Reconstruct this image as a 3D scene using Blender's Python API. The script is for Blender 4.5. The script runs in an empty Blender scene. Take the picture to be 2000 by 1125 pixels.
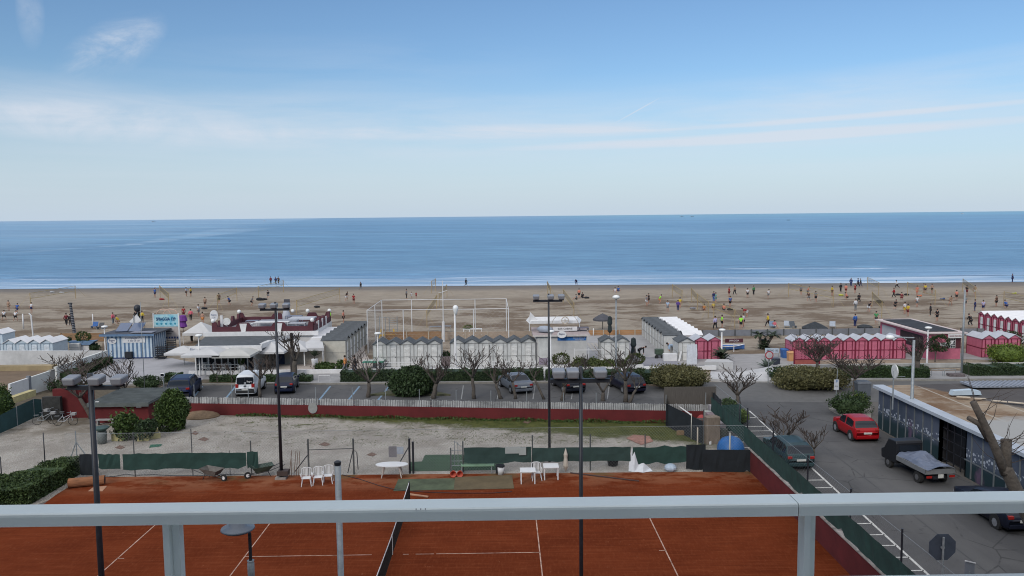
import bpy, math, random
import numpy as np
from mathutils import Vector as V, Matrix as MX
S = bpy.context.scene
COL = S.collection
R_ = random.Random(7)
rad = math.radians
# ---------------- camera ----------------
F = 1570.0; CH = 14.6
yaw, pit, rol = rad(.62), rad(5.11), rad(.573)
FW = V((math.sin(yaw)*math.cos(pit), math.cos(yaw)*math.cos(pit), -math.sin(pit)))
_r = FW.cross(V((0, 0, 1))).normalized(); _u = _r.cross(FW)
RT = _r*math.cos(rol) - _u*math.sin(rol); UP = RT.cross(FW)
CP = V((0, 0, CH))
cd = bpy.data.cameras.new('camera'); cam = bpy.data.objects.new('camera', cd); COL.objects.link(cam)
cd.sensor_width = 36; cd.lens = 36*F/2000; cd.clip_start = .05; cd.clip_end = 90000
m = MX((RT, UP, -FW)).transposed().to_4x4(); m.translation = CP; cam.matrix_world = m
S.camera = cam
S.cycles.filter_width = 1.05; S.render.resolution_x = 1024; S.render.resolution_y = 576
# ---------------- light ----------------
SUN_EL, SUN_AZ = rad(30), rad(208)      # late sun behind the camera's left shoulder, veiled
w = bpy.data.worlds.new('World'); S.world = w; w.use_nodes = True
nt = w.node_tree; N = nt.nodes; L = nt.links; N.clear()
out = N.new('ShaderNodeOutputWorld'); bg = N.new('ShaderNodeBackground'); sky = N.new('ShaderNodeTexSky')
sky.sky_type = 'NISHITA'; sky.sun_disc = False; sky.sun_elevation = SUN_EL; sky.sun_rotation = SUN_AZ
sky.air_density = 1.0; sky.dust_density = .4; sky.ozone_density = 3.0; sky.altitude = 0
tc = N.new('ShaderNodeTexCoord'); sx = N.new('ShaderNodeSeparateXYZ'); L.new(tc.outputs['Generated'], sx.inputs[0])
def wm(op, a, b=None, c=None, clamp=False):
    n = N.new('ShaderNodeMath'); n.operation = op; n.use_clamp = clamp
    for i, v in enumerate((a, b, c)):
        if v is None: continue
        if isinstance(v, (int, float)): n.inputs[i].default_value = v
        else: L.new(v, n.inputs[i])
    return n.outputs[0]
az = wm('ARCTAN2', sx.outputs[0], sx.outputs[1]); el = wm('ARCSINE', sx.outputs[2])
def wnoise(sxx, sy, sc, det=6, rough=.6, off=0, dist=0):
    cb = N.new('ShaderNodeCombineXYZ'); L.new(wm('MULTIPLY', az, sxx), cb.inputs[0]); L.new(wm('MULTIPLY', el, sy), cb.inputs[1]); cb.inputs[2].default_value = off
    n = N.new('ShaderNodeTexNoise'); n.inputs['Scale'].default_value = sc; n.inputs['Detail'].default_value = det; n.inputs['Roughness'].default_value = rough
    n.inputs['Distortion'].default_value = dist
    L.new(cb.outputs[0], n.inputs['Vector']); return n.outputs[0]
def wband(c, wd, slope=0, curve=0):
    cc = wm('ADD', wm('MULTIPLY', az, slope), wm('ADD', wm('MULTIPLY', wm('MULTIPLY', az, az), curve), c))
    d = wm('DIVIDE', wm('ABSOLUTE', wm('SUBTRACT', el, cc)), wd)
    return wm('SUBTRACT', 1, wm('MULTIPLY', d, d), clamp=True)
def wblob(a, e, wa, we, sl=0):
    da = wm('SUBTRACT', az, a)
    de = wm('SUBTRACT', wm('SUBTRACT', el, e), wm('MULTIPLY', da, sl))
    x = wm('DIVIDE', da, wa); y = wm('DIVIDE', de, we)
    return wm('SUBTRACT', 1, wm('ADD', wm('MULTIPLY', x, x), wm('MULTIPLY', y, y)), clamp=True)
n1 = wnoise(1.2, 9, 3.0, 8, .62, 0, .4); n2 = wnoise(2, 3.4, 5.5, 7, .65, 4, .8); n3 = wnoise(.6, 14, 2.5, 5, .6, 9)
streakn = wm('MULTIPLY', wm('SUBTRACT', n1, .34), 2.6, clamp=True)
puffn = wm('MULTIPLY', wm('SUBTRACT', n2, .34), 2.8, clamp=True)
layers = [
    wm('MULTIPLY', wm('MULTIPLY', wband(.107, .045, .012, .05), streakn), .52),
    wm('MULTIPLY', wm('MULTIPLY', wblob(.31, .089, .34, .0075, .02), wm('ADD', wm('MULTIPLY', streakn, .8), .5)), 1.0),
    wm('MULTIPLY', wblob(.42, .108, .26, .004, .03), .5),
    wm('MULTIPLY', wblob(.02, .103, .36, .010, .01), wm('MULTIPLY', streakn, .85)),
    wm('MULTIPLY', wm('MULTIPLY', wblob(-.44, .106, .24, .026, -.03), wm('ADD', puffn, .15)), .6),
    wm('MULTIPLY', wm('MULTIPLY', wblob(-.44, .185, .06, .034, .5), wm('MULTIPLY', puffn, puffn)), .6),
    wm('MULTIPLY', wm('MULTIPLY', wblob(-.515, .215, .014, .04, 0), puffn), .3),
    wm('MULTIPLY', wm('MULTIPLY', wblob(-.2, .17, .3, .05, .05), streakn), .16),
    wm('MULTIPLY', wm('MULTIPLY', wband(.055, .05, .01), wm('MULTIPLY', wm('SUBTRACT', n3, .3), 2, clamp=True)), .30),
    wm('MULTIPLY', wblob(.165, .125, .03, .0011, .52), .5),
]
acc = layers[0]
for l_ in layers[1:]: acc = wm('ADD', acc, l_)
acc = wm('MINIMUM', acc, .8)
tint = N.new('ShaderNodeMix'); tint.data_type = 'RGBA'; tint.blend_type = 'MULTIPLY'; tint.inputs[0].default_value = 1; L.new(sky.outputs[0], tint.inputs[6]); tint.inputs[7].default_value = (.76, .865, .945, 1)
mx = N.new('ShaderNodeMix'); mx.data_type = 'RGBA'; mx.inputs[7].default_value = (5.7, 6.15, 6.9, 1)
hz = N.new('ShaderNodeMix'); hz.data_type = 'RGBA'     # pale layer of air over the sea horizon
L.new(wm('MULTIPLY', wm('SUBTRACT', 1, wm('DIVIDE', el, .17), clamp=True), .92), hz.inputs[0])
L.new(tint.outputs[2], hz.inputs[6]); hz.inputs[7].default_value = (4.5, 5.4, 6.45, 1)
L.new(acc, mx.inputs[0]); L.new(hz.outputs[2], mx.inputs[6])
sky_fill = N.new('ShaderNodeMix'); sky_fill.data_type = 'RGBA'      # unseen bright layer added high overhead as fill light, stronger behind the camera
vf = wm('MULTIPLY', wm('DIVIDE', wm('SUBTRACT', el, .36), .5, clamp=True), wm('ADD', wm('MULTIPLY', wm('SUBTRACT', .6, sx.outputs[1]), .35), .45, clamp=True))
L.new(vf, sky_fill.inputs[0]); L.new(mx.outputs[2], sky_fill.inputs[6]); sky_fill.inputs[7].default_value = (14.5, 14.6, 15.0, 1)
L.new(sky_fill.outputs[2], bg.inputs[0]); bg.inputs[1].default_value = .12
L.new(bg.outputs[0], out.inputs[0])
sd = bpy.data.lights.new('sun', 'SUN'); sun = bpy.data.objects.new('sun', sd); COL.objects.link(sun)
sd.energy = 1.5; sd.angle = rad(16); sd.color = (1, .95, .88)
sun.rotation_euler = V((math.sin(SUN_AZ)*math.cos(SUN_EL), math.cos(SUN_AZ)*math.cos(SUN_EL), math.sin(SUN_EL))).to_track_quat('Z', 'Y').to_euler()
S.view_settings.view_transform = 'Standard'; S.view_settings.look = 'None'; S.view_settings.exposure = 0.0; S.view_settings.gamma = 1
# ---------------- where things stand ----------------
def G(px, py, z=0.0):
    d = FW + RT*((px-1000)/F) - UP*((py-562.5)/F)
    t = (z-CH)/d.z
    return CP + d*t
def _lin(fix, axis, px=None, py=None):
    a = V(fix); b = V(fix); b[axis] += 1
    def f(p):
        q = p-CP; Z = q.dot(FW)
        return q.dot(RT)*F-(px-1000)*Z if px is not None else -q.dot(UP)*F-(py-562.5)*Z
    fa, fb = f(a), f(b)
    return a[axis] - fa/(fb-fa)
def XA(px, Y, z=0): return _lin((0, Y, z), 0, px=px)
def YA(py, X, z=0): return _lin((X, 60, z), 1, py=py)
def ZA(py, X, Y): return _lin((X, Y, 0), 2, py=py)
def top(px, py, pt):
    p = G(px, py); return ZA(pt, p.x, p.y)
# ---------------- materials ----------------
_M = {}
def mat(name, col, rough=.7, var=.18, scale=3.0, metal=0, bump=0, spec=.4, det=5, stretch=(1, 1, 1), col2=None, emit=None, alpha=None):
    if name in _M: return _M[name]
    m = bpy.data.materials.new(name); m.use_nodes = True; t = m.node_tree; b = t.nodes['Principled BSDF']
    b.inputs['Roughness'].default_value = rough; b.inputs['Metallic'].default_value = metal
    b.inputs['Specular IOR Level'].default_value = spec
    c = t.nodes.new('ShaderNodeTexCoord'); mp = t.nodes.new('ShaderNodeMapping'); mp.inputs['Scale'].default_value = stretch
    t.links.new(c.outputs['Object'], mp.inputs[0])
    nz = t.nodes.new('ShaderNodeTexNoise'); nz.inputs['Scale'].default_value = scale; nz.inputs['Detail'].default_value = det; nz.inputs['Roughness'].default_value = .65
    t.links.new(mp.outputs[0], nz.inputs['Vector'])
    cr = t.nodes.new('ShaderNodeValToRGB'); cr.color_ramp.elements[0].position = .3; cr.color_ramp.elements[1].position = .7
    a = [x*(1-var) for x in col]; z = col2 or [min(1, x*(1+var)) for x in col]
    cr.color_ramp.elements[0].color = (*a, 1); cr.color_ramp.elements[1].color = (*z, 1)
    t.links.new(nz.outputs[0], cr.inputs[0]); t.links.new(cr.outputs[0], b.inputs['Base Color'])
    if bump:
        bp = t.nodes.new('ShaderNodeBump'); bp.inputs['Strength'].default_value = bump; bp.inputs['Distance'].default_value = .05
        t.links.new(nz.outputs[0], bp.inputs['Height']); t.links.new(bp.outputs[0], b.inputs['Normal'])
    if emit: b.inputs['Emission Color'].default_value = (*emit, 1); b.inputs['Emission Strength'].default_value = 1
    if alpha is not None: b.inputs['Alpha'].default_value = alpha
    _M[name] = m; return m
def leafmat(name, dark, light, rough=.6):
    if name in _M: return _M[name]
    m = bpy.data.materials.new(name); m.use_nodes = True; t = m.node_tree; b = t.nodes['Principled BSDF']
    g = t.nodes.new('ShaderNodeNewGeometry'); c = t.nodes.new('ShaderNodeTexCoord')
    nz = t.nodes.new('ShaderNodeTexNoise'); nz.inputs['Scale'].default_value = 1.3; nz.inputs['Detail'].default_value = 3
    t.links.new(c.outputs['Object'], nz.inputs['Vector'])
    ad = t.nodes.new('ShaderNodeMath'); ad.operation = 'MULTIPLY_ADD'; ad.inputs[1].default_value = .55
    t.links.new(g.outputs['Random Per Island'], ad.inputs[0])
    sb = t.nodes.new('ShaderNodeMath'); sb.operation = 'MULTIPLY'; sb.inputs[1].default_value = .5; t.links.new(nz.outputs[0], sb.inputs[0])
    t.links.new(sb.outputs[0], ad.inputs[2])
    cr = t.nodes.new('ShaderNodeValToRGB'); cr.color_ramp.elements[0].position = .15; cr.color_ramp.elements[1].position = .8
    cr.color_ramp.elements[0].color = (*dark, 1); cr.color_ramp.elements[1].color = (*light, 1)
    t.links.new(ad.outputs[0], cr.inputs[0]); t.links.new(cr.outputs[0], b.inputs['Base Color'])
    b.inputs['Roughness'].default_value = rough; b.inputs['Specular IOR Level'].default_value = .25
    _M[name] = m; return m
# node-graph helper for the big surfaces
class NG:
    def __init__(s, name, rough=.9):
        s.m = bpy.data.materials.new(name); s.m.use_nodes = True; s.t = s.m.node_tree; s.b = s.t.nodes['Principled BSDF']
        s.b.inputs['Roughness'].default_value = rough; s.b.inputs['Specular IOR Level'].default_value = .2
        s.c = s.t.nodes.new('ShaderNodeTexCoord').outputs['Object']
        sp = s.t.nodes.new('ShaderNodeSeparateXYZ'); s.t.links.new(s.c, sp.inputs[0]); s.x, s.y, s.z = sp.outputs
    def link(s, a, b): s.t.links.new(a, b)
    def noise(s, scale, det=5, st=(1, 1, 1), rough=.6, loc=(0, 0, 0), dist=0):
        mp = s.t.nodes.new('ShaderNodeMapping'); mp.inputs['Scale'].default_value = st; mp.inputs['Location'].default_value = loc; s.link(s.c, mp.inputs[0])
        n = s.t.nodes.new('ShaderNodeTexNoise'); n.inputs['Scale'].default_value = scale; n.inputs['Detail'].default_value = det; n.inputs['Roughness'].default_value = rough
        n.inputs['Distortion'].default_value = dist
        s.link(mp.outputs[0], n.inputs['Vector']); return n.outputs[0]
    def voro(s, scale, st=(1, 1, 1), feature='F1'):
        mp = s.t.nodes.new('ShaderNodeMapping'); mp.inputs['Scale'].default_value = st; s.link(s.c, mp.inputs[0])
        n = s.t.nodes.new('ShaderNodeTexVoronoi'); n.feature = feature; n.inputs['Scale'].default_value = scale; s.link(mp.outputs[0], n.inputs['Vector']); return n
    def math(s, op, a, b=None, c=None, clamp=False):
        n = s.t.nodes.new('ShaderNodeMath'); n.operation = op; n.use_clamp = clamp
        for i, v in enumerate((a, b, c)):
            if v is None: continue
            if isinstance(v, (int, float)): n.inputs[i].default_value = v
            else: s.link(v, n.inputs[i])
        return n.outputs[0]
    def step(s, v, lo, hi):
        n = s.t.nodes.new('ShaderNodeMapRange'); n.interpolation_type = 'SMOOTHSTEP'
        s.link(v, n.inputs[0]) ; n.inputs[1].default_value = lo; n.inputs[2].default_value = hi
        return n.outputs[0]
    def mix(s, f, a, b):
        n = s.t.nodes.new('ShaderNodeMix'); n.data_type = 'RGBA'
        for v, i in ((f, 0), (a, 6), (b, 7)):
            if isinstance(v, (int, float)): n.inputs[i].default_value = v
            elif isinstance(v, tuple): n.inputs[i].default_value = (*v, 1)
            else: s.link(v, n.inputs[i])
        return n.outputs[2]
    def bump(s, h, st=.5, dist=.05):
        b = s.t.nodes.new('ShaderNodeBump'); b.inputs['Strength'].default_value = st; b.inputs['Distance'].default_value = dist
        s.link(h, b.inputs['Height']); s.link(b.outputs[0], s.b.inputs['Normal'])
    def col(s, c): s.link(c, s.b.inputs['Base Color']); return s.m
# ---------------- mesh building ----------------
class MB:
    def __init__(s): s.v = []; s.f = []
    def add(s, vs, fs):
        o = len(s.v); s.v += [tuple(v) for v in vs]; s.f += [tuple(i+o for i in f) for f in fs]; return s
    def box(s, x0, x1, y0, y1, z0, z1):
        if x0 > x1: x0, x1 = x1, x0
        if y0 > y1: y0, y1 = y1, y0
        return s.add([(x0, y0, z0), (x1, y0, z0), (x1, y1, z0), (x0, y1, z0), (x0, y0, z1), (x1, y0, z1), (x1, y1, z1), (x0, y1, z1)],
                     [(3, 2, 1, 0), (4, 5, 6, 7), (0, 1, 5, 4), (1, 2, 6, 5), (2, 3, 7, 6), (3, 0, 4, 7)])
    def bar(s, a, b, w, h=None):          # rectangular bar between two points (w across, h up)
        h = h or w; a = V(a); b = V(b); d = (b-a).normalized(); u = V((0, 0, 1))
        if abs(d.z) > .95: u = V((0, 1, 0))
        sd = d.cross(u).normalized(); up = sd.cross(d)
        vs = []
        for p in (a, b):
            for i, j in ((-1, -1), (1, -1), (1, 1), (-1, 1)): vs.append(p+sd*(i*w/2)+up*(j*h/2))
        return s.add(vs, [(3, 2, 1, 0), (4, 5, 6, 7), (0, 1, 5, 4), (1, 2, 6, 5), (2, 3, 7, 6), (3, 0, 4, 7)])
    def tube(s, pts, rs, n=6, cap=True):
        pts = [V(p) for p in pts]; rs = rs if isinstance(rs, (list, tuple)) else [rs]*len(pts); rings = []
        pu = None
        for i, p in enumerate(pts):
            d = (pts[min(i+1, len(pts)-1)]-pts[max(i-1, 0)]).normalized()
            if pu is None: pu = V((1, 0, 0)) if abs(d.x) < .8 else V((0, 1, 0))
            a = (pu - d*pu.dot(d)).normalized(); b = d.cross(a); pu = a
            rings.append([p+(a*math.cos(2*math.pi*k/n)+b*math.sin(2*math.pi*k/n))*rs[i] for k in range(n)])
        vs = [v for r in rings for v in r]; fs = []
        for i in range(len(pts)-1):
            for k in range(n): fs.append((i*n+k, i*n+(k+1) % n, (i+1)*n+(k+1) % n, (i+1)*n+k))
        if cap: fs.append(tuple(reversed(range(n)))); fs.append(tuple((len(pts)-1)*n+k for k in range(n)))
        return s.add(vs, fs)
    def lathe(s, prof, n=12, c=(0, 0, 0)):  # prof [(r,z)]
        vs = [(c[0]+r*math.cos(2*math.pi*k/n), c[1]+r*math.sin(2*math.pi*k/n), c[2]+z) for r, z in prof for k in range(n)]
        fs = [(i*n+k, i*n+(k+1) % n, (i+1)*n+(k+1) % n, (i+1)*n+k) for i in range(len(prof)-1) for k in range(n)]
        fs.append(tuple(reversed(range(n)))); fs.append(tuple((len(prof)-1)*n+k for k in range(n)))
        return s.add(vs, fs)
    def prism(s, poly, z0, z1):           # poly of (x,y), counter-clockwise
        n = len(poly)
        zz = lambda z, i: z[i] if isinstance(z, (list, tuple)) else z
        vs = [(x, y, zz(z0, i)) for i, (x, y) in enumerate(poly)]+[(x, y, zz(z1, i)) for i, (x, y) in enumerate(poly)]
        return s.add(vs, [tuple(reversed(range(n))), tuple(range(n, 2*n))]+[(i, (i+1) % n, n+(i+1) % n, n+i) for i in range(n)])
    def xz(s, poly, y0, y1):              # polygon in x,z extruded along y
        n = len(poly); vs = [(x, y0, z) for x, z in poly]+[(x, y1, z) for x, z in poly]
        return s.add(vs, [tuple(range(n)), tuple(reversed(range(n, 2*n)))]+[(i, n+i, n+(i+1) % n, (i+1) % n) for i in range(n)])
    def disc(s, c, nrm, r, th, n=20, rz=1.0):
        nrm = V(nrm).normalized(); u = V((0, 0, 1)) if abs(nrm.z) < .9 else V((0, 1, 0)); a = nrm.cross(u).normalized(); b = a.cross(nrm); c = V(c)
        vs = [c+nrm*(sg*th/2)+a*math.cos(2*math.pi*k/n)*r+b*math.sin(2*math.pi*k/n)*r*rz for sg in (-1, 1) for k in range(n)]
        return s.add(vs, [tuple(range(n)), tuple(reversed(range(n, 2*n)))]+[(i, n+i, n+(i+1) % n, (i+1) % n) for i in range(n)])
    def ball(s, c, r, n=10, sz=1.0):
        prof = [(max(1e-3, r*math.sin(math.pi*i/(n//2+2))), -r*sz*math.cos(math.pi*i/(n//2+2))) for i in range(n//2+3)]
        return s.lathe(prof, n, c)
    def quads(s, P):                     # P: grid of points [[..],[..]]
        h, w_ = len(P), len(P[0]); return s.add([p for r in P for p in r], [(i*w_+j, i*w_+j+1, (i+1)*w_+j+1, (i+1)*w_+j) for i in range(h-1) for j in range(w_-1)])
    def build(s, name, m, parent=None, smooth=False, label=None, bevel=0):
        me = bpy.data.meshes.new(name); me.from_pydata(s.v, [], s.f); me.update()
        if smooth:
            me.polygons.foreach_set('use_smooth', [True]*len(me.polygons))
        o = bpy.data.objects.new(name, me); COL.objects.link(o)
        me.materials.append(m)
        if parent: o.parent = parent
        if label: o['label'] = label
        if bevel:
            b = o.modifiers.new('bevel', 'BEVEL'); b.width = bevel; b.segments = 2; b.limit_method = 'ANGLE'
        return o
def tag(o, label, cat, group=None):
    o['label'] = label; o['category'] = cat
    if group: o['group'] = group
    return o
def E(name, label, cat, loc=(0, 0, 0), rz=0, group=None):
    o = bpy.data.objects.new(name, None); COL.objects.link(o); o.location = loc; o.rotation_euler = (0, 0, rz); o.empty_display_size = .2
    return tag(o, label, cat, group)
def struct(o): o['kind'] = 'structure'; return o
def dup(root, loc, rz=None, label=None, group=None, mats=None):
    r = root.copy(); COL.objects.link(r); r.location = loc
    if rz is not None: r.rotation_euler = (0, 0, rz)
    if label: r['label'] = label
    if group: r['group'] = group
    kids = [(root, r)]
    for src, dst in kids:
        for ch in list(src.children):
            c = ch.copy(); COL.objects.link(c); c.parent = dst; kids.append((ch, c))
    return r
def text(s, name, size, m, parent, loc, rot=(math.pi/2, 0, 0), ext=.004, sx_=1, align='CENTER', bold=0):
    cu = bpy.data.curves.new(name, 'FONT'); cu.body = s; cu.size = size; cu.extrude = ext; cu.align_x = align; cu.align_y = 'CENTER'; cu.offset = bold
    o = bpy.data.objects.new('tmp_text', cu); COL.objects.link(o); dg = bpy.context.evaluated_depsgraph_get()
    me = bpy.data.meshes.new_from_object(o.evaluated_get(dg)); bpy.data.objects.remove(o); bpy.data.curves.remove(cu)
    me.name = name; me.materials.clear(); me.materials.append(m)
    q = bpy.data.objects.new(name, me); COL.objects.link(q); q.parent = parent; q.location = loc; q.rotation_euler = rot; q.scale = (sx_, 1, 1)
    return q
def ordw(i): return ('first', 'second', 'third', 'fourth', 'fifth', 'sixth', 'seventh', 'eighth', 'ninth', 'tenth', 'eleventh', 'twelfth')[i]
# leaf clouds with numpy
def leaves(name, pts, size, m, parent=None, seed=1, flat=0.0, core=None):
    rg = np.random.default_rng(seed); n = len(pts); P = np.asarray(pts, float)
    a = rg.normal(size=(n, 3)); a[:, 2] *= (1-flat); a /= np.linalg.norm(a, axis=1)[:, None]
    b = np.cross(a, rg.normal(size=(n, 3))); b /= np.linalg.norm(b, axis=1)[:, None]
    s_ = size*rg.uniform(.5, 1.3, n)[:, None]
    vs = np.stack([P-a*s_, P+b*s_*.45, P+a*s_, P-b*s_*.45], 1).reshape(-1, 3)
    fs = [(4*i, 4*i+1, 4*i+2, 4*i+3) for i in range(n)]
    vs = vs.tolist()
    if core:
        o = len(vs); vs += [tuple(v) for v in core.v]; fs += [tuple(i+o for i in f) for f in core.f]
    me = bpy.data.meshes.new(name); me.from_pydata(vs, [], fs); me.materials.append(m)
    o = bpy.data.objects.new(name, me); COL.objects.link(o)
    if parent: o.parent = parent
    return o
# ================= the setting =================
def sheet(name, poly, z, m):
    me = bpy.data.meshes.new(name); me.from_pydata([(x, y, z) for x, y in poly], [], [tuple(range(len(poly)))]); me.materials.append(m)
    o = bpy.data.objects.new(name, me); COL.objects.link(o); return struct(o)
def polyG(pts, z=0): return [G(px, py, z).xy[:] for px, py in pts]
SL, SR = G(0, 563), G(2000, 549)                 # shoreline
sdir = (SR-SL).normalized(); sang = math.atan2(sdir.y, sdir.x)
shore = lambda x: SL.y + (x-SL.x)*sdir.y/sdir.x
# sand
g = NG('beach_sand', .95)
big = g.noise(.05, 6, (1, 2.6, 1), .6); med = g.noise(.35, 6, (1, 3, 1), .65); fine = g.noise(6, 4, (1, 2, 1), .7)
c = g.mix(g.step(med, .35, .65), (.265, .220, .170), (.355, .305, .242))
c = g.mix(g.math('MULTIPLY', g.step(fine, .35, .7), .35), c, (.19, .15, .11))
dug = g.math('MULTIPLY', g.step(g.noise(.11, 7, (.8, 1.25, 1), .72, (3, 8, 0)), .46, .56), g.step(g.y, 150, 132))
c = g.mix(g.math('MULTIPLY', dug, .85), c, (.145, .102, .068))
pit_ = g.math('MULTIPLY', g.step(g.noise(1.6, 5, (1, 2.5, 1), .7), .52, .62), dug)
c = g.mix(g.math('MULTIPLY', pit_, .6), c, (.09, .065, .045))
dsh = g.math('SUBTRACT', g.math('SUBTRACT', SL.y+(0-SL.x)*sdir.y/sdir.x, g.y), g.math('MULTIPLY', g.x, -sdir.y/sdir.x))
dsh = g.math('ADD', dsh, g.math('MULTIPLY', g.noise(.06, 3), 8))
c = g.mix(g.math('MULTIPLY', g.step(dsh, 21, 11), .85), c, (.155, .14, .128))
c = g.mix(g.math('MULTIPLY', g.step(dsh, 10, 5), .6), c, (.10, .098, .10))
near = g.step(g.y, 70, 62)
c = g.mix(near, c, (.13, .12, .11))
g.bump(g.math('ADD', g.math('MULTIPLY', g.noise(1.1, 6, (1, 1.5, 1), .7), 1.5), fine), .8, .12)
sand = g.col(c)
xs = [-3000, -600, -200, 0, 200, 600, 3000]
sheet('ground', [(-3000, -60), (3000, -60)]+[(x, shore(x)+1) for x in reversed(xs)], 0, sand)
# sea: near part with low rolling ridges, far part flat to the horizon
g = NG('sea_water', .12); g.b.inputs['Specular IOR Level'].default_value = .22; g.b.inputs['IOR'].default_value = 1.33
ds = g.y        # object coordinates: y = distance out from the shoreline, x along it
farf = g.step(ds, 300, 6000)
teal = g.mix(g.step(g.x, -300, 900), (.14, .26, .40), (.12, .28, .39))
c = g.mix(farf, (.075, .19, .33), teal)
pat = g.math('MAXIMUM', g.step(g.noise(.0011, 5, (.35, 2.6, 1), .6), .50, .60), g.step(g.noise(.004, 5, (.15, 3, 1), .6), .60, .66))
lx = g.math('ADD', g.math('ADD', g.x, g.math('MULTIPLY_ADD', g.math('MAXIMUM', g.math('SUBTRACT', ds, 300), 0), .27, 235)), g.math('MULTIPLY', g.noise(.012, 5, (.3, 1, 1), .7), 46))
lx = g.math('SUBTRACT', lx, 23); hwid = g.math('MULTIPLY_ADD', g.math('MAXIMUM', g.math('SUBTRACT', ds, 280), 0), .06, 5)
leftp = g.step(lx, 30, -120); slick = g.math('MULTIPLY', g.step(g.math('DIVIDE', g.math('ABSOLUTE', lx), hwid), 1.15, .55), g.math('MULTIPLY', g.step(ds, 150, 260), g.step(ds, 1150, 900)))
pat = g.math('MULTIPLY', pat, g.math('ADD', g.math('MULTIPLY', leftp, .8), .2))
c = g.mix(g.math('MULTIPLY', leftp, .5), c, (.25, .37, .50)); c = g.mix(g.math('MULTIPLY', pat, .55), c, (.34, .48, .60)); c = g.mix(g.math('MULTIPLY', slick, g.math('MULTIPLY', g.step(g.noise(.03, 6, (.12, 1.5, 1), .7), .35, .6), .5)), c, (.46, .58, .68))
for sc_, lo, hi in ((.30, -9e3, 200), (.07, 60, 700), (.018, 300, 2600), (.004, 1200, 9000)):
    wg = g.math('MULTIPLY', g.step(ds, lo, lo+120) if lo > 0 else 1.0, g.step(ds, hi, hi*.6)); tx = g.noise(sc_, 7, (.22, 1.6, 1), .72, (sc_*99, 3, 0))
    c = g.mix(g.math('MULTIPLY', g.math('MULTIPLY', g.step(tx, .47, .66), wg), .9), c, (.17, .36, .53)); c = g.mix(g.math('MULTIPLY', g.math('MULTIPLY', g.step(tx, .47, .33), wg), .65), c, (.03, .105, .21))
c = g.mix(g.math('MULTIPLY', g.step(ds, 75, 4), .65), c, (.24, .38, .55))
swl = g.math('MULTIPLY', g.step(g.noise(.42, 4, (.035, .55, 1), .55, (4, 2, 0)), .56, .64), g.math('MULTIPLY', g.step(ds, 4, 14), g.step(ds, 85, 45)))
c = g.mix(g.math('MULTIPLY', swl, .7), c, (.035, .10, .19))
# foam along the swash
f1 = g.math('ABSOLUTE', g.math('SUBTRACT', g.math('ADD', ds, g.math('MULTIPLY', g.noise(.05, 4, (1, 0, 0)), -5)), -1.4))
foam = g.step(f1, 1.1, .4)
sw = g.math('MULTIPLY', g.step(g.noise(.5, 6, (.035, .75, 1), .6), .47, .6), g.step(ds, 34, 8))
foam = g.math('MAXIMUM', g.math('MULTIPLY', foam, .8), g.math('MULTIPLY', sw, .8))
def curl(x0, x1, d0, wd):
    a = g.math('MULTIPLY', g.step(g.x, x0-3, x0+3), g.step(g.x, x1+3, x1-3))
    l = g.step(g.math('ABSOLUTE', g.math('SUBTRACT', g.math('ADD', ds, g.math('MULTIPLY', g.noise(.3, 4), -1.6)), d0)), wd, wd*.3)
    return g.math('MULTIPLY', g.math('MULTIPLY', a, l), g.step(g.noise(.7, 5), .35, .5))
for q in ((57, 69, 43, 2.0), (86, 98, 41, 1.6), (-122, -110, 24, 1.2), (-90, -70, 20, .7), (10, 35, 11, .6), (70, 86, 43.5, .6)):
    foam = g.math('MAXIMUM', foam, curl(*q))
c = g.mix(foam, c, (.62, .70, .78))
hgt = g.math('ADD', g.math('MULTIPLY', g.noise(.35, 8, (.35, 1.2, 1), .7), 1.0), g.math('MULTIPLY', g.noise(2.2, 5, (.6, 1.4, 1), .7), .35))
g.bump(hgt, .8, .9)
g.link(g.math('MULTIPLY_ADD', foam, .4, .3), g.b.inputs['Roughness'])
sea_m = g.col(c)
P = []; rg = random.Random(3)
for j in range(130):
    d = -2.2+j*.62 if j < 100 else -2.2+99*.62+(j-99)**1.7*1.2
    row = []
    for i in range(140):
        x = -260+i*4.0
        ph = d*1.0
        amp = .05+.17*math.exp(-((d-34)/9)**2)+.10*math.exp(-((d-20)/7)**2)+.05*math.exp(-((d-8)/6)**2)
        z = amp*(math.sin(ph*.62+.8*math.sin(x*.021)+.6*math.sin(x*.053+1))+.5*math.sin(ph*1.13+1.2*math.sin(x*.033+2)+x*.01))*(.55+.45*math.sin(x*.045+d*.11+math.sin(x*.013)*2))
        z *= min(1, max(0, (d+1.5)/6)); z *= max(0, 1-max(0, d-60)/60)
        row.append((x, d, .012+z if d > 0 else .012))
    P.append(row)
mb = MB().quads(P); dn = P[-1][0][1]
me_far = [(-70000, dn, .012), (70000, dn, .012), (70000, 80000, .012), (-70000, 80000, .012)]
mb.add(me_far, [(0, 1, 2, 3)])
for sx0, sx1 in ((-70000, -260), (-260+139*4.0, 70000)): mb.add([(sx0, -2, .012), (sx1, -2, .012), (sx1, dn, .012), (sx0, dn, .012)], [(0, 1, 2, 3)])
sea = struct(mb.build('sea', sea_m, smooth=True)); sea.location = (0, shore(0), 0); sea.rotation_euler = (0, 0, sang)
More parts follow.
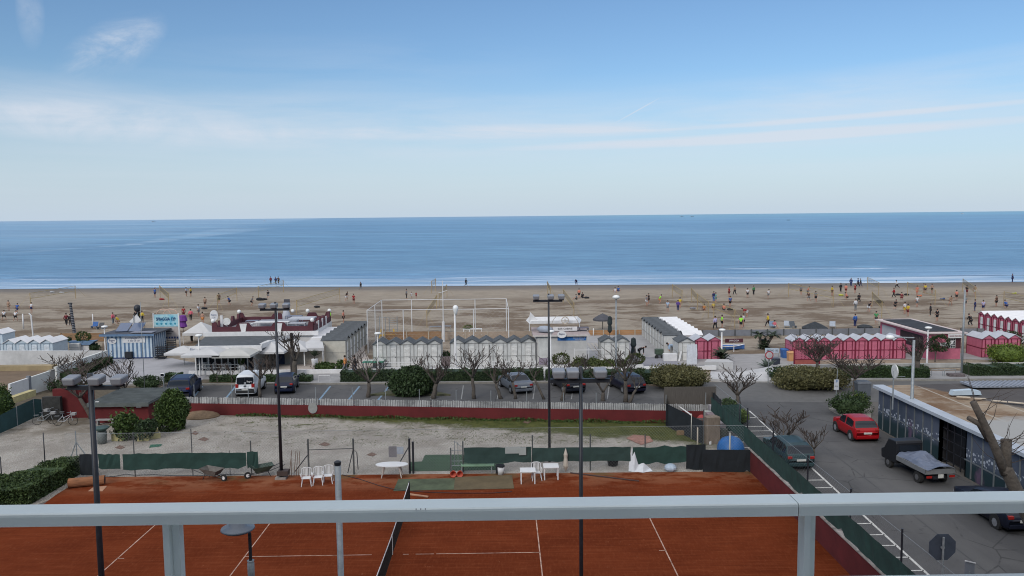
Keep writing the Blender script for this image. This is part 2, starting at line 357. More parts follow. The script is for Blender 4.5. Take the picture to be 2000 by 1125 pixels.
# clay court
g = NG('court_clay', .95)
a_ = g.noise(.25, 7, (1, 1.4, 1), .65); b_ = g.noise(9, 5, (1, .25, 1), .7); c_ = g.noise(40, 2)
c = g.mix(g.step(a_, .3, .7), (.098, .019, .006), (.142, .030, .010))
c = g.mix(g.math('MULTIPLY', g.step(b_, .45, .7), .4), c, (.18, .047, .018))
brush = g.noise(1.2, 7, (.25, 5, 1), .75, (2, 5, 0)); c = g.mix(g.math('MULTIPLY', g.step(brush, .5, .68), .35), c, (.21, .062, .025)); c = g.mix(g.math('MULTIPLY', g.step(brush, .5, .33), .4), c, (.07, .015, .006))
scf = g.step(g.noise(3.2, 6, (1, 1, 1), .8, (9, 1, 0)), .60, .70); c = g.mix(g.math('MULTIPLY', scf, .5), c, (.26, .10, .05))
edge = g.math('MULTIPLY', g.step(g.y, 41.3, 44.2), g.step(g.noise(.5, 6, (1, 2, 1), .7), .40, .58))
c = g.mix(g.math('MULTIPLY', edge, .6), c, (.27, .12, .065))
moss = g.math('MULTIPLY', g.step(g.y, 43.2, 44.6), g.step(g.noise(.35, 4, (1, 1, 1), .6, (7, 2, 0)), .5, .62))
c = g.mix(g.math('MULTIPLY', moss, .7), c, (.09, .075, .035))
g.bump(c_, .25, .01)
clay = g.col(c)
CF = 44.75     # far edge of the clay
clay.node_tree.nodes['Principled BSDF'].inputs['Specular IOR Level'].default_value = .04
sheet('court_surface', [G(-60, 1040).xy[:], (-30, 8), (13.9, 8), (13.9, CF-.3), G(190, 932).xy[:], G(150, 942).xy[:], G(112, 965).xy[:], G(85, 985).xy[:]], .012, clay)
linem = mat('court_line_paint', (.42, .22, .14), .9, .6, 2.2, col2=(.60, .40, .31))
mb = MB(); CX, CY = -4.94, 33.8
def ln(x0, y0, x1, y1, w=.05):
    d = V((x1-x0, y1-y0, 0)).normalized(); n_ = V((-d.y, d.x, 0))*(w/2)
    mb.add([(x0-n_.x, y0-n_.y, .018), (x1-n_.x, y1-n_.y, .018), (x1+n_.x, y1+n_.y, .018), (x0+n_.x, y0+n_.y, .018)], [(0, 1, 2, 3)])
for s in (-1, 1):
    ln(CX+s*11.885, CY-5.485, CX+s*11.885, CY+5.485, .055); ln(CX+s*6.4, CY-4.115, CX+s*6.4, CY+4.115)
    ln(CX-11.885, CY+s*5.485, CX+11.885, CY+s*5.485); ln(CX-11.885, CY+s*4.115, CX+11.885, CY+s*4.115)
    ln(CX+s*11.885, CY, CX+s*11.6, CY)
ln(CX-6.4, CY, CX-.9, CY); 
for a, b in ((.45, .7), (1.0, 1.8), (1.9, 6.4)): ln(CX+a, CY, CX+b, CY)
struct(mb.build('court_markings', linem))
# gravel yard with grass
g = NG('gravel_yard', .95)
v1 = g.voro(20, (1, 1, 1)); peb = g.math('MULTIPLY', v1.outputs['Distance'], 1.0)
bn = g.noise(.4, 6, (1, 1, 1), .65); fn = g.noise(14, 4)
c = g.mix(g.step(bn, .35, .65), (.35, .325, .29), (.52, .49, .44))
c = g.mix(g.math('MULTIPLY', g.step(fn, .42, .66), .45), c, (.20, .17, .14))
c = g.mix(g.math('MULTIPLY', g.step(peb, .30, .62), .5), c, (.16, .13, .10))
# grass grows near the wall and thickens to the right
gx = g.math('MULTIPLY', g.math('ADD', g.x, 20), .0125)
gy = g.step(g.y, 50.5, 57.6)
yb2 = g.math('SUBTRACT', g.math('MULTIPLY_ADD', g.x, -.118, 56.1), g.math('MULTIPLY', g.math('MAXIMUM', g.math('ADD', g.x, 15), 0), .19))
cov = g.math('ADD', g.math('MULTIPLY', g.math('SUBTRACT', g.y, yb2), .17), .28)
leftoff = g.step(g.x, -22.5, -17.5)
gn = g.math('ADD', g.noise(.42, 7, (1, 1.5, 1), .72, (5, 1, 0)), g.math('MULTIPLY', g.noise(5, 5, (1, 1.4, 1), .75), .30))
thr = g.math('SUBTRACT', .93, cov)
gm = g.math('MULTIPLY', g.math('MULTIPLY', g.math('SUBTRACT', gn, thr), 5, clamp=True), g.math('MULTIPLY', leftoff, g.step(g.y, 47.5, 49.5)))
tuft = g.math('MULTIPLY', g.math('MULTIPLY', g.step(g.math('ADD', g.noise(.55, 7, (.6, 1.3, 1), .75, (8, 4, 0)), g.math('MULTIPLY', g.noise(4, 4), .22)), .66, .76), g.step(g.y, 50.2, 52)), leftoff)
gm = g.math('MAXIMUM', gm, g.math('MULTIPLY', tuft, .85))
wallg = g.math('MULTIPLY', g.step(g.math('ADD', g.y, g.math('MULTIPLY', g.x, .105)), 56.6, 57.4), g.step(g.x, -20, -12))
gm = g.math('MAXIMUM', gm, g.math('MULTIPLY', g.math('MULTIPLY', wallg, g.step(gn, .5, .62)), .9))
gcol = g.mix(g.step(g.noise(1.3, 6, (1, 1, 1), .7), .35, .65), (.048, .060, .014), (.095, .10, .028))
c = g.mix(gm, c, gcol)
brn = g.math('MULTIPLY', g.math('MULTIPLY', g.step(g.noise(.8, 6, (1, 1, 1), .7, (1, 9, 0)), .56, .66), g.step(g.y, 49, 51.5)), .5)
c = g.mix(brn, c, (.10, .085, .055))
lb = g.math('MULTIPLY', g.step(g.x, -24, -30), g.step(g.y, 52.5, 56.5))
c = g.mix(g.math('MULTIPLY', lb, g.step(g.noise(.5, 5), .35, .6)), c, (.16, .135, .10))
g.bump(g.math('SUBTRACT', g.math('ADD', fn, g.math('MULTIPLY', gm, .8)), peb), .9, .05)
gravel = g.col(c)
sheet('gravel_yard', [(-60, 30), (-26, 36), (-22.6, CF), (13.9, CF-.3), (13.9, 55.2), (-24, 60.2), (-60, 62)], .006, gravel)
# asphalt
g = NG('asphalt', .9)
c = g.mix(g.step(g.noise(.3, 6, (1, 1, 1), .6), .3, .7), (.070, .070, .072), (.098, .096, .095))
c = g.mix(g.math('MULTIPLY', g.step(g.noise(30, 3), .45, .7), .3), c, (.13, .125, .12))
c = g.mix(g.math('MULTIPLY', g.step(g.noise(.12, 5, (1, 1, 1), .6, (4, 4, 0)), .5, .6), .35), c, (.062, .060, .060))
pt_ = g.step(g.noise(.16, 2, (1, .45, 1), .3, (6, 2, 0)), .56, .565); c = g.mix(g.math('MULTIPLY', pt_, .4), c, (.055, .055, .056))
lane = g.step(g.noise(.25, 5, (1, .06, 1), .6, (1, 1, 0)), .52, .66); c = g.mix(g.math('MULTIPLY', lane, .4), c, (.125, .122, .118))
st_ = g.step(g.noise(1.1, 5, (1, 1, 1), .7, (3, 9, 0)), .62, .68); c = g.mix(g.math('MULTIPLY', st_, .5), c, (.04, .04, .042))
ck = g.math('MULTIPLY', g.step(g.voro(.28, (1, 1, 1), 'DISTANCE_TO_EDGE').outputs['Distance'], .013, .005), g.step(g.noise(.5, 4), .45, .55)); c = g.mix(g.math('MULTIPLY', ck, .6), c, (.03, .03, .03))
g.bump(g.noise(50, 3), .3, .01)
asphalt = g.col(c)
KY = lambda x: 70.3-(x+26.5)*.030       # kerb line at the back of the car park
WY = lambda x: 59.5-(x+23.7)*.118       # line of the red wall
sheet('car_park', [(-30, WY(-30)+.4), (14.6, WY(14.6)+.4), (14.6, 8), (25.2, 8), (25.2, 47.5), (25.2, 60.9), (34, 60.6), (160, 57), (160, 62.5), (24.0, 65.3), (26.2, 66.2), (160, 62.6), (160, KY(60)), (60, KY(60)), (20, KY(20)), (16.2, KY(16)), (15.2, 64.9), (13.4, 66.9), (11, KY(11)), (-30, KY(-30))], .008, asphalt)
g2 = mat('pale_asphalt', (.105, .102, .098), .9, .12, 1.5)
sheet('road', [(24.5, 60.9), (160, 57), (160, KY(60)), (60, KY(60)), (32, KY(32)), (25.5, KY(25)), (16.4, KY(16.4)), (15.4, 64.9), (18, 61.5)], .012, g2)
# parking bay markings
wp = mat('white_road_paint', (.50, .49, .46), .85, .3, 4); bp_ = mat('blue_road_paint', (.16, .24, .32), .85, .35, 2.5)
mb = MB()
def sl(a, b, w=.12, z=.016):
    a = V((*a, 0)); b = V((*b, 0)); d = (b-a).normalized(); n_ = V((-d.y, d.x, 0))*(w/2)
    mb.add([(a.x-n_.x, a.y-n_.y, z), (b.x-n_.x, b.y-n_.y, z), (b.x+n_.x, b.y+n_.y, z), (a.x+n_.x, a.y+n_.y, z)], [(0, 1, 2, 3)])
lx_ = lambda y: 16.9+(y-28)*.042
sl((lx_(12), 12), (lx_(58.5), 58.5))
for px, py in ((1470, 816), (1480, 833), (1490, 842), (1498, 852), (1505, 863), (1510, 874), (1600, 938), (1610, 953), (1650, 987), (1690, 1023), (1712, 1045), (1735, 1066), (1760, 1089), (1790, 1115)): y = G(px, py).y; sl((14.7, y), (lx_(y), y), .10)
struct(mb.build('white_bay_markings', wp)); mb = MB()
for px in (395, 460, 645, 702, 760): 
    a = G(px, 755); b = G(px-22, 782); sl(a.xy[:], b.xy[:], .16)
struct(mb.build('blue_bay_markings', bp_)); mb = MB()
for px in (845, 905, 975, 1045, 1120, 1190): 
    a = G(px, 753); b = G(px-4, 780); sl(a.xy[:], b.xy[:], .09)
struct(mb.build('faded_bay_markings', mat('faded_road_paint', (.22, .22, .215), .85, .25, 2)))
# joint seam along the street
mb = MB(); sl((19.0, 12), (20.2, 57), .05, .013); struct(mb.build('road_seam', mat('seam_tar', (.05, .05, .05))))
# promenade paving between kerb and beach wall
g = NG('promenade_concrete', .9)
c = g.mix(g.step(g.noise(.5, 6, (1, 1, 1), .6), .3, .7), (.22, .215, .215), (.30, .295, .29))
c = g.mix(g.math('MULTIPLY', g.step(g.noise(8, 4), .5, .7), .3), c, (.17, .165, .16)); g.bump(g.noise(20, 3), .2, .01)
conc = g.col(c)
PW = lambda x: 74.35-(x+27)*.012        # the low white beach wall
mb = MB()
poly = [(-37, KY(-37)+.02), (14.5, KY(14.5)+.02), (14.5, PW(14.5)+5), (-37, PW(-37)+5)]
mb.prism(poly, -.05, .13); mb.prism([(27, KY(27)), (160, KY(60)), (160, 70.5), (27, 72.2)], -.05, .13)
struct(mb.build('pavement', conc))
mb = MB(); mb.prism([(-33, KY(-33)-.17), (13, KY(13)-.17), (13, KY(13)), (-33, KY(-33))], -.05, .142); mb.prism([(27, KY(27)-.16), (60, KY(60)-.16), (160, KY(60)-.16), (160, KY(60)-.01), (60, KY(60)-.01), (27, KY(27)-.01)], -.05, .142)
struct(mb.build('kerb', mat('kerb_stone', (.22, .205, .18), .9, .2, 2)))
# planting strips, forecourt ramp, patios
soil = mat('planting_soil', (.085, .068, .045), 1, .35, 2.5, bump=.6)
sheet('planting_bed', [(-60, WY(-30)+1), (-30.2, WY(-30.2)+1), (-30.2, KY(-30)-.2), (-60, KY(-60)-.2)], .02, soil)
sheet('planting_strip', [(-33, KY(-33)+.1), (-21, KY(-21)+.1), (-21, KY(-21)+1.8), (-33, KY(-33)+1.8)], .14, soil)
sheet('forecourt', polyG([(150, 752), (300, 748), (395, 745), (410, 730), (385, 712), (335, 702), (205, 703), (160, 725)]), .145, mat('forecourt_concrete', (.31, .305, .315), .9, .12, .8, bump=.2))
tiles = NG('patio_tiles', .9); br = tiles.t.nodes.new('ShaderNodeTexBrick'); tiles.link(tiles.c, br.inputs['Vector']); br.inputs['Scale'].default_value = 1.6
br.inputs['Color1'].default_value = (.35, .28, .23, 1); br.inputs['Color2'].default_value = (.28, .215, .18, 1); br.inputs['Mortar'].default_value = (.42, .39, .36, 1); br.inputs['Mortar Size'].default_value = .06
tm = tiles.col(br.outputs[0])
sheet('tiled_patio', polyG([(500, 727), (735, 725), (712, 690), (712, 655), (560, 660)]), .19, tm)
sheet('grey_patio', polyG([(1060, 722), (1400, 716), (1330, 655), (1060, 660)]), .19, mat('patio_paving', (.30, .29, .285), .9, .12, 1.2, bump=.2))
# striped duckboards laid on the right patio
mb = MB(); a = G(1252, 664, .2); b = G(1330, 716, .2)
for i in range(26):
    y = 80.6+i*.42; x0 = 12.3+.02*i; mb.box(x0, x0+1.5, y, y+.3, .2, .225)
for i in range(18):
    y = 75.2+i*.3; mb.box(12.2, 17.3-.03*i, y, y+.17, .2, .225)
tag(mb.build('duckboard_walkway', mat('grey_plastic_board', (.25, .245, .27), .8, .12, 3)), 'grey slatted duckboards laid beside the long row of grey-roofed beach cabins', 'walkway')
mb = MB()
for i in range(9):
    x = XA(1150, 88)+i*.42; mb.box(x, x+.22, 84.5, 90, .2, .225)
tag(mb.build('duckboard_walkway', mat('pale_board', (.34, .31, .27), .8, .12, 3)), 'pale slatted boards laid between the blue-bannered kiosk and the pair of grey-roofed cabins', 'walkway')
# left beach: sunken brown sand pitch
sheet('sand_pitch', polyG([(-60, 790), (20, 783), (108, 748), (112, 716), (-60, 716)]), .1, mat('damp_sand', (.15, .105, .068), 1, .2, .6, bump=.5))
# right: dirt and strips in front of the pink cabins
sheet('concrete_path', polyG([(1385, 735), (1520, 735), (1560, 716), (1740, 716), (1760, 702), (1895, 702), (2100, 712), (2100, 700), (1900, 690), (1540, 690), (1400, 693)]), .02, mat('path_concrete', (.28, .27, .265), .9, .15, .8, bump=.2))
sheet('clay_verge', polyG([(1550, 724), (1990, 716), (1990, 712), (1800, 703), (1550, 705)]), .03, mat('brown_verge', (.24, .19, .14), .95, .25, .8, bump=.3))
# traffic island with bush on the right
# ================= shared builders =================
def bw(mb, name, m, parent, **k):     # build from world coordinates under a thing standing at parent.location
    l = parent.location; mb.v = [(x-l.x, y-l.y, z-l.z) for x, y, z in mb.v]
    return mb.build(name, m, parent, **k)
def solo(mb, name, m, label, cat, group=None, **k):   # one-mesh thing, origin at its base
    xs = [v[0] for v in mb.v]; ys = [v[1] for v in mb.v]; z0 = min(v[2] for v in mb.v)
    c = V(((min(xs)+max(xs))/2, (min(ys)+max(ys))/2, z0))
    mb.v = [(x-c.x, y-c.y, z-c.z) for x, y, z in mb.v]
    o = mb.build(name, m, **k); o.location = c; return tag(o, label, cat, group)
white = mat('white_paint', (.62, .61, .60), .55, .1, 2); offw = mat('weathered_white', (.50, .50, .48), .7, .16, 1.6)
offw2 = mat('dirty_white_wall', (.47, .465, .455), .85, .2, .7, bump=.2)
cream = mat('cream_board', (.46, .44, .38), .75, .14, 1.5); greyroof = mat('dark_grey_felt', (.075, .082, .088), .85, .25, 2)
whiteroof = mat('white_roof_sheet', (.66, .65, .65), .6, .08, 1.2); pink = mat('pink_board', (.46, .125, .185), .7, .12, 2.5); rasp = mat('raspberry_trim', (.15, .010, .030), .6, .15, 3)
pgrey = mat('pale_grey_roof', (.42, .43, .46), .7, .1, 1.2); black = mat('black_metal', (.018, .02, .026), .45, .2, 6); steel = mat('galvanised_steel', (.26, .28, .29), .5, .2, 8, metal=.3)
dkgreen = mat('green_windscreen_net', (.018, .048, .040), .9, .25, 1.2); dknet = mat('black_shade_net', (.012, .016, .020), .95, .3, 1.0)
redwall = mat('red_wall_paint', (.105, .013, .014), .9, .22, .8, bump=.3); maroon = mat('maroon_paint', (.075, .018, .026), .7, .2, 1.5)
wood = mat('brown_board', (.25, .145, .075), .85, .22, 1.2, stretch=(.4, 1, 4)); beige = mat('beige_board', (.38, .33, .26), .85, .15, 1.0, stretch=(.4, 1, 4))
glassd = mat('dark_glass', (.012, .016, .022), .12, .1, 1, spec=.35); lampw = mat('white_lamp_plastic', (.72, .72, .70), .35, .05, 2)
bluep = mat('blue_paint', (.10, .17, .27), .7, .15, 2); skyw = mat('pale_blue_white', (.46, .53, .58), .7, .1, 2); navy = mat('navy_print', (.01, .03, .12), .6, .1, 4)
greyn = mat('grey_metal_panel', (.17, .18, .20), .6, .15, 1.5); rust = mat('rusty_brown', (.12, .06, .035), .9, .3, 5)
yel = mat('yellow_net_strap', (.38, .29, .12), .8, .15, 3); rubber = mat('black_rubber', (.02, .02, .02), .9, .2, 5)
# ---- beach cabins ----
WT = (mat('cabin_batten_grey', (.27, .265, .25), .8, .2, 3), mat('cabin_door_white', (.58, .57, .54), .7, .14, 3))
def cabin(name, label, group, w, d, h, wall, roof, trim, slats=True, rise=.38, parted=True, oh=.06):
    t = E(name, label, 'beach cabin', group=group)
    b = MB(); b.xz([(0, 0), (w, 0), (w, h), (w/2, h+rise-.04), (0, h)], 0, d)
    for x in (.02, w*.26, w*.74, w-.05): b.box(x, x+.035, -.012, 0, 0.02, h-.02)
    bw_ = b.build('wall', wall, t)
    r = MB(); th = .05
    for (xa, za, xb, zb) in ((-oh, h-.05, w/2, h+rise), (w/2, h+rise, w+oh, h-.05)):
        r.add([(xa, -.14, za), (xb, -.14, zb), (xb, d+.1, zb), (xa, d+.1, za), (xa, -.14, za+th), (xb, -.14, zb+th), (xb, d+.1, zb+th), (xa, d+.1, za+th)],
              [(3, 2, 1, 0), (4, 5, 6, 7), (0, 1, 5, 4), (1, 2, 6, 5), (2, 3, 7, 6), (3, 0, 4, 7)])
    r.build('roof', roof, t)
    dd = MB(); x0, x1 = w*.29, w*.71
    dd.box(x0, x1, -.03, -.003, .06, h*.86)
    if slats:
        for i in range(7):
            z = h*.5+i*h*.048; dd.add([(x0+.05, -.035, z), (x1-.05, -.035, z), (x1-.05, -.06, z+.02), (x0+.05, -.06, z+.02), (x0+.05, -.032, z+.05), (x1-.05, -.032, z+.05)], [(0, 1, 2, 3), (3, 2, 5, 4)])
    do = dd.build('door', wall if trim is None else trim[1], t)
    MB().box(x1-.09, x1-.05, -.07, -.03, h*.44, h*.48).build('handle', black, do)
    if trim:
        f = MB(); q = .075 if trim[0] is rasp else .03
        for x in (0, w*.26, w*.72, w-q): f.box(x, x+q, -.05, -.012, 0, h-.02)
        f.box(0, w, -.054, -.014, h*.47, h*.47+q); f.box(0, w, -.054, -.014, h-.07, h-.01); f.box(0, w, -.054, -.014, .0, .06)
        f.box(-.02, .004, 0, d, h*.47, h*.47+q); f.box(-.02, .004, d-q, d, 0, h); f.box(-.022, .004, 0, d, h-.07, h-.01)
        f.build('trim', trim[0], t)
    return t
def row(name, lab, group, n, pxl, pxr, pyb, pyt, d, wall, roof, trim=None, z0=.0, rise=.38, **k):
    Y = G((pxl+pxr)/2, pyb).y; x0 = XA(pxl, Y); x1 = XA(pxr, Y); w = (x1-x0)/n; h = ZA(pyt, (x0+x1)/2, Y)
    first = None
    for i in range(n):
        l = lab(i)
        if first is None: first = cabin(name, l, group, w, d, h-z0, wall, roof, trim, rise=rise, **k); o = first; first.location = (x0, Y, z0)
        else: o = dup(first, (x0+i*w, Y-.0*i, z0), None, l, group)
    return x0, Y, w, h
def rowlab(desc, n, place):
    def f(i):
        if i == 0: return 'leftmost '+desc+' in the row '+place
        if i == n-1: return 'rightmost '+desc+' in the row '+place
        return ordw(i)+' '+desc+' from the left, row '+place
    return f
row('beach_cabin', rowlab('white gabled cabin', 5, 'of five behind the dark shrub'), 'row of five white cabins', 5, 729, 862, 719, 672, 2.1, offw, greyroof, WT)
row('beach_cabin', rowlab('white gabled cabin', 6, 'of six beside the white lamp'), 'row of six white cabins', 6, 880, 1046, 718.5, 669, 2.1, offw, greyroof, WT)
row('beach_cabin', lambda i: ('left' if i == 0 else 'right')+' one of the two white cabins with dark roofs right of the blue banner kiosk', 'pair of white cabins', 2, 1173, 1229, 713, 667, 2.0, offw, greyroof, WT)
row('beach_cabin', lambda i: ('left' if i == 0 else 'right')+' one of the two pink cabins beside the grey-roofed cabin with a white sheet', 'pair of pink cabins', 2, 1354, 1409, 704.5, 665, 2.0, pink, pgrey, (rasp, pink))
row('beach_cabin', rowlab('pink cabin', 9, 'of nine left of the pink kiosk'), 'row of nine pink cabins', 9, 1547, 1768, 702, 665, 2.0, pink, pgrey, (rasp, pink))
row('beach_cabin', rowlab('pink cabin', 3, 'of three behind the green bush'), 'row of three pink cabins', 3, 1916, 1992, 698, 661, 2.6, pink, pgrey, (rasp, pink))
row('beach_cabin', rowlab('pale blue cabin', 4, 'behind the long pale wall'), 'row of four pale blue cabins', 4, 8, 105, 700, 670, 2.9, skyw, whiteroof, (mat('cabin_batten_blue', (.25, .32, .38)), mat('cabin_door_pale', (.56, .60, .63))))
row('beach_cabin', lambda i: 'single grey-gabled cabin standing left of the hanging white sheet', None, 1, 1324, 1357, 707, 668, 2.4, offw, greyroof, WT)
row('beach_cabin', lambda i: 'blue and white cabin cut off by the left edge of the picture', None, 1, -18, 8, 690, 652, 2.2, skyw, whiteroof, (bluep, mat('blue_door', (.02, .05, .22), .6)))
# rows running away from us, gables to the side
def deep(n, x0, ya, yb, h, d, side, wall, roof, labf, group, trim=None, z0=.0, door=None, rise=.3):
    w = (yb-ya)/n
    c = cabin('beach_cabin', labf(0), group, w, d, h-z0, wall, roof, trim, rise=rise)
    for i in range(n):
        if side < 0: loc, rz = (x0, ya+(i+1)*w, z0), -math.pi/2    # doors face -x
        else: loc, rz = (x0, ya+i*w, z0), math.pi/2               # doors face +x
        if i == 0: c.location = loc; c.rotation_euler = (0, 0, rz); o = c
        else: o = dup(c, loc, rz, labf(i), group)
deep(8, 16.6, 82.3, 95.5, 2.15, 1.85, -1, offw, greyroof, lambda i: 'grey-roofed cabin, '+ordw(i)+' from the front in the long row beside the duckboards', 'long row of grey-roofed cabins', WT)
deep(8, 20.5, 82.3, 95.5, 2.15, 2.0, 1, offw, whiteroof, lambda i: 'white-roofed cabin, '+ordw(i)+' from the front, back to back with the grey-roofed row', 'long row of white-roofed cabins')
deep(7, -15.9, 79.9, 93, 2.4, 2.35, 1, cream, greyroof, lambda i: 'cream dark-roofed cabin, '+ordw(i)+' from the front beside the white cage', 'row of cream cabins', WT)
deep(12, 57.3, 80.0, 95.6, 2.35, 5.2, -1, pink, whiteroof, lambda i: 'pink white-doored cabin, '+ordw(i)+' from the front in the far right row', 'far right pink cabins', (rasp, white), rise=.34)
# ---- lamps and poles ----
def lamp(label, px, py, pt, kind='disc', m=white, r=.06, group=None, arm=0):
    p = G(px, py); h = ZA(pt, p.x, p.y); t = E('street_lamp', label, 'street lamp', p, group=group)
    MB().tube([(0, 0, 0), (0, 0, .35), (0, 0, h-.3)], [r*1.35, r*1.2, r*.8], 8).build('pole', m, t, smooth=True)
    b = MB()
    if kind == 'disc':
        MB().tube([(0, 0, h-.35), (.14, 0, h-.12)], [.07, .09], 8).build('neck', m, t)
        b.lathe([(.05, -.12), (.28, -.08), (.33, .0), (.26, .08), (.05, .12)], 14, (.03, 0, h-.05))
    elif kind == 'drop':
        b.lathe([(.10, -.62), (.16, -.4), (.27, -.05), (.25, .15), (.12, .28), (.02, .3)], 12, (.08, 0, h-.3))
    elif kind == 'cap':
        b.lathe([(.12, -.22), (.3, -.12), (.34, .0), (.2, .12), (.02, .16)], 12, (0, 0, h-.12))
    elif kind == 'arm':
        MB().tube([(0, 0, h-.15), (arm, 0, h-.1)], .045, 6).build('arm', m, t)
        b.lathe([(.05, -.16), (.24, -.1), (.26, 0), (.15, .1), (.02, .12)], 12, (arm*1.12, 0, h-.08)); b.v = [((x-arm*1.12)*1.1+arm*1.12, y, z) for x, y, z in b.v]
    b.build('lamp_head', lampw, t, smooth=True)
    return t
lamp('tall white street lamp with drop-shaped head between the two rows of white cabins', 890, 726, 596, 'drop', white, .10)
lamp('short white disc lamp in front of the leftmost of the five white cabins', 739, 727, 650, 'disc', white)
lamp('white disc lamp beside the blue banner kiosk, behind the black mast', 1076, 727, 646, 'disc', white)
lamp('white disc lamp on the planter wall right of the pair of pink cabins', 1409, 709, 643, 'disc', white, .09)
lamp('white disc lamp in front of the pink kiosk with the dark roof', 1810, 717, 639, 'disc', white, .08)
lamp('white disc lamp at the left corner of the blue striped kiosk', 207, 704, 637, 'disc', white)
lamp('white box-headed lamp in front of the glazed bar terrace', 391, 737, 654, 'disc', white)
lamp('slim grey street lamp with small cap left of the striped sunshade', 1203, 742, 577, 'cap', steel, .075)
lamp('tall grey street lamp with an arm to the left beside the mural building', 1778, 868, 655, 'arm', steel, .10, arm=-1.35)
def pole(label, px, py, pt, r=.05, m=white, name='pole', cat='pole', group=None, n=8, taper=.8, capd=False):
    p = G(px, py); h = ZA(pt, p.x, p.y); b = MB().tube([(0, 0, 0), (0, 0, h*.5), (0, 0, h)], [r, r*(1+taper)/2, r*taper], n)
    o = b.build(name, m, smooth=True); o.location = p; return tag(o, label, cat, group)
pole('tall plain grey pole rising over the beach behind the hedge on the right', 1878, 733, 566, .10, steel, 'mast', 'pole')
t = E('flag_mast', 'thin white mast with a short crosspiece rising above the white ball cage', 'mast', G(866.5, 668)); h = top(866.5, 668, 548)
MB().tube([(0, 0, 0), (0, 0, 2.4)], .16, 8).build('base_sleeve', white, t); MB().tube([(0, 0, 2.4), (0, 0, h)], [.06, .035], 6).build('pole', white, t); MB().bar((-.5, 0, h*.80), (.5, 0, h*.84), .06).build('crosspiece', white, t)
pole('short white pole standing alone on the sand above the pale cabins', 46, 643, 613, .10, group='white beach posts'); pole('white pole on the sand beside the blue chairs', 182, 637, 613, .08)
pole('white post beside the wooden beach fence right of the striped sunshade', 1159, 659, 641, .06)
t = E('shower', 'pair of tall white bent poles beside the pale blue cabins', 'shower', G(66, 672)); h = top(66, 672, 612)
MB().tube([(0, 0, 0), (-.1, 0, h*.93), (-.35, 0, h)], .08, 8).build('pole', white, t); MB().tube([(-.2, .3, 0), (-.35, .3, h*.9)], .04, 6).build('pipe', white, t)
# ---- floodlight masts of the tennis court ----
def mast(label, X, Y, H, heads, arm=(-1.55, 1.55), rz=0, r=(.17, .09), extra=0):
    t = E('floodlight_mast', label, 'floodlight', (X, Y, 0), rz, 'floodlight masts of the court')
    MB().tube([(0, 0, .12), (0, 0, H*.5), (0, 0, H)], [r[0], sum(r)/2, r[1]], 10).build('pole', black, t, smooth=True)
    MB().box(-.3, .3, -.3, .3, 0, .12).build('base', mat('concrete_block', (.25, .22, .2)), t)
    za = H-.42; MB().box(arm[0], arm[1], -.06, .06, za-.06, za+.06).build('crossarm', black, t)
    for i, x in enumerate(heads):
        f = MB(); zz = za+.10
        f.add([(x-.19, -.27, zz+.22), (x+.19, -.27, zz+.22), (x+.19, .2, zz+.27), (x-.19, .2, zz+.27), (x-.16, -.22, zz-.02), (x+.16, -.22, zz-.02), (x+.18, .22, zz+.03), (x-.18, .22, zz+.03)],
              [(0, 1, 2, 3), (7, 6, 5, 4), (4, 5, 1, 0), (5, 6, 2, 1), (6, 7, 3, 2), (7, 4, 0, 3)])
        fo = f.build('floodlight', mat('floodlight_housing', (.23, .24, .26), .4, .1, 4, metal=.2), t, bevel=.05)
        MB().bar((x, 0, zz-.08), (x, 0, zz+.0), .3, .03).build('bracket', black, fo)
    return t
pA = G(172, 735, 9.6); pD = G(1133, 728, 9.7)
mast('black floodlight mast at the far left of the court, near the bottom-left corner', -12.1, 23.3, 10.15, (-.53, .2, .85), (-.66, .84), r=(.095, .075))
mast('black floodlight mast by the far fence left of the court, three lamps on a bar', -12.62, 44.35, 10.0, (-.72, -.08, .6), (-.85, .78), r=(.10, .06))
mast('black floodlight mast by the far fence right of centre, three lamps on a bar', 2.62, 46.4, 10.1, (-.72, .12, .74), (-.9, .8), r=(.085, .05))
mast('black floodlight mast near the camera in the middle of the court', 2.24, 23.2, 10.2, (-.65, -.24, .57), (-.9, .85), r=(.065, .05))
o = [x for x in bpy.data.objects if x.name.startswith('floodlight_mast')]
# small yard floodlight, near pole and round lamp
t = E('yard_lamp', 'small square floodlight on a thin grey post beside the blue SUV', 'floodlight', G(322, 768)); h = top(322, 768, 729)
MB().tube([(0, 0, 0), (-.1, 0, h-.2)], .05, 6).build('post', steel, t); f = MB().box(-.28, .06, -.1, .06, h-.26, h+.02).build('lamp_head', lampw, t, bevel=.02); MB().box(-.25, .03, -.11, -.1, h-.22, h-.02).build('glass', glassd, f)
Yp = 13.8; X_ = XA(663.5, Yp, 9); Hn = ZA(903, X_, Yp)
t = E('steel_post', 'galvanised steel post with cap rising in front of the court, left of the net', 'pole', (X_, Yp, 0)); MB().tube([(0, 0, 0), (0, 0, Hn)], .055, 12).build('post', steel, t, smooth=True)
MB().lathe([(.058, -.05), (.062, .01), (.03, .03)], 12, (0, 0, Hn)).build('cap', black, t)
Yp = 14.6; X_ = XA(490.5, Yp, 8); zc = ZA(1031, XA(470, Yp, 8.5), Yp)
t = E('street_lamp', 'round grey disc lamp on a dark post below the balcony rail', 'street lamp', (X_, Yp, 0))
MB().tube([(0, 0, 0), (0, 0, zc-1.15)], .05, 10).build('pole', mat('grey_post_paint', (.10, .11, .13), .5), t, smooth=True)
MB().lathe([(.05, -.42), (.065, -.4), (.065, .0), (.05, .02)]+[(.068, .05+i*.0) for i in range(1)], 12, (0, 0, zc-1.1+.42)).build('collar', steel, t, smooth=True)
MB().tube([(0, 0, zc-1.15), (0, 0, zc-.1)], .032, 8).build('neck', black, t); 
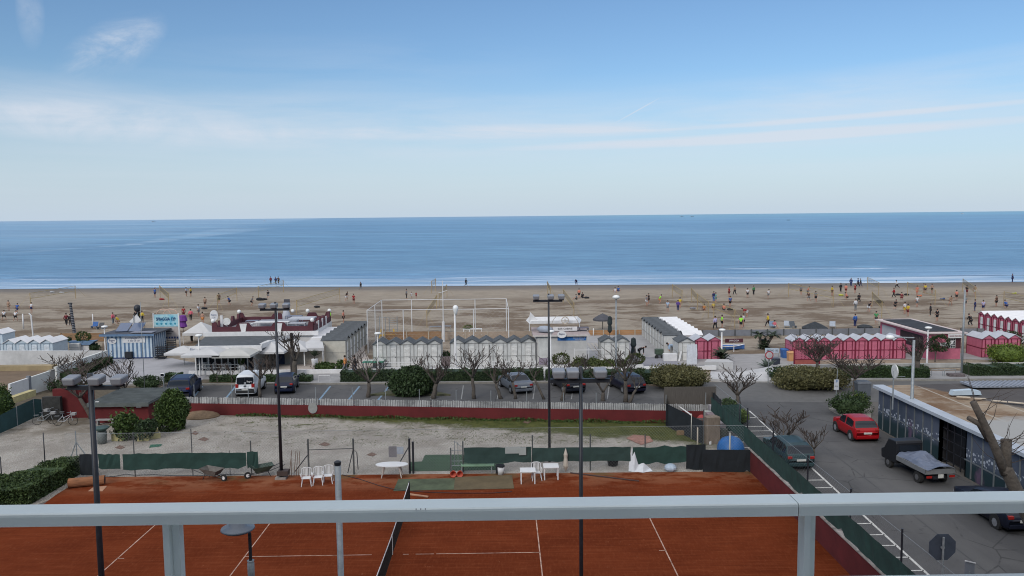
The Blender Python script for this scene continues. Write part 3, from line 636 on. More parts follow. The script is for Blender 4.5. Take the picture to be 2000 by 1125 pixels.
MB().lathe([(.02, .12), (.16, .11), (.17, .02), (.30, -.02), (.31, -.05), (.25, -.09), (.02, -.12)][::-1], 24, (-.215, 0, zc+.03)).build('lamp_head', mat('lamp_disc', (.12, .14, .17), .35, .1, 5), t, smooth=True)
# ---- balcony rail ----
alu = mat('rail_paint', (.62, .68, .665), .42, .10, 2.2, spec=.5, bump=.04, det=8)
Yr = 1.36
pl = G(0, 984, 14.05); 
def railz(py, px): return ZA(py, XA(px, Yr, 14.1), Yr)
z1 = railz(1006, 0); z2 = railz(1030, 0); zt = z1
xj = XA(1560.5, Yr, 14.1)
t = E('balcony_railing', 'pale grey painted metal railing of the balcony we look from', 'railing', (0, Yr, 13.0))
def railbox(xa, xb):
    b = MB(); w0 = .055; c = .005
    prof = [(0, z2), (w0, z2), (w0, z1-c), (w0-c, z1), (c, z1), (.0015, z1-.0015), (0, z1-c)]
    n = len(prof); b.add([(xa, Yr+y, z) for y, z in prof]+[(xb, Yr+y, z) for y, z in prof], [tuple(range(n)), tuple(reversed(range(n, 2*n)))]+[(i, n+i, n+(i+1) % n, (i+1) % n) for i in range(n)])
    return b
bw(railbox(-2.2, xj-.0008), 'handrail', alu, t); bw(railbox(xj+.0008, 2.2), 'handrail', alu, t)
for pxa in (343, 1575):
    xc = XA(pxa, Yr+.03, 14); b = MB(); b.box(xc-.012, xc-.001, Yr+.010, Yr+.04, 12.9, z2-.001); b.box(xc-.0008, xc+.012, Yr+.022, Yr+.0402, 12.9, z2-.0012); bw(b, 'post', alu, t)
q = MB()
for i in range(3): q.ball((XA(815+i*9, Yr, 14), Yr-.0005, ZA(994, XA(820, Yr, 14), Yr)), .0007, 6)
bw(q, 'scuff_marks', black, t)
zl = ZA(1136, XA(1900, Yr, 13.9), Yr)
b = MB().box(-2.2, 2.2, Yr+.012, Yr+.034, zl-.03, zl-.002); bw(b, 'lower_rail', alu, t)
# ================= fences and walls =================
# red wall with pale pickets between court yard and car park
x0, x1 = G(364, 810).x, G(1385, 828).x
p0, p1 = V((x0, WY(x0), 0)), V((x1, WY(x1), 0)); hw = top(370, 810, 788); hp = top(370, 810, 775.5)
b = MB(); b.prism([(p0.x, p0.y), (p1.x, p1.y), (p1.x, p1.y+.22), (p0.x, p0.y+.22)], 0, hw)
solo(b, 'perimeter_wall', redwall, 'long low red painted wall between the gravel yard and the car park', 'wall')
t = E('picket_fence', 'weathered grey-white picket fence standing on the long red wall', 'fence', (p0.x, p0.y, hw))
pk = mat('weathered_picket', (.36, .37, .37), .9, .55, 1.1, col2=(.50, .50, .49)); b = MB(); d = (p1-p0); Ln = d.length; d.normalize(); s = .0; rg = random.Random(5)
while s < Ln:
    w_ = .085; a = p0+d*s; tl = rg.uniform(-.05, .05); hh = hp-hw-.0+rg.uniform(-.035, .02)
    if rg.random() > .02: b.bar((a.x-p0.x, a.y-p0.y+.08, .01), (a.x-p0.x+tl*.3, a.y-p0.y+.08, hh), w_, .025)
    s += .127
b.build('pickets', pk, t)
b = MB(); b.bar((0, .12, .1), (p1.x-p0.x, p1.y-p0.y+.12, .1), .03, .05); b.bar((0, .12, .38), (p1.x-p0.x, p1.y-p0.y+.12, .38), .03, .05); b.build('rail', mat('grey_wood', (.16, .15, .14)), t)
for px, pt in ((378, 752), (452, 752), (484, 755), (616, 757), (688, 758), (753, 760), (819, 761), (891, 763), (959, 764), (1029, 766), (1101, 768), (1165, 768), (1302, 772), (1380, 768)):
    X = XA(px, WY(XA(px, 58)), 1); Y = WY(X); z = ZA(pt, X, Y)
    bw(MB().tube([(X, Y+.16, hw), (X, Y+.16, z)], .028, 5), 'post', steel, t)
# weathered brown screen on top near the right end
X0, X1 = XA(1283, 58.5), XA(1383, 58.0)
solo(MB().box(X0, X1, WY(12)+.55, WY(12)+.6, .9, 2.45), 'reed_screen', mat('reed_brown', (.085, .075, .065), .95, .3, 3, stretch=(12, 1, .5)), 'dark brown reed screen standing behind the right end of the picket fence', 'screen')
# court side wall and its green screen along the street
t = E('perimeter_wall', 'dark red wall along the right side of the tennis court beside the street', 'wall', (14, 26, 0)); bw(MB().box(13.9, 14.12, 8, CF, 0, 1.24), 'wall', redwall, t); bw(MB().box(13.86, 14.15, 8, CF+.03, 1.24, 1.285), 'coping', mat('pale_coping', (.27, .24, .22), .9, .45, 3), t)
def chain(xa, ya, xb, yb, z0, z1, step=.16, r=.0035):
    b = MB(); d = V((xb-xa, yb-ya, 0)); L_ = d.length; d.normalize(); h = z1-z0; n_ = V((-d.y, d.x, 0))*r; s = -h
    while s < L_:
        for sg in (1, -1):
            u0, u1 = s, s+h; q0, q1 = (z0, z1) if sg > 0 else (z1, z0)
            a0 = max(u0, 0); a1 = min(u1, L_)
            if a1 <= a0: continue
            za = q0+(q1-q0)*(a0-u0)/h; zb = q0+(q1-q0)*(a1-u0)/h
            A = V((xa, ya, 0))+d*a0; B = V((xa, ya, 0))+d*a1
            b.add([(A.x, A.y, za-r), (B.x, B.y, zb-r), (B.x, B.y, zb+r), (A.x, A.y, za+r)], [(0, 1, 2, 3)])
        s += step
    return b
def wavy(xa, ya, xb, yb, z0, z1, n=60, amp=.06, seed=1, sag=0):
    rg = random.Random(seed); P = [[], [], []]
    for i in range(n+1):
        f = i/n; x = xa+(xb-xa)*f; y = ya+(yb-ya)*f; j = rg.uniform(-amp, amp); k = rg.uniform(-amp, amp)
        P[0].append((x, y, z0+k+(rg.uniform(0, .2) if rg.random() < .08 else 0))); P[1].append((x+rg.uniform(-.03, .03), y+rg.uniform(-.04, .04), (z0+z1)/2)); P[2].append((x, y, z1+j*.6-abs(sag)*math.sin(f*math.pi*5)**2))
    b = MB().quads(P); o = len(b.v); m_ = len(b.f)
    return b
t = E('court_fence', 'wire fence with dark green screen on the red wall along the street', 'fence', (14.02, 26, 1.28))
bw(wavy(13.97, 9, 13.97, CF+8.6, 1.30, 2.28, 120, .04, 2), 'windscreen', dkgreen, t); bw(chain(14.06, 9, 14.06, CF+8, 1.3, 3.3, .22), 'chain_link', steel, t)
for y in (15.5, 19.5, 23.3, 27.4, 31.6, 36.2, 41.0, 45.4): bw(MB().tube([(14.02, y, 1.28), (14.02, y, 3.45)], .04, 6), 'post', black, t)
bw(MB().tube([(14.02, 9, 3.3), (14.02, CF+8, 3.3)], .008, 4), 'top_wire', steel, t); bw(MB().tube([(14.02, 16.9, 1.3), (14.02, 15.6, 2.7)], .035, 5), 'brace', black, t)
# taller dark net screen by the street corner
solo(wavy(XA(1408, 53), 52.9, XA(1447, 53), 53.0, 0, ZA(790, 14.5, 53), 10, .05, 8), 'shade_net', dkgreen, 'tall dark green shade net at the corner of the storage yard beside the street', 'screen')
pole('black fence pole beside the tall green shade net', 1444, 848, 775, .04, black, 'fence_pole')
b = wavy(XA(1384, 57), 57.3, XA(1410, 53), 53.2, 0, 2.1, 14, .15, 9); solo(b, 'shade_net', dknet, 'crumpled black net hanging from the picket fence end towards the storage yard', 'screen')
# far court fence
t = E('court_fence', 'wire mesh fence with posts along the far edge of the clay court', 'fence', (-5, CF+.15, 0)); FY = CF+.2
bw(chain(-25, FY, 13.7, FY, .05, 2.55, .17, .004), 'chain_link', steel, t)
bw(MB().tube([(-25, FY, 2.55), (13.7, FY, 2.55)], .008, 4), 'top_wire', steel, t)
for px, pt, pb, r in ((262, 845, 924, .035), (375, 838, 924, .03), (448, 880, 924, .02), (490, 861, 924, .04), (880, 875, 920, .03), (904, 862, 922, .035), (1040, 850, 922, .04), (1153, 848, 920, .04), (1260, 848, 919, .035), (1374, 800, 915, .03)):
    X = XA(px, FY, 1); bw(MB().tube([(X, FY+.03, 0), (X, FY+.03, ZA(pt, X, FY))], r, 6), 'post', mat('dark_steel', (.07, .075, .075), .6), t)
MBt = MB(); a = (XA(575, FY), FY, .05); 
for (ax, ay, bx, by) in ((577, 920, 605, 885), (780, 905, 802, 868)):
    bw(MB().tube([(XA(ax, FY), FY-.05, max(.02, ZA(ay, XA(ax, FY), FY))), (XA(bx, FY), FY-.05, ZA(by, XA(bx, FY), FY))], .03, 5), 'brace', black, t)
# the gate frame in it
t = E('court_gate', 'plain steel gate frame in the far court fence behind the white chairs', 'gate', (XA(647, FY), FY-.08, 0))
xa, xb = XA(603, FY, 1), XA(691, FY, 1); za, zb = ZA(857, xa, FY), ZA(878, xa, FY)
for x in (xa, xb): bw(MB().tube([(x, FY-.08, 0), (x, FY-.08, za)], .05, 6), 'post', mat('dark_steel', (.07, .075, .075), .6), t)
bw(MB().tube([(xa, FY-.08, zb), (xb, FY-.08, zb+.05)], .02, 5), 'crossbar', black, t)
bw(MB().tube([(xb-.35, FY-.1, .1), (xb-.1, FY-.12, 1.1), (xb, FY-.12, 1.5), (xb+.2, FY-.12, 1.3), (xb+.25, FY-.12, .3)], .025, 5), 'hose', black, t)
t = E('court_gate', 'pair of dark gate posts in the far court fence right of the oval white table', 'gate', (XA(803, FY), FY, 0))
for px, pt in ((800, 856), (807, 862)): X = XA(px, FY, 1); bw(MB().tube([(X, FY-.06, 0), (X, FY-.06, ZA(pt, X, FY))], .06, 6), 'post', black, t)
# green screens hung on it
def cloth(label, pxa, pya, pxb, pyb, pt, m, seed=1, Y=None, amp=.05, name='windscreen'):
    Y = Y or FY-.12; xa, xb = XA(pxa, Y, .8), XA(pxb, Y, .8); z0 = max(.03, ZA(pyb, (xa+xb)/2, Y)); z1 = ZA(pt, (xa+xb)/2, Y)
    b = wavy(xa, Y, xb, Y, z0, z1, max(6, int((xb-xa)*2.2)), amp, seed); o = solo(b, name, m, label, 'screen', 'green windscreens of the court'); return o
cloth('black net panel at the left end of the court fence behind the black mast', 156, 0, 192, 928, 887, dknet, 1, amp=.02)
cloth('short torn green windscreen just right of the black mast on the left', 192, 0, 235, 916, 887, dkgreen, 2)
cloth('long dark green windscreen hung on the left part of the far court fence', 240, 0, 481, 916, 885, dkgreen, 3)
cloth('narrow folded end of green windscreen beside the green wheelbarrow', 483, 0, 504, 914, 882, dkgreen, 4)
cloth('dark green windscreen behind the green bench on the court fence', 906, 0, 1038, 903, 874, mat('faded_green_net', (.025, .05, .045), .9, .2, 1.5), 5)
cloth('green windscreen right of the third mast, above the white tables', 1040, 0, 1232, 901, 874, mat('faded_green_net', (.025, .05, .045)), 6)
cloth('torn dark green windscreen sagging at the right end of the court fence', 1236, 0, 1345, 903, 872, dkgreen, 7, amp=.12)
cloth('black net screen at the right end of the far court fence', 1340, 0, 1378, 918, 868, dknet, 8)
# storage pen with black nets
solo(wavy(XA(1372, 44.5), 44.45, 13.88, 44.3, 0, ZA(872, 12.4, 45), 14, .03, 11), 'shade_net', dknet, 'tall black net closing the front of the storage pen', 'screen')
b = MB(); a = G(1300, 832); q = G(1372, 868); b.quads([[(a.x, a.y, .0), (q.x, q.y, 0)], [(a.x, a.y, 1.6), (q.x, q.y, 1.5)]]); solo(b, 'shade_net', dknet, 'slanting black net on the left side of the storage pen', 'screen')
b = MB(); a = G(1302, 834); b.quads([[(a.x, a.y, .0), (a.x+.5, a.y+2.4, 0)], [(a.x, a.y, 1.75), (a.x+.5, a.y+2.4, 1.6)]]); solo(b, 'shade_net', dknet, 'upright black net standing against the right end of the red wall', 'screen')
# low white beach wall
b = MB(); xa, xb = XA(372, 74.8), XA(1398, 74)
b.prism([(xa, PW(xa)), (xb, PW(xb)), (xb, PW(xb)+.25), (xa, PW(xa)+.25)], .13, .5); solo(b, 'beach_wall', white, 'low white wall along the promenade in front of the white cabins and bar', 'wall')
a, q = G(1520, 722), G(2080, 717); b = MB().prism([(a.x, a.y), (q.x, q.y), (q.x, q.y+.25), (a.x, a.y+.25)], .05, .45); solo(b, 'beach_wall', mat('grey_kerb_wall', (.34, .335, .315), .9, .2, 1), 'low grey concrete wall in front of the pink cabins on the right', 'wall')
# white rail fences in front of the cabins
def railfence(label, px0, px1, py, hz, rails=3, step=1.3):
    Y = G((px0+px1)/2, py).y; xa, xb = XA(px0, Y), XA(px1, Y); t = E('rail_fence', label, 'fence', ((xa+xb)/2, Y, .13), group='white rail fences of the cabins')
    n = max(1, round((xb-xa)/step))
    for i in range(n+1):
        x = xa+(xb-xa)*i/n; bw(MB().box(x-.03, x+.03, Y-.03, Y+.03, .13, .13+hz), 'post', white, t)
    for k in range(rails): z = .13+hz*(k+.9)/rails; bw(MB().box(xa, xb, Y-.045, Y-.03, z-.06, z), 'rail', white, t)
railfence('white rail fence in front of the row of five white cabins', 752, 862, 724, .75)
railfence('white rail fence in front of the row of six white cabins', 880, 1046, 723, .75)
railfence('white rail fence between the blue banner kiosk and the pair of cabins', 1122, 1178, 722, 1.9, 2)
# beach fences
def boards(label, px0, px1, pb, pt, m, pst, gap=2.6, name='board_fence', n=3):
    Y = G((px0+px1)/2, pb).y; xa, xb = XA(px0, Y), XA(px1, Y); h = ZA(pt, (xa+xb)/2, Y); t = E(name, label, 'fence', ((xa+xb)/2, Y, 0))
    b = MB()
    for k in range(n): b.box(xa, xb, Y, Y+.04, .05+h*k/n, .02+h*(k+1)/n)
    bw(b, 'boards', m, t); x = xa
    while x < xb+.1: bw(MB().box(x-.06, x+.06, Y-.08, Y, 0, h+.08), 'post', pst, t); x += gap
    return t
boards('brown horizontal board fence between the far chairs and the striped kiosk on the left', 120, 205, 668, 651, wood, wood)
boards('brown board fence on the sand behind the row of five white cabins', 752, 862, 664, 648, wood, beige)
boards('brown board fence on the sand behind the row of six white cabins', 866, 1040, 664, 648, mat('faded_board', (.32, .25, .19), .85, .2, 1.2), beige)
boards('orange-brown board fence with pale posts around the striped sunshade', 1148, 1262, 657, 645, mat('orange_board', (.36, .19, .085), .85, .2, 1.2, stretch=(.4, 1, 4)), beige, 1.9)
boards('beige low board fence behind the bush planter boat on the left', 134, 200, 678, 670, beige, beige, 3)
boards('grey panel fence with dark posts along the sand left of the pink kiosk', 1372, 1765, 655, 643, greyn, mat('dark_steel', (.07, .075, .075)), 1.95, 'panel_fence', 1)
boards('grey panel fence behind the pink kiosk on the right', 1876, 1922, 655, 642, greyn, mat('dark_steel', (.07, .075, .075)), 1.95, 'panel_fence', 1)
# white walls of the neighbouring pitch on the left
a, q = G(-60, 714), G(112, 716); h_ = top(60, 715, 686)
b = MB().prism([(a.x, a.y), (q.x+4.5, q.y+.1), (q.x+4.5, q.y+.35), (a.x, a.y+.3)], 0, h_); solo(b, 'boundary_wall', offw2, 'long pale wall along the back of the brown sand pitch at the left edge', 'wall')
a, q = G(112, 748), G(212, 710); ha = top(112, 748, 717); hq = top(212, 710, 684); d = (q-a); n_ = V((-d.y, d.x, 0)).normalized()*.25
b = MB().add([(a.x, a.y, 0), (q.x, q.y, 0), (q.x+n_.x, q.y+n_.y, 0), (a.x+n_.x, a.y+n_.y, 0), (a.x, a.y, ha), (q.x, q.y, hq), (q.x+n_.x, q.y+n_.y, hq), (a.x+n_.x, a.y+n_.y, ha)], [(3, 2, 1, 0), (4, 5, 6, 7), (0, 1, 5, 4), (1, 2, 6, 5), (2, 3, 7, 6), (3, 0, 4, 7)])
solo(b, 'boundary_wall', mat('white_render', (.55, .555, .53), .85, .12, 1, bump=.2), 'white wall slanting away towards the blue striped kiosk', 'wall')
a, q = G(22, 783), G(108, 757); ha = top(22, 783, 750); hq = top(108, 757, 722)
t = E('boundary_wall', 'white rendered wall with grey pillars in front of the brown sand pitch', 'wall', (a.x, a.y, 0)); d = (q-a); n_ = V((-d.y, d.x, 0)).normalized()*.2
def seg(f0, f1, off, m, name, ex=0, th=1.0):
    A = a+d*f0-n_*off; B = a+d*f1-n_*off; z0a = ha+(hq-ha)*f0+ex; z1a = ha+(hq-ha)*f1+ex; k = n_*th
    b = MB().add([(A.x, A.y, 0), (B.x, B.y, 0), (B.x+k.x, B.y+k.y, 0), (A.x+k.x, A.y+k.y, 0), (A.x, A.y, z0a), (B.x, B.y, z1a), (B.x+k.x, B.y+k.y, z1a), (A.x+k.x, A.y+k.y, z0a)], [(3, 2, 1, 0), (4, 5, 6, 7), (0, 1, 5, 4), (1, 2, 6, 5), (2, 3, 7, 6), (3, 0, 4, 7)])
    bw(b, name, m, t)
seg(0, .4, 0, white, 'panel'); seg(.44, .9, 0, mat('white_render', (.5, .5, .5)), 'panel'); seg(.4, .44, .3, greyn, 'pillar', .15, 1.6); seg(.9, 1.0, .3, mat('bare_concrete', (.30, .285, .26), .9, .2, 1.5), 'pillar', .05, 1.6)
a2, q2 = G(-60, 722), G(112, 722); b = MB().box(a2.x, q2.x, q2.y-.9, q2.y+.0, 0, .55); solo(b, 'pitch_kerb', mat('ochre_concrete', (.27, .21, .12), .95, .25, .8), 'broad ochre kerb along the back of the brown sand pitch', 'kerb')
# yellow ledge under the wall and the green fence below it
a, q = G(22, 806), G(66, 790); b = MB().bar((a.x, a.y, .95), (q.x, q.y, .95), .5, .5); solo(b, 'stone_ledge', mat('yellow_stone', (.42, .36, .18), .95, .25, 3, bump=.4), 'yellowish stone ledge below the white wall at the left edge', 'ledge')
t = E('screen_fence', 'dark green screened fence with grey stays along the left side of the gravel yard', 'fence', G(60, 822))
pts = [G(-25, 858), G(35, 832), G(68, 816), G(84, 812)]; hs = [top(-25, 858, 825), top(35, 832, 794), top(66, 816, 779), top(84, 812, 780)]
b = MB(); b.quads([[(p.x, p.y, .02) for p in pts], [(p.x, p.y, h) for p, h in zip(pts, hs)]]); bw(b, 'windscreen', mat('teal_net', (.022, .06, .062), .9, .2, 1.2), t)
for p, h in zip(pts, hs): bw(MB().tube([(p.x, p.y-.05, 0), (p.x, p.y-.05, h)], .04, 5), 'post', steel, t)
p = pts[2]; bw(MB().tube([(p.x-.55, p.y-1.6, 0), (p.x, p.y-.1, hs[2]*.85)], .035, 5), 'stay', steel, t)
# thin stray posts in the yard
for px, pb, pt, lab in ((88, 905, 845, 'thin dark fence post behind the clipped hedge on the left'), (5, 960, 892, 'dark braced post at the left edge')):
    pole(lab, px, pb, pt, .035, black, 'fence_post')
t = E('braced_post', 'dark post with two raking stays standing at the end of the clipped hedge', 'post', G(152, 925)); h = top(152, 925, 842); ds = h*.75
MB().tube([(0, 0, 0), (0, 0, h)], .035, 6).build('post', steel, t)
for dx, dy in ((-.75, .1), (1.1, .2)): MB().tube([(dx, dy, 0), (0, 0, ds)], .03, 5).build('stay', steel, t)
# wall clutter
p = G(611, 800); 
# ================= buildings =================
# blue and white striped kiosk
Y0 = G(255, 703).y; xa, xb = XA(210, Y0), XA(298, Y0); h = ZA(654, (xa+xb)/2, Y0); D_ = 3.6; z0 = .15
t = E('striped_kiosk', 'beach kiosk with blue and white vertical stripes and dark flat roof on the left', 'kiosk', (xa, Y0, z0)); W_ = xb-xa; h -= z0
b = MB().box(0, W_, 0, D_, 0, h).build('wall', skyw, t); n = 11; b = MB()
for i in range(n):
    u = W_*(i+.18)/n; b.box(u, u+W_/n*.42, -.015, .004, .12, h)
for i in range(7): u = D_*(i+.2)/7; b.box(-.015, .004, u, u+.22, .12, h); b.box(W_-.004, W_+.015, u, u+.22, .12, h)
b.build('stripes', bluep, t); MB().box(-.03, W_+.03, -.03, .0, 0, .12).build('base_strip', navy, t)
r = MB().box(-.5, W_+.45, -.45, D_+.5, h, h+.14).build('roof', mat('slate_boards', (.06, .065, .08), .8, .35, 1.2, stretch=(1, 5, 1)), t)
MB().box(-.52, W_+.47, -.47, -.452, h-.09, h+.13).build('fascia', bluep, r)
sg = MB().box(W_*.36, W_*.86, -.06, -.02, h-.82, h-.12).build('sign_board', white, t)
text('www.spiaggia129.it', 'lettering', .30, navy, sg, (W_*.61, -.07, h-.32), sx_=.78); text('T. 333 129 129', 'lettering', .22, navy, sg, (W_*.61, -.07, h-.64), sx_=.9)
sg = MB().disc((W_*.13, -.05, h-.62), (0, -1, 0), .45, .04, 24, .68).build('oval_sign', white, t); text('Bagno', 'lettering', .28, navy, sg, (W_*.13, -.08, h-.56), sx_=.9); text('129', 'lettering', .18, navy, sg, (W_*.13, -.08, h-.78))
g_ = MB().box(W_*.42, W_*.57, -.35, -.03, .1, .75).build('louvre_box', black, t)
# solar panels, each a thing resting on the roof
for k, (u, v, l) in enumerate(((1.1, 1.3, 'left'), (2.5, 1.3, 'right'))):
    s_ = E('solar_panel', 'tilted solar panel on the striped kiosk roof, the '+l+' one of two', 'solar panel', (xa+u, Y0+v, z0+h+.14), rad(8))
    MB().add([(-.6, -.4, .1), (.6, -.4, .1), (.8, .9, .8), (-.4, .9, .8), (-.6, -.4, .15), (.6, -.4, .15), (.8, .9, .85), (-.4, .9, .85)], [(3, 2, 1, 0), (4, 5, 6, 7), (0, 1, 5, 4), (1, 2, 6, 5), (2, 3, 7, 6), (3, 0, 4, 7)]).build('panel', mat('solar_blue', (.09, .12, .19), .15, .1, 4, spec=.8), s_)
    b = MB().bar((-.55, -.3, 0), (-.55, -.3, .12), .04); b.bar((.7, .8, 0), (.7, .8, .8), .04); b.bar((-.35, .8, 0), (-.35, .8, .8), .04); b.build('frame', steel, s_)
s_ = E('antenna_panel', 'white square panel tilted up behind the solar panels on the striped kiosk', 'panel', (xa+1.75, Y0+2.6, z0+h+.14)); MB().bar((0, 0, 0), (0, 0, 1.6), .06).build('post', steel, s_)
MB().add([(-.5, 0, .9), (.0, 0, .5), (.75, .1, 1.0), (.3, .1, 1.7), (-.5, .05, .9), (.0, .05, .5), (.75, .15, 1.0), (.3, .15, 1.7)], [(3, 2, 1, 0), (4, 5, 6, 7), (0, 1, 5, 4), (1, 2, 6, 5), (2, 3, 7, 6), (3, 0, 4, 7)]).build('panel', white, s_)
MB().ball((.45, 0, 2.35), .36, 12, 1.15).build('black_ball', black, s_, smooth=True); MB().bar((.45, 0, 1.5), (.45, 0, 2.1), .04).build('rod', steel, s_)
solo(MB().box(xa+2.6, xb+.2, Y0-.2, Y0+.9, z0+h+.2, z0+h+.28), 'roof_board', mat('board_grey', (.2, .21, .25)), 'loose grey board with pale edge lying on the striped kiosk roof', 'board')
# billboard
Y1 = G(328, 690).y; xa, xb = XA(303, Y1), XA(352, Y1); zt_ = ZA(614, xa, Y1); zb_ = ZA(664, xa, Y1)
t = E('billboard', 'tall beach billboard on two white posts with the words SPIAGGIA 129', 'billboard', ((xa+xb)/2, Y1, .13)); w_ = xb-xa
for x in (xa, xb): bw(MB().box(x-.07, x+.07, Y1-.06, Y1+.08, .13, zt_+.1), 'post', white, t)
bd = bw(MB().box(xa+.07, xb-.07, Y1-.02, Y1+.03, zb_, zt_), 'panel', mat('billboard_sand', (.36, .32, .30), .6, .12, 2), t)
bw(MB().box(xa+.08, xb-.08, Y1-.04, Y1-.021, ZA(638, xa, Y1), zt_-.02), 'sky_picture', mat('billboard_sky', (.10, .42, .58), .6, .1, 1.2, col2=(.45, .62, .62), det=2), t)
text('SPIAGGIA 129', 'lettering', .46, mat('billboard_blue', (.004, .05, .15)), t, (0, -.06, ZA(623.5, xa, Y1)-.13), sx_=.76, bold=.016)
q = MB()
for i in range(5): x = -w_*.36+w_*.18*i; q.disc((x, -.045, ZA(632.5, xa, Y1)-.13), (0, -1, 0), .12, .01, 10)
q.build('picture_dots', mat('billboard_teal', (.03, .25, .36)), t)
for i, s in enumerate(('BAR - RISTORANTE', 'CABINE - OMBRELLONI', 'GIOCHI - BEACH')): text(s, 'lettering', .17, mat('billboard_text', (.04, .04, .06)), t, (0, -.05, ZA(643+i*4.5, xa, Y1)-.13), sx_=.85, bold=.006)
q = MB(); zi = ZA(659.5, xa, Y1)-.13
for i in range(9): x = -w_*.43+w_*.1075*i; q.box(x-.085, x+.085, -.05, -.03, zi-.1, zi+.1)
q.build('pictograms', navy, t)
q = MB()
for cx in (-.25, .5): q.tube([(cx+.75*math.cos(a_), 0, zt_-.13+.0+.55*math.sin(a_)) for a_ in [math.pi*i/12 for i in range(13)]], .05, 5)
q.build('arched_top', mat('salmon_arch', (.52, .36, .28)), t)
# bar building: front glazed wing
Y2 = G(440, 729).y; xa, xb = XA(383, Y2), XA(497, Y2); zr = 2.55; YB = G(450, 654, zr).y
t = E('beach_bar', 'white beach bar with glazed front, dark grey flat roof and maroon walled terrace', 'building', ((xa+xb)/2, Y2, .13))
xe = XA(735, 80, 0)
XL, XR = G(411, 650, 2.9).x, G(606, 650, 2.9).x; YF = G(500, 650.5, 2.75).y
bw(MB().box(XA(381, Y2), XA(497, Y2), Y2+.3, YF-.01, .13, 2.35), 'wall', offw, t)
bw(MB().box(XL, XR+.01, YF, YF+9.0, .13, 2.78), 'wall', white, t)
fr = MB(); gl = MB(); n = 9
for i in range(n+1): x = xa+(xb-xa)*i/n; fr.box(x-.06, x+.06, Y2, Y2+.1, .13, 2.3)
fr.box(xa, xb, Y2-.01, Y2+.1, 2.1, 2.35); fr.box(xa, xb, Y2-.01, Y2+.1, .13, .3)
for i in range(n):
    x = xa+(xb-xa)*i/n; pn = bw(MB().box(x+.06, x+(xb-xa)/n-.06, Y2+.03, Y2+.06, .3, 2.1), 'window', glassd, t)
bw(fr, 'window_frame', white, t)
xs_ = xb+.6
bw(MB().prism([(XA(378, Y2), Y2+.2), (xs_, Y2+.2), (xs_+1.1, YF-.4), (XA(404, YF, 2.5), YF-.4)], 2.36, 2.5), 'front_roof', greyroof, t)
f = MB(); zs = ZA(672.5, xa, Y2); f.box(xa-.6, xs_+.15, Y2+.02, Y2+.2, 2.1, 2.62); f.add([(xs_+.02, Y2+.2, 2.3), (xs_+1.12, YF-.4, 2.3), (xs_+1.12, YF-.4, 2.75), (xs_+.02, Y2+.2, 2.75), (xs_+.16, Y2+.2, 2.3), (xs_+1.26, YF-.4, 2.3), (xs_+1.26, YF-.4, 2.75), (xs_+.16, Y2+.2, 2.75)], [(0, 1, 2, 3), (5, 4, 7, 6), (3, 2, 6, 7), (0, 3, 7, 4)])
fa = bw(f, 'fascia', white, t); 
for x, s in ((-2.6, 'Ristorante'), (1.1, 'Bagno 129')): text(s, 'lettering', .3, mat('faded_blue_text', (.18, .22, .32)), fa, (x, Y2-.0-t.location.y, 2.33-.13))
bw(MB().box(XL-.8, XR+.6, YF-.35, YF-.02, 2.5, 2.92), 'cornice', white, t)
# parapet of the terrace with arched humps
def parapet(p, q, z, h, humps, th=.22):
    p, q = V(p), V(q); d = q-p; L_ = d.length; n = 90; prof = []
    for i in range(n+1):
        s = i/n; zz = h
        for hc, hw2, hh in humps:
            k = abs(s-hc)/hw2
            if k < 1: zz = max(zz, h+hh*(1 if k < .55 else math.cos((k-.55)/.45*math.pi/2)))
        prof.append(zz)
    nn = V((-d.y, d.x, 0)).normalized()*th; b = MB(); A = []; B = []; C = []; D = []
    for i in range(n+1):
        a = p+d*(i/n); A.append((a.x, a.y, z)); B.append((a.x, a.y, z+prof[i])); C.append((a.x+nn.x, a.y+nn.y, z+prof[i])); D.append((a.x+nn.x, a.y+nn.y, z))
    return b.quads([A, B, C, D])
zp = 2.8; YK = YF+8.4
hm = lambda k: [((i+.5)/k, .055, .42) for i in range(k)]
xe_ = [(0.02, .035, .5), (.98, .035, .5)]
bw(parapet((XL, YF, 0), (XR, YF, 0), zp, .62, [(.31, .075, .42), (.66, .075, .42)]+xe_), 'parapet', maroon, t)
bw(parapet((XL+.22, YK, 0), (XL+.22, YF+.22, 0), zp, .6, [(.12, .03, .5), (.35, .045, .5), (.62, .045, .5), (.85, .045, .5)]), 'parapet', maroon, t)
bw(parapet((XR, YF+.22, 0), (XR, YK, 0), zp, .6, [(.1, .045, .5), (.35, .045, .5), (.6, .045, .5), (.97, .04, .6)]), 'parapet', maroon, t)
bw(parapet((XL, YK, 0), (XR, YK, 0), zp, .6, [(.03, .03, .5), (.42, .06, .4), (.8, .06, .45), (.97, .03, .5)]), 'parapet', maroon, t)
bw(MB().box(XL+.2, XR-.2, YF+.2, YK, 2.79, 2.83), 'terrace_floor', mat('terrace_grey', (.25, .245, .25), .9, .15, 1), t)
for fx in (.31, .66):
    x = XL+(XR-XL)*fx; bw(MB().xz([(x-.38, zp+.95), (x-.2, zp+.02), (x+.2, zp+.02), (x+.38, zp+.95)], YF-.05, YF-.002), 'panel', white, t)
for y in (YF+2.3, YF+4.2, YF+6): bw(MB().add([(XR+.002, y-.3, zp+.9), (XR+.002, y+.3, zp+.9), (XR+.002, y+.15, zp), (XR+.002, y-.15, zp), (XR+.05, y-.3, zp+.9), (XR+.05, y+.3, zp+.9), (XR+.05, y+.15, zp), (XR+.05, y-.15, zp)], [(4, 5, 6, 7), (3, 2, 1, 0), (0, 1, 5, 4), (1, 2, 6, 5), (2, 3, 7, 6), (3, 0, 4, 7)]), 'panel', white, t)
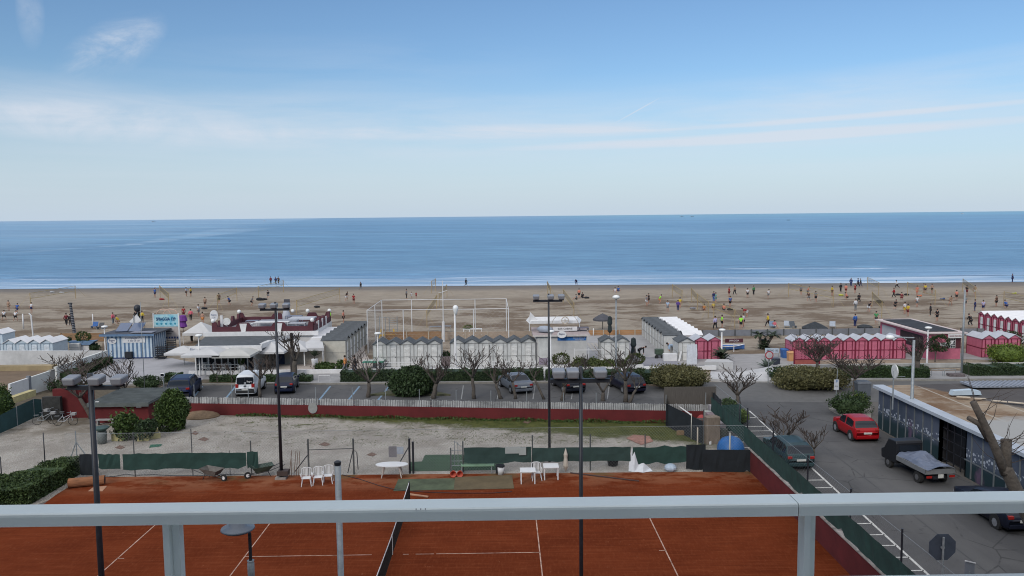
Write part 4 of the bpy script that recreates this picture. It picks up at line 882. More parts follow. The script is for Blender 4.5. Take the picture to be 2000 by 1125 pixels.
for i, (x, y) in enumerate(((XL+.1, YF+.1), (XR-.1, YF+.1), (XL+.1, YK), (XR-.1, YK), (XL+6.2, YK), (XR-2.6, YK+.1))): 
    s_ = bw(MB().ball((x, y, zp+1.25), .22, 10), 'globe_lamp', lampw, t, smooth=True)
# terrace furniture: counter, tables, canopies
solo(MB().box(XL+4.2, XL+8.2, YF+2.2, YF+3.2, 2.83, 3.75), 'terrace_counter', mat('counter_grey', (.30, .31, .34)), 'grey counter standing in the middle of the maroon walled terrace', 'counter')
def table(label, x, y, z, w, d, h, m, group=None, name='table'):
    o = E(name, label, 'table', (x, y, z), group=group); MB().box(-w/2, w/2, -d/2, d/2, h-.05, h).build('tabletop', m, o, bevel=.01)
    for i in (-1, 1):
        for j in (-1, 1): MB().box(i*(w/2-.06)-.03, i*(w/2-.06)+.03, j*(d/2-.06)-.03, j*(d/2-.06)+.03, 0, h-.05).build('leg', m, o)
    return o
table('long white table at the centre of the roof terrace of the bar', XL+5.9, YF+1.2, 2.83, 3.6, 1.0, .95, white)
table('short pale table behind the front parapet of the roof terrace', XR-2.2, YF+1.1, 2.83, 2.3, .7, .8, pgrey)
table('dark framed table on the left of the roof terrace', XL+3.1, YF+3.6, 2.83, 1.3, .9, .8, mat('blue_grey_paint', (.16, .18, .24)), 'dark tables of the roof terrace')
table('dark framed table at the back of the roof terrace', XL+6.8, YF+6.6, 2.83, 1.8, .9, .9, mat('blue_grey_paint', (.16, .18, .24)), 'dark tables of the roof terrace')
solo(MB().box(XR-3.6, XR-.9, YF+3.6, YF+5.6, 3.6, 3.75).box(XR-3.5, XR-3.4, YF+3.7, YF+3.8, 2.83, 3.6).box(XR-1.1, XR-1, YF+3.7, YF+3.8, 2.83, 3.6).box(XR-3.5, XR-3.4, YF+5.4, YF+5.5, 2.83, 3.6).box(XR-1.1, XR-1, YF+5.4, YF+5.5, 2.83, 3.6), 'roof_canopy', pgrey, 'pale square canopy on the right side of the maroon walled terrace', 'canopy')
solo(MB().box(XL+1.3, XL+1.7, YF+2, YF+7, 2.83, 2.98), 'terrace_bench', white, 'long white bench nearest the left parapet of the roof terrace', 'bench'); solo(MB().box(XL+2.2, XL+2.4, YF+2, YF+6.5, 2.83, 3.0), 'terrace_bench', white, 'narrow long white bench, second from the left parapet of the roof terrace', 'bench')
# white dish, oval sign, statue-like tank
def dish(label, px, pyc, r, X=None, Y=None, base=0, tilt=(.15, -1, .1), rz=1.0):
    z = ZA(pyc, X, Y); o = E('satellite_dish', label, 'satellite dish', (X, Y, base)); MB().tube([(0, .1, 0), (0, .1, z-base)], .045, 6).build('mast', steel, o)
    MB().disc((0, -.04, z-base), tilt, r, .06, 20, rz).build('dish', mat('dish_white', (.6, .6, .57), .5), o); MB().tube([(0, -.05, z-base-r*.8), (.3, -.7, z-base-.2)], .02, 4).build('feed_arm', steel, o)
    return o
x = XA(443, YF+1.2, 3.5); dish('big white satellite dish inside the left corner of the bar terrace', 443, 628, .40, x, YF+1.2, 2.83)
x = XA(1745, 47.5, 3); dish('slim white satellite dish seen almost edge-on above the mural building roof', 1745, 725, .41, x, 47.5, 2.7, (-.98, .02, .0), 1.0)
x = XA(417, YF+1.2, 4); z = ZA(616, x, YF+1.2); o = E('oval_sign', 'oval white sign on a post at the left end of the bar roof', 'sign', (x+.9, YF+1.0, 2.5)); MB().box(-.12, .12, 0, .12, 0, z-2.5).build('post', white, o)
p_ = MB().disc((-.75, -.05, z-2.5), (.1, -1, 0), .42, .08, 24, 1.42).build('sign_board', white, o); text('Bagno', 'lettering', .24, mat('faded_blue_text', (.18, .22, .32)), p_, (-.75, -.12, z-2.4)); text('129', 'lettering', .2, mat('faded_blue_text', (.18, .22, .32)), p_, (-.75, -.12, z-2.7))
o = E('boiler_tank', 'pale conical tank with a dark chimney board at the back of the bar terrace', 'tank', (XA(559, YK-.6, 4), YK-.6, 2.83)); MB().lathe([(.42, .0), (.45, .9), (.3, 1.35), (.12, 1.7), (.05, 1.8)], 14).build('tank', pgrey, o, smooth=True); MB().box(-.3, .35, .3, .4, 1.6, 2.6).build('board', mat('dark_board', (.06, .06, .07)), o)
# awnings and parasols
def parasol(label, px, pyt, pyb, r, m=white, Y=None, group=None, square=True, sc=(1, 1), polem=steel):
    Y = Y or G(px, 720).y; x = XA(px, Y, 2.3); z0_ = ZA(pyb, x, Y); z1_ = ZA(pyt, x, Y); o = E('parasol', label, 'parasol', (x, Y, .13), group=group)
    n = 4 if square else 12; b = MB(); k = math.pi/4 if square else 0; rr = r*(1.414 if square else 1)
    A = [(rr*.02*math.cos(k+2*math.pi*i/n), rr*.02*math.sin(k+2*math.pi*i/n), z1_) for i in range(n+1)]; m_ = [(rr*.5*sc[0]*math.cos(k+2*math.pi*i/n), rr*.5*sc[1]*math.sin(k+2*math.pi*i/n), z0_+.2+(z1_-z0_)*.42) for i in range(n+1)]
    B = [(rr*sc[0]*math.cos(k+2*math.pi*i/n), rr*sc[1]*math.sin(k+2*math.pi*i/n), z0_+.16) for i in range(n+1)]; C = [(x_, y_, z0_-.05) for x_, y_, _ in B]
    b.quads([A, m_, B, C]); b.v = [(a, c, d-.13) for a, c, d in b.v]; b.build('canopy', m, o)
    MB().tube([(0, 0, 0), (0, 0, z1_-.13)], .04, 6).build('pole', polem, o); return o
Yp = Y2-1.1
parasol('square white parasol in front of the left half of the glazed bar', 404, 678, 691, 1.75, mat('canvas', (.47, .465, .46), .9, .08, 1), Yp, 'white parasols of the bar')
parasol('square cream parasol in front of the right half of the glazed bar', 463, 679, 692, 1.75, mat('canvas_cream', (.43, .42, .39), .9, .1, 1), Yp, 'white parasols of the bar')
parasol('white canopy parasol left of the glazed bar near the stacked black chairs', 358, 675, 689, 1.3, mat('canvas', (.55, .54, .53)), G(358, 716).y, 'white parasols of the bar', sc=(1.1, 1))
parasol('white parasol right of the bar sign, left of the second black mast', 525, 664, 684, 2.0, mat('canvas', (.55, .54, .53)), Y2+2.4, 'white parasols of the bar')
parasol('white parasol behind the pruned tree right of the second mast', 575, 662, 681, 1.6, mat('canvas', (.55, .54, .53)), Y2+3.4, 'white parasols of the bar')
# white gazebo
Yg = G(380, 672).y; xa, xb = XA(355, Yg, 2.2), XA(410, Yg, 2.2); z1_ = ZA(629, (xa+xb)/2, Yg+1.4); z0_ = ZA(651, xa, Yg); cx = (xa+xb)/2; w2 = (xb-xa)/2
o = E('gazebo', 'white gazebo tent with pyramid roof behind the billboard', 'gazebo', (cx, Yg+w2, 0)); b = MB(); b.quads([[(0, 0, z1_)]*5, [(-w2, -w2, z0_), (w2, -w2, z0_), (w2, w2, z0_), (-w2, w2, z0_), (-w2, -w2, z0_)], [(-w2, -w2, z0_-.3), (w2, -w2, z0_-.3), (w2, w2, z0_-.3), (-w2, w2, z0_-.3), (-w2, -w2, z0_-.3)]]); b.build('canopy', mat('canvas', (.55, .54, .53)), o)
for i in (-1, 1):
    for j in (-1, 1): MB().tube([(i*w2*.96, j*w2*.96, 0), (i*w2*.96, j*w2*.96, z0_-.1)], .04, 6).build('leg', white, o)
# back part of the bar: low roof and awning to the right of the terrace
xr0, xr1 = XR+.02, XA(646, YF-1, 2.6)
o = E('side_annex', 'low white roofed annex with maroon end wall between the bar and the cream cabins', 'building', ((xr0+xr1)/2, YF-1, .13)); bw(MB().box(xr0, xr1-.3, YF-1.2, YF+7, .13, 2.2), 'wall', mat('annex_beige', (.34, .31, .26), .85, .15, 1), o)
bw(MB().box(xr0, xr1, YF-1.4, YF+7, 2.2, 2.36), 'roof', whiteroof, o); bw(MB().box(xr1-.02, xr1+.12, YF-1.4, YF+6, 1.5, 2.5), 'end_wall', maroon, o)
xw0, xw1 = XA(497, Y2+3.2, 1), XA(632, Y2+3.2, 1); bw(MB().box(xw0, xw1, Y2+3.6, YF-1.42, .13, 1.9), 'front_wall', mat('annex_beige', (.34, .31, .26)), o)
bw(MB().box(XA(543, Y2+3.5), XA(556, Y2+3.5), Y2+3.5, Y2+3.59, .13, 1.75), 'door', mat('navy_door', (.03, .04, .08)), o)
xq0, xq1 = XA(598, Y2+3.2, 2), XA(634, Y2+3.2, 2)
o = E('awning', 'white awning with scalloped edge in front of the annex, over the potted yucca', 'awning', ((xq0+xq1)/2, Y2+3.2, .13)); b = MB(); zz0 = ZA(679, xq0, Y2+2.4); zz1 = ZA(664, xq0, Y2+4.6)
b.quads([[(xq0-.6, Y2+2.2, zz0-.3), (xq1+.15, Y2+2.2, zz0-.3)], [(xq0-.6, Y2+2.2, zz0), (xq1+.15, Y2+2.2, zz0)], [(xq0, Y2+4.8, zz1), (xq1-.6, Y2+4.8, zz1)]]); bw(b, 'canopy', mat('canvas', (.55, .54, .53)), o)
for x in (xq0, xq1): bw(MB().box(x-.05, x+.05, Y2+2.3, Y2+2.4, .13, zz0), 'post', white, o)
# terrace rails, chairs seen in front of the bar
o = E('terrace_railing', 'two-bar metal railing along the front of the glazed bar terrace', 'railing', (XA(440, Y2-1.6), Y2-1.7, .13))
xa, xb = XA(386, Y2-1.7), XA(467, Y2-1.7)
for z in (.85, 1.15): bw(MB().tube([(xa, Y2-1.7, z), (xb, Y2-1.7, z), (xb+.15, Y2-1.7, z-.12), (xb+.15, Y2-1.7, .15)], .03, 6), 'rail', steel, o)
for i in range(6): x = xa+(xb-xa)*i/5; bw(MB().tube([(x, Y2-1.7, .13), (x, Y2-1.7, 1.15)], .025, 5), 'baluster', steel, o)
# blue banner kiosk
Y3 = G(1100, 716).y; xa, xb = XA(1048, Y3), XA(1146, Y3); zr = ZA(656, (xa+xb)/2, Y3); 
o = E('beach_kiosk', 'white flat-roofed beach kiosk with a long blue banner under the eave', 'kiosk', (xa, Y3, .13)); W_ = xb-xa; h = zr-.13; D_ = 4.6
MB().box(0, W_, 0, D_, 0, h).build('wall', mat('kiosk_white', (.46, .45, .43), .8, .12, 1.5), o); MB().box(-.35, W_+.3, -.3, D_+.5, h, h+.16).build('roof', mat('pinkish_roof', (.33, .27, .26), .9, .15, 1.2), o)
MB().box(-.37, W_+.32, -.33, -.302, h-.02, h+.15).build('fascia', mat('pale_fascia', (.5, .46, .43)), o)
bn = MB().box(W_*.42, W_*.99, -.03, .0, h-.46, h-.1).build('banner', mat('banner_blue', (.02, .10, .36), .5, .2, 1.5, col2=(.04, .20, .5)), o); text('BAGNO SPIAGGIA', 'lettering', .17, white, bn, (W_*.85, -.04, h-.22), sx_=.85); text('www.spiaggia.it', 'lettering', .15, white, bn, (W_*.85, -.04, h-.38), sx_=.9)
MB().box(W_*.03, W_*.28, -.03, 0, .4, h-.15).build('shutter', offw, o); MB().box(W_*.05, W_*.26, -.05, -.03, .1, .75).build('notice_board', mat('mauve_board', (.24, .2, .25)), o)
sgn = E('oval_sign', 'oval white sign on the roof edge of the blue banner kiosk', 'sign', (xa+W_*.5, Y3-.4, .13+h+.02)); s2 = MB().disc((0, -.06, .18), (0, -1, .1), .44, .05, 24, .78).build('sign_board', white, sgn); MB().bar((0, 0, 0), (0, .3, .1), .05).build('bracket', steel, sgn); text('Bagno', 'lettering', .24, navy, s2, (0, -.1, .24), sx_=.9)
zr0 = .13+h+.16
bt = E('white_canopy_frame', 'white boat-shaped canopy with a ship wheel arch on the kiosk roof', 'canopy', (xa+W_*.35, Y3+2.5, zr0)); q = MB(); xl, xr = -2.3, 2.7
q.add([(xl, -.3, .75), (xr, -.3, .75), (xr+.3, .9, .95), (xl-.3, .9, .95), (xl+.2, -.3, 1.05), (xr-.3, -.3, 1.05), (xr-.1, .9, 1.3), (xl, .9, 1.3)], [(3, 2, 1, 0), (4, 5, 6, 7), (0, 1, 5, 4), (1, 2, 6, 5), (2, 3, 7, 6), (3, 0, 4, 7)]); q.build('canopy', white, bt)
for x in (xl, xr): MB().box(x-.04, x+.04, -.2, -.12, 0, .8).build('leg', white, bt)
q = MB().add([(xl-.1, -.1, 1.0), (xl+.9, -.1, 1.0), (xl+.9, -.05, 1.05), (xl+.1, -.05, 1.9)], [(0, 1, 2, 3)]); q.build('sail', white, bt)
q = MB().box(.0, 2.4, -.9, -.82, .1, .5); sgb = q.build('sign_panel', white, bt); text('BAR CABINE', 'lettering', .26, black, sgb, (1.2, -.92, .3))
q = MB(); q.tube([(1.2+1.35*math.cos(a_), -.85, .5+1.35*math.sin(a_)) for a_ in [math.pi*(i+1)/14 for i in range(13)]], .025, 4); q.build('arch', beige, bt)
q = MB(); cz = 1.15; q.tube([(1.2+.33*math.cos(a_), -.9, cz+.33*math.sin(a_)) for a_ in [math.pi*i/8 for i in range(17)]], .05, 5, cap=False)
for i in range(6): a_ = math.pi*i/3; q.bar((1.2, -.9, cz), (1.2+.33*math.cos(a_), -.9, cz+.33*math.sin(a_)), .04)
q.build('ship_wheel', mat('wheel_cream', (.48, .42, .34)), bt)
s_ = E('covered_boat', 'grey tarpaulin-covered dinghy lying on the kiosk roof left of the ship wheel', 'boat', (xa+.9, Y3+1.2, zr0), rad(-25)); MB().lathe([(.05, 0), (.5, .12), (.55, .4), (.35, .62), (.05, .68)], 12).build('cover', mat('tarp_grey', (.28, .31, .36), .5, .12, 3, bump=.4), s_, smooth=True); s_.scale = (1.5, .8, 1)
table('dark low table lying at the back of the blue banner kiosk roof', xa+W_*.88, Y3+2.2, zr0, 2.0, 1.0, .35, mat('purple_grey', (.10, .09, .11)))
# pink kiosk
Yk = G(1830, 702).y; xa, xb = XA(1812, Yk), XA(1875, Yk); zf = ZA(649, (xa+xb)/2, Yk); h = zf; D_ = 10.2
o = E('pink_kiosk', 'pink flat-roofed beach bar with a dark panelled roof on the right', 'building', (xa, Yk, 0)); W_ = xb-xa
MB().box(0, W_, 0, D_, 0, h-.1).build('wall', pink, o); z_r = h
MB().prism([(-.5, -.35), (W_+.5, -.35), (W_+.5, D_+.4), (-.5, D_+.4)], h-.12, h).build('roof', mat('pale_pink_edge', (.50, .42, .40), .8, .1, 1), o)
MB().box(.1, W_-.1, .4, D_-.4, h, h+.05).build('roof_panels', mat('black_glass_panel', (.025, .026, .03), .85, .35, .7), o)
MB().box(W_*.54, W_*.98, -.42, -.36, h-.52, h-.14).build('name_board', white, o); text('BAGNO PIADINERIA', 'lettering', .22, rasp, o, (W_*.76, -.43, h-.33), sx_=.6)
wn = MB().box(W_*.62, W_*.82, -.04, 0, 1.15, h-.6).build('window', glassd, o); q = MB()
for i in range(4): q.box(W_*.62+W_*.2*i/3-.02, W_*.62+W_*.2*i/3+.02, -.07, -.04, 1.15, h-.6)
for i in range(5): z = 1.15+(h-1.75)*i/4; q.box(W_*.62, W_*.82, -.068, -.042, z-.02, z+.02)
q.build('window_bars', white, wn); MB().box(W_*.83, W_*1.0, -.03, 0, 1.1, h-.55).build('shutter', maroon, o); MB().box(-.03, 0, 1, D_*.55, .9, h-.5).build('side_opening', mat('dark_opening', (.03, .015, .02)), o); MB().box(-.032, 0, D_*.65, D_*.95, .9, h-.5).build('side_window', pgrey, o)
bt = E('small_boat', 'white boat-shaped board hung on the front of the pink kiosk', 'boat', (xa+W_*.5, Yk-.25, 1.35), rad(0)); MB().xz([(-.85, .35), (-.5, .05), (.1, 0), (.6, .25), (.75, .55), (0, .35)], -.1, .1).build('hull', white, bt); MB().bar((-.1, .15, 0.1), (.2, .24, .1), .05).build('bracket', steel, bt)
# lattice fence and coloured bins
Yl = G(1575, 714).y; xa, xb = XA(1551, Yl), XA(1600, Yl); h = ZA(681, xa, Yl); o = E('lattice_fence', 'raspberry lattice fence with pink infill left of the nine pink cabins', 'fence', (xa, Yl, 0)); W_ = xb-xa
q = MB()
for x in (0, W_): q.box(x-.06, x+.06, -.06, .06, 0, h)
q.box(0, W_, -.04, .04, h-.08, h); q.box(0, W_, -.04, .04, h*.35, h*.35+.06); q.build('frame', rasp, o); q = MB().box(0, W_, -.02, .02, 0, h*.34).build('infill', mat('brick_pink', (.33, .09, .075)), o); q = MB(); i = 0
while i*.22 < W_+h*.6:
    a0 = i*.22; z_ = h*.38; H2 = h*.58
    for sg in (1, -1):
        xA, xB = (a0-H2, a0) if sg > 0 else (a0, a0-H2)
        qa = max(0, min(W_, xA)); qb = max(0, min(W_, xB))
        if abs(qa-qb) > .05: q.bar((qa, 0, z_+H2*(qa-xA)/(xB-xA)), (qb, 0, z_+H2*(qb-xA)/(xB-xA)), .02, .05)
    i += 1
q.build('lattice', pink, o)
def bin_(label, px, py, pt, w, d, m, name='waste_bin', group=None, lid=None):
    p = G(px, py); h = ZA(pt, p.x, p.y); o = E(name, label, 'bin', p, group=group); k = .86
    MB().add([(-w/2*k, 0, 0), (w/2*k, 0, 0), (w/2*k, d, 0), (-w/2*k, d, 0), (-w/2, 0, h*.88), (w/2, 0, h*.88), (w/2, d, h*.88), (-w/2, d, h*.88)], [(3, 2, 1, 0), (4, 5, 6, 7), (0, 1, 5, 4), (1, 2, 6, 5), (2, 3, 7, 6), (3, 0, 4, 7)]).build('body', m, o)
    MB().add([(-w/2-.03, -.04, h*.88), (w/2+.03, -.04, h*.88), (w/2+.03, d+.03, h*.88), (-w/2-.03, d+.03, h*.88), (-w/2+.05, .08, h), (w/2-.05, .08, h), (w/2-.05, d-.05, h), (-w/2+.05, d-.05, h)], [(3, 2, 1, 0), (4, 5, 6, 7), (0, 1, 5, 4), (1, 2, 6, 5), (2, 3, 7, 6), (3, 0, 4, 7)]).build('lid', lid or m, o)
    return o
bin_('blue painted recycling bin beside the orange one near the lattice fence', 1537, 700, 682, .85, .8, mat('bin_blue', (.04, .12, .32), .6, .2, 2)); bin_('orange and white recycling bin against the lattice fence', 1546, 706, 687, .6, .6, mat('bin_orange', (.50, .26, .12), .6, .2, 2))
bin_('black wheeled bin behind the agave plant', 1517, 713, 700, .7, .6, mat('bin_black', (.03, .035, .05), .5)); bin_('large dark grey waste container beside the bare tree near the mural building', 1688, 774, 746, 1.1, .9, mat('bin_grey', (.09, .10, .115), .6, .15, 2))
# ================= mural building on the right =================
XB = 25.4; ya_, yb_ = 18.0, 53.4; zE = 2.75
t = E('mural_building', 'long low building with a mural on its street side and a brown stained roof', 'building', (XB+12, 36, 0))
# facade panels facing the street
mur = NG('mural_panel', .8)
fl = mur.noise(.8, 4, (1, 1, 1)); base = mur.mix(mur.step(mur.noise(.35, 4), .35, .65), (.045, .06, .085), (.085, .10, .135))
low = mur.math('ADD', mur.z, mur.math('MULTIPLY', mur.noise(1.5, 4, (0, 1, 0)), .5)); base = mur.mix(mur.step(low, 1.55, 1.0), base, (.018, .038, .045))
base = mur.mix(mur.step(mur.noise(.6, 5, (1, 1, .5), .6, (3, 3, 3)), .58, .7), base, (.11, .075, .12))
vo = mur.voro(4.2); bandm = mur.math('SUBTRACT', 1, mur.math('DIVIDE', mur.math('ABSOLUTE', mur.math('SUBTRACT', low, 1.62)), .34), clamp=True)
fls = mur.math('MULTIPLY', mur.step(vo.outputs['Distance'], .46, .34), mur.step(mur.math('MULTIPLY', bandm, mur.math('ADD', mur.noise(5, 3), .35)), .18, .3))
mm = mur.col(mur.mix(mur.math('MULTIPLY', fls, .85), base, (.42, .45, .50)))
q = MB(); q.box(XB, XB+.2, ya_, 43.1, .0, zE-.02); q.box(XB, XB+.2, 45.7, yb_, .0, zE-.02); q.box(XB+.2, XB+18, yb_-.2, yb_, 0, 2.6)
bw(q, 'wall', mm, t)
q = MB(); y = ya_
while y < yb_:
    if not 43.2 < y < 45.6: q.box(XB-.05, XB, y-.035, y+.035, .05, zE-.05)
    y += 1.02
q.box(XB-.03, XB, ya_, 43.1, .95, 1.02); q.box(XB-.03, XB, 45.7, yb_, 1.2, 1.26)
bw(q, 'panel_battens', mat('batten_grey', (.13, .145, .155), .6, .15, 3), t)
bw(MB().box(XB+.6, XB+.7, 43.1, 45.7, 0, 2.6).box(XB, XB+.6, 43.0, 43.1, 0, 2.6).box(XB, XB+.6, 45.7, 45.8, 0, 2.6), 'doorway', mat('dark_opening2', (.015, .015, .018)), t)
q = MB()
for y in (43.7, 44.4, 45.1): q.box(XB+.1, XB+.14, y-.03, y+.03, .05, 2.5)
for z in (.3, .9, 1.5, 2.1): q.box(XB+.1, XB+.14, 43.2, 45.6, z-.02, z+.02)
bw(q, 'gate', black, t)
rf = NG('stained_roof', .9); s1 = rf.noise(.30, 8, (1, .8, 1), .68); s2 = rf.noise(1.6, 6, (.5, 2.5, 1), .7, (2, 2, 0)); 
c = rf.mix(rf.step(s1, .36, .62), (.15, .088, .048), (.29, .225, .16)); c = rf.mix(rf.math('MULTIPLY', rf.step(s2, .5, .68), .6), c, (.34, .30, .24))
gxr = rf.math('FRACT', rf.math('MULTIPLY', rf.x, .42)); gyr = rf.math('FRACT', rf.math('MULTIPLY', rf.math('ADD', rf.y, rf.math('MULTIPLY', rf.x, .35)), .23))
seam = rf.math('MAXIMUM', rf.step(gxr, .07, .03), rf.math('MULTIPLY', rf.step(gyr, .035, .015), .5)); c = rf.mix(rf.math('MULTIPLY', seam, .8), c, (.36, .33, .28))
c = rf.mix(rf.math('MULTIPLY', rf.step(rf.math('ADD', rf.y, rf.math('MULTIPLY', rf.noise(.5, 4), 4)), 10.8, 9.6), .92), c, (.31, .31, .30))
c = rf.mix(rf.math('MULTIPLY', rf.step(rf.math('ADD', rf.math('ADD', rf.x, rf.math('MULTIPLY', rf.noise(.8, 5), 1.6)), rf.math('MULTIPLY', rf.y, .42)), -1.8, -1.2), .9), c, (.062, .06, .062))
rf.bump(s2, .4, .03); rfm = rf.col(c)
q = MB(); q.quads([[(XB-.25, ya_-.2, zE), (XB+.9, ya_-.2, zE+.12), (XB+9, ya_-.2, zE+.25), (XB+20, ya_-.2, zE+.1)], [(XB-.25, yb_+.2, zE), (XB+.9, yb_+.2, zE+.12), (XB+9, yb_+.2, zE+.25), (XB+20, yb_+.2, zE+.1)]]) 
ro = bw(q, 'roof', rfm, t); 
q = MB().prism([(XB-.32, ya_-.2), (XB+.42, ya_-.2), (XB+.42, yb_+.25), (XB-.32, yb_+.25)], zE-.02, zE+.17); bw(q, 'gutter_flashing', mat('flashing', (.36, .39, .43), .55, .12, 1.2), t)
q = MB(); x0, x1 = XB+5.4, XB+14
q.box(x0, x1, 51.6, 53.2, zE+.32, zE+.4)
for i in range(30): q.box(x0+i*.3, x0+i*.3+.12, 51.55, 53.25, zE+.4, zE+.45)
bw(q, 'ribbed_roof', mat('ribbed_sheet', (.25, .27, .31), .6, .15, 2), t)
solo(MB().xz([(0, 0), (1.9, 0), (1.8, .25), (1.3, .34), (.1, .28)], 0, .4), 'roof_unit', mat('pale_blue_box', (.42, .50, .56), .6, .1, 2), 'pale blue box with dark openings lying on the stained roof', 'box').location = (XB+3.9, 50.0, zE+.26)
q = MB(); 
for i in range(9): q.bar((XB+2.9+i*.75, 49.2-i*.55+.2*math.sin(i*3), zE+.32), (XB+3.6+i*.75, 48.9-i*.55+.2*math.sin(i*2), zE+.32), .25, .04)
solo(q, 'roof_boards', mat('pale_boards', (.45, .38, .29), .9, .2, 3), 'loose pale and brown boards scattered over the stained roof', 'boards')
# ================= cars =================
def car(label, px, py, rz, L_, W_, H_, paint, kind='hatch', group=None, at=None, cat='car', plate=True):
    p = at or G(px, py); t = E('parked_'+('van' if kind == 'van' else 'car'), label, cat, p, rz, group)
    # stations from nose (x=+L/2) to tail; roof profile by kind, all as fraction of length from the nose
    prof = {'hatch': [(0, .50), (.02, .60), (.22, .66), (.27, .68), (.42, .96), (.52, 1), (.72, .985), (.86, .93), (.955, .66), (.985, .58), (1, .45)],
            'sedan': [(0, .45), (.02, .56), (.24, .645), (.29, .67), (.43, .96), (.54, 1), (.68, .97), (.85, .70), (.965, .67), (.985, .60), (1, .42)],
            'wagon': [(0, .45), (.02, .56), (.24, .64), (.29, .66), (.42, .95), (.52, 1), (.80, .985), (.90, .93), (.97, .66), (.99, .58), (1, .42)],
            'suv': [(0, .48), (.02, .58), (.22, .65), (.27, .67), (.38, .95), (.48, 1), (.80, .99), (.925, .95), (.975, .66), (.99, .60), (1, .42)],
            'van': [(0, .40), (.02, .50), (.16, .60), (.22, .64), (.34, .93), (.42, .99), (.80, 1), (.95, .975), (.985, .62), (.993, .50), (1, .40)]}[kind]
    bt = {'van': .56}.get(kind, .63)
    def roofz(s):
        for (a, za), (b, zb) in zip(prof, prof[1:]):
            if s <= b: k = (s-a)/(b-a); k = k*k*(3-2*k) if kind != 'van' else k; return (za+(zb-za)*k)*H_
        return prof[-1][1]*H_
    ns = 48; S_ = [i/ns for i in range(ns+1)]; S_[-1] = 1; S_ = sorted(set(S_+[.005, .965, .975, .985, .993]))
    hw = W_/2; grid = []
    for s in S_:
        zr = roofz(s); belt = min(zr-.01, bt*H_+(-.03 if s < .3 else 0)); endk = 1-.12*max(0, (s-.93)/.07)**2-.20*max(0, (.1-s)/.1)**2
        w = hw*endk; g_ = max(0, (zr-belt)/(H_-bt*H_)); wr = w*(.97-.19*g_); zb = .20*H_/1.45+.02
        if s < .03 or s > .98: zb += .06
        zb2 = zb
        ring = [(0, zb2), (w*.9, zb2), (w*.985, zb2+.12), (w, (zb2+belt)/2), (w*.985, belt-.05), (w*.95, belt)]
        for k in (.33, .66, .9): ring.append((w*.94+(wr-w*.94)*k, belt+(zr-belt)*k*.96))
        ring += [(wr*.93, zr-.012), (wr*.6, zr+.006*g_), (0, zr+.018*g_)]
        x = L_/2-s*L_
        grid.append([(x, y, z) for y, z in ring]+[(x, -y, z) for y, z in reversed(ring[1:-1])])
    nr = len(grid[0]); body = MB(); parts = {'windscreen': MB(), 'rear_window': MB(), 'side_window': MB()}
    verts = [v for r in grid for v in r]; body.v = verts; wsr = {'hatch': (.285, .405), 'sedan': (.30, .415), 'wagon': (.30, .405), 'suv': (.28, .37), 'van': (.23, .33)}[kind]
    rwr = {'hatch': (.872, .95), 'sedan': (.70, .83), 'wagon': (.905, .962), 'suv': (.925, .974), 'van': (.95, .98)}[kind]; sdr = {'hatch': (.33, .86), 'sedan': (.34, .78), 'wagon': (.34, .90), 'suv': (.32, .90), 'van': (.27, .50)}[kind]
    piv = {'hatch': (.56,), 'sedan': (.56,), 'wagon': (.55, .78), 'suv': (.54, .76), 'van': (.40,)}[kind]
    for i in range(len(S_)-1):
        sm = (S_[i]+S_[i+1])/2
        for k in range(nr):
            k2 = (k+1) % nr; f = (i*nr+k, i*nr+k2, (i+1)*nr+k2, (i+1)*nr+k); key = None; kk = min(k, nr-1-k)
            if kk >= 9 and kk < 12 and wsr[0] < sm < wsr[1]: key = 'windscreen'
            elif kk >= 9 and kk < 12 and rwr[0] < sm < rwr[1]: key = 'rear_window'
            elif 5 <= kk <= 7 and sdr[0] < sm < sdr[1] and all(abs(sm-q_) > .013 for q_ in piv) and (grid[i][11][2] > (bt+.1)*H_): key = 'side_window'
            (body.f if key is None else parts[key].f).append(f)
    body.f.append(tuple(range(nr))); body.f.append(tuple(reversed([(len(S_)-1)*nr+k for k in range(nr)])))
    bo = body.build('body', paint, t, smooth=True)
    for key, q in parts.items():
        if not q.f: continue
        used = sorted({i for f in q.f for i in f}); mp = {u: n_ for n_, u in enumerate(used)}; q.v = [verts[u] for u in used]; q.f = [tuple(mp[i] for i in f) for f in q.f]
        if key == 'side_window':
            for sg in (1, -1):
                fs = [f for f in q.f if sum(q.v[i][1] for i in f)*sg > 0]
                u2 = sorted({i for f in fs for i in f}); m2 = {u: n_ for n_, u in enumerate(u2)}; qq = MB(); qq.v = [q.v[u] for u in u2]; qq.f = [tuple(m2[i] for i in f) for f in fs]; qq.build('side_window', glassd, t)
        else: q.build(key, glassd, t)
    rw = .31 if kind != 'suv' else .35
    for sx_ in (.5-.185, -.5+.19):
        for sy in (1, -1):
            x = sx_*L_; y = sy*(hw-.10); wh = E('wheel', '', '', (x, y, rw)); del wh['label'], wh['category']; wh.parent = t
            MB().disc((0, 0, 0), (0, 1, 0), rw, .22, 20).build('tyre', rubber, wh); MB().disc((0, sy*.112, 0), (0, 1, 0), rw*.62, .03, 10).build('rim', mat('alloy', (.35, .36, .38), .35, .2, 12, metal=.5), wh)
            MB().disc((x, sy*(hw-.055), rw+.02), (0, 1, 0), rw+.07, .16, 20).build('wheel_arch', rubber, t)
    xr = -L_/2; red = mat('tail_light_red', (.28, .015, .012), .25, .1, 8, spec=.6); hl = mat('headlight_clear', (.5, .52, .55), .15, .1, 8)
    tz = {'van': .48, 'hatch': .56, 'suv': .56}.get(kind, .53)*H_
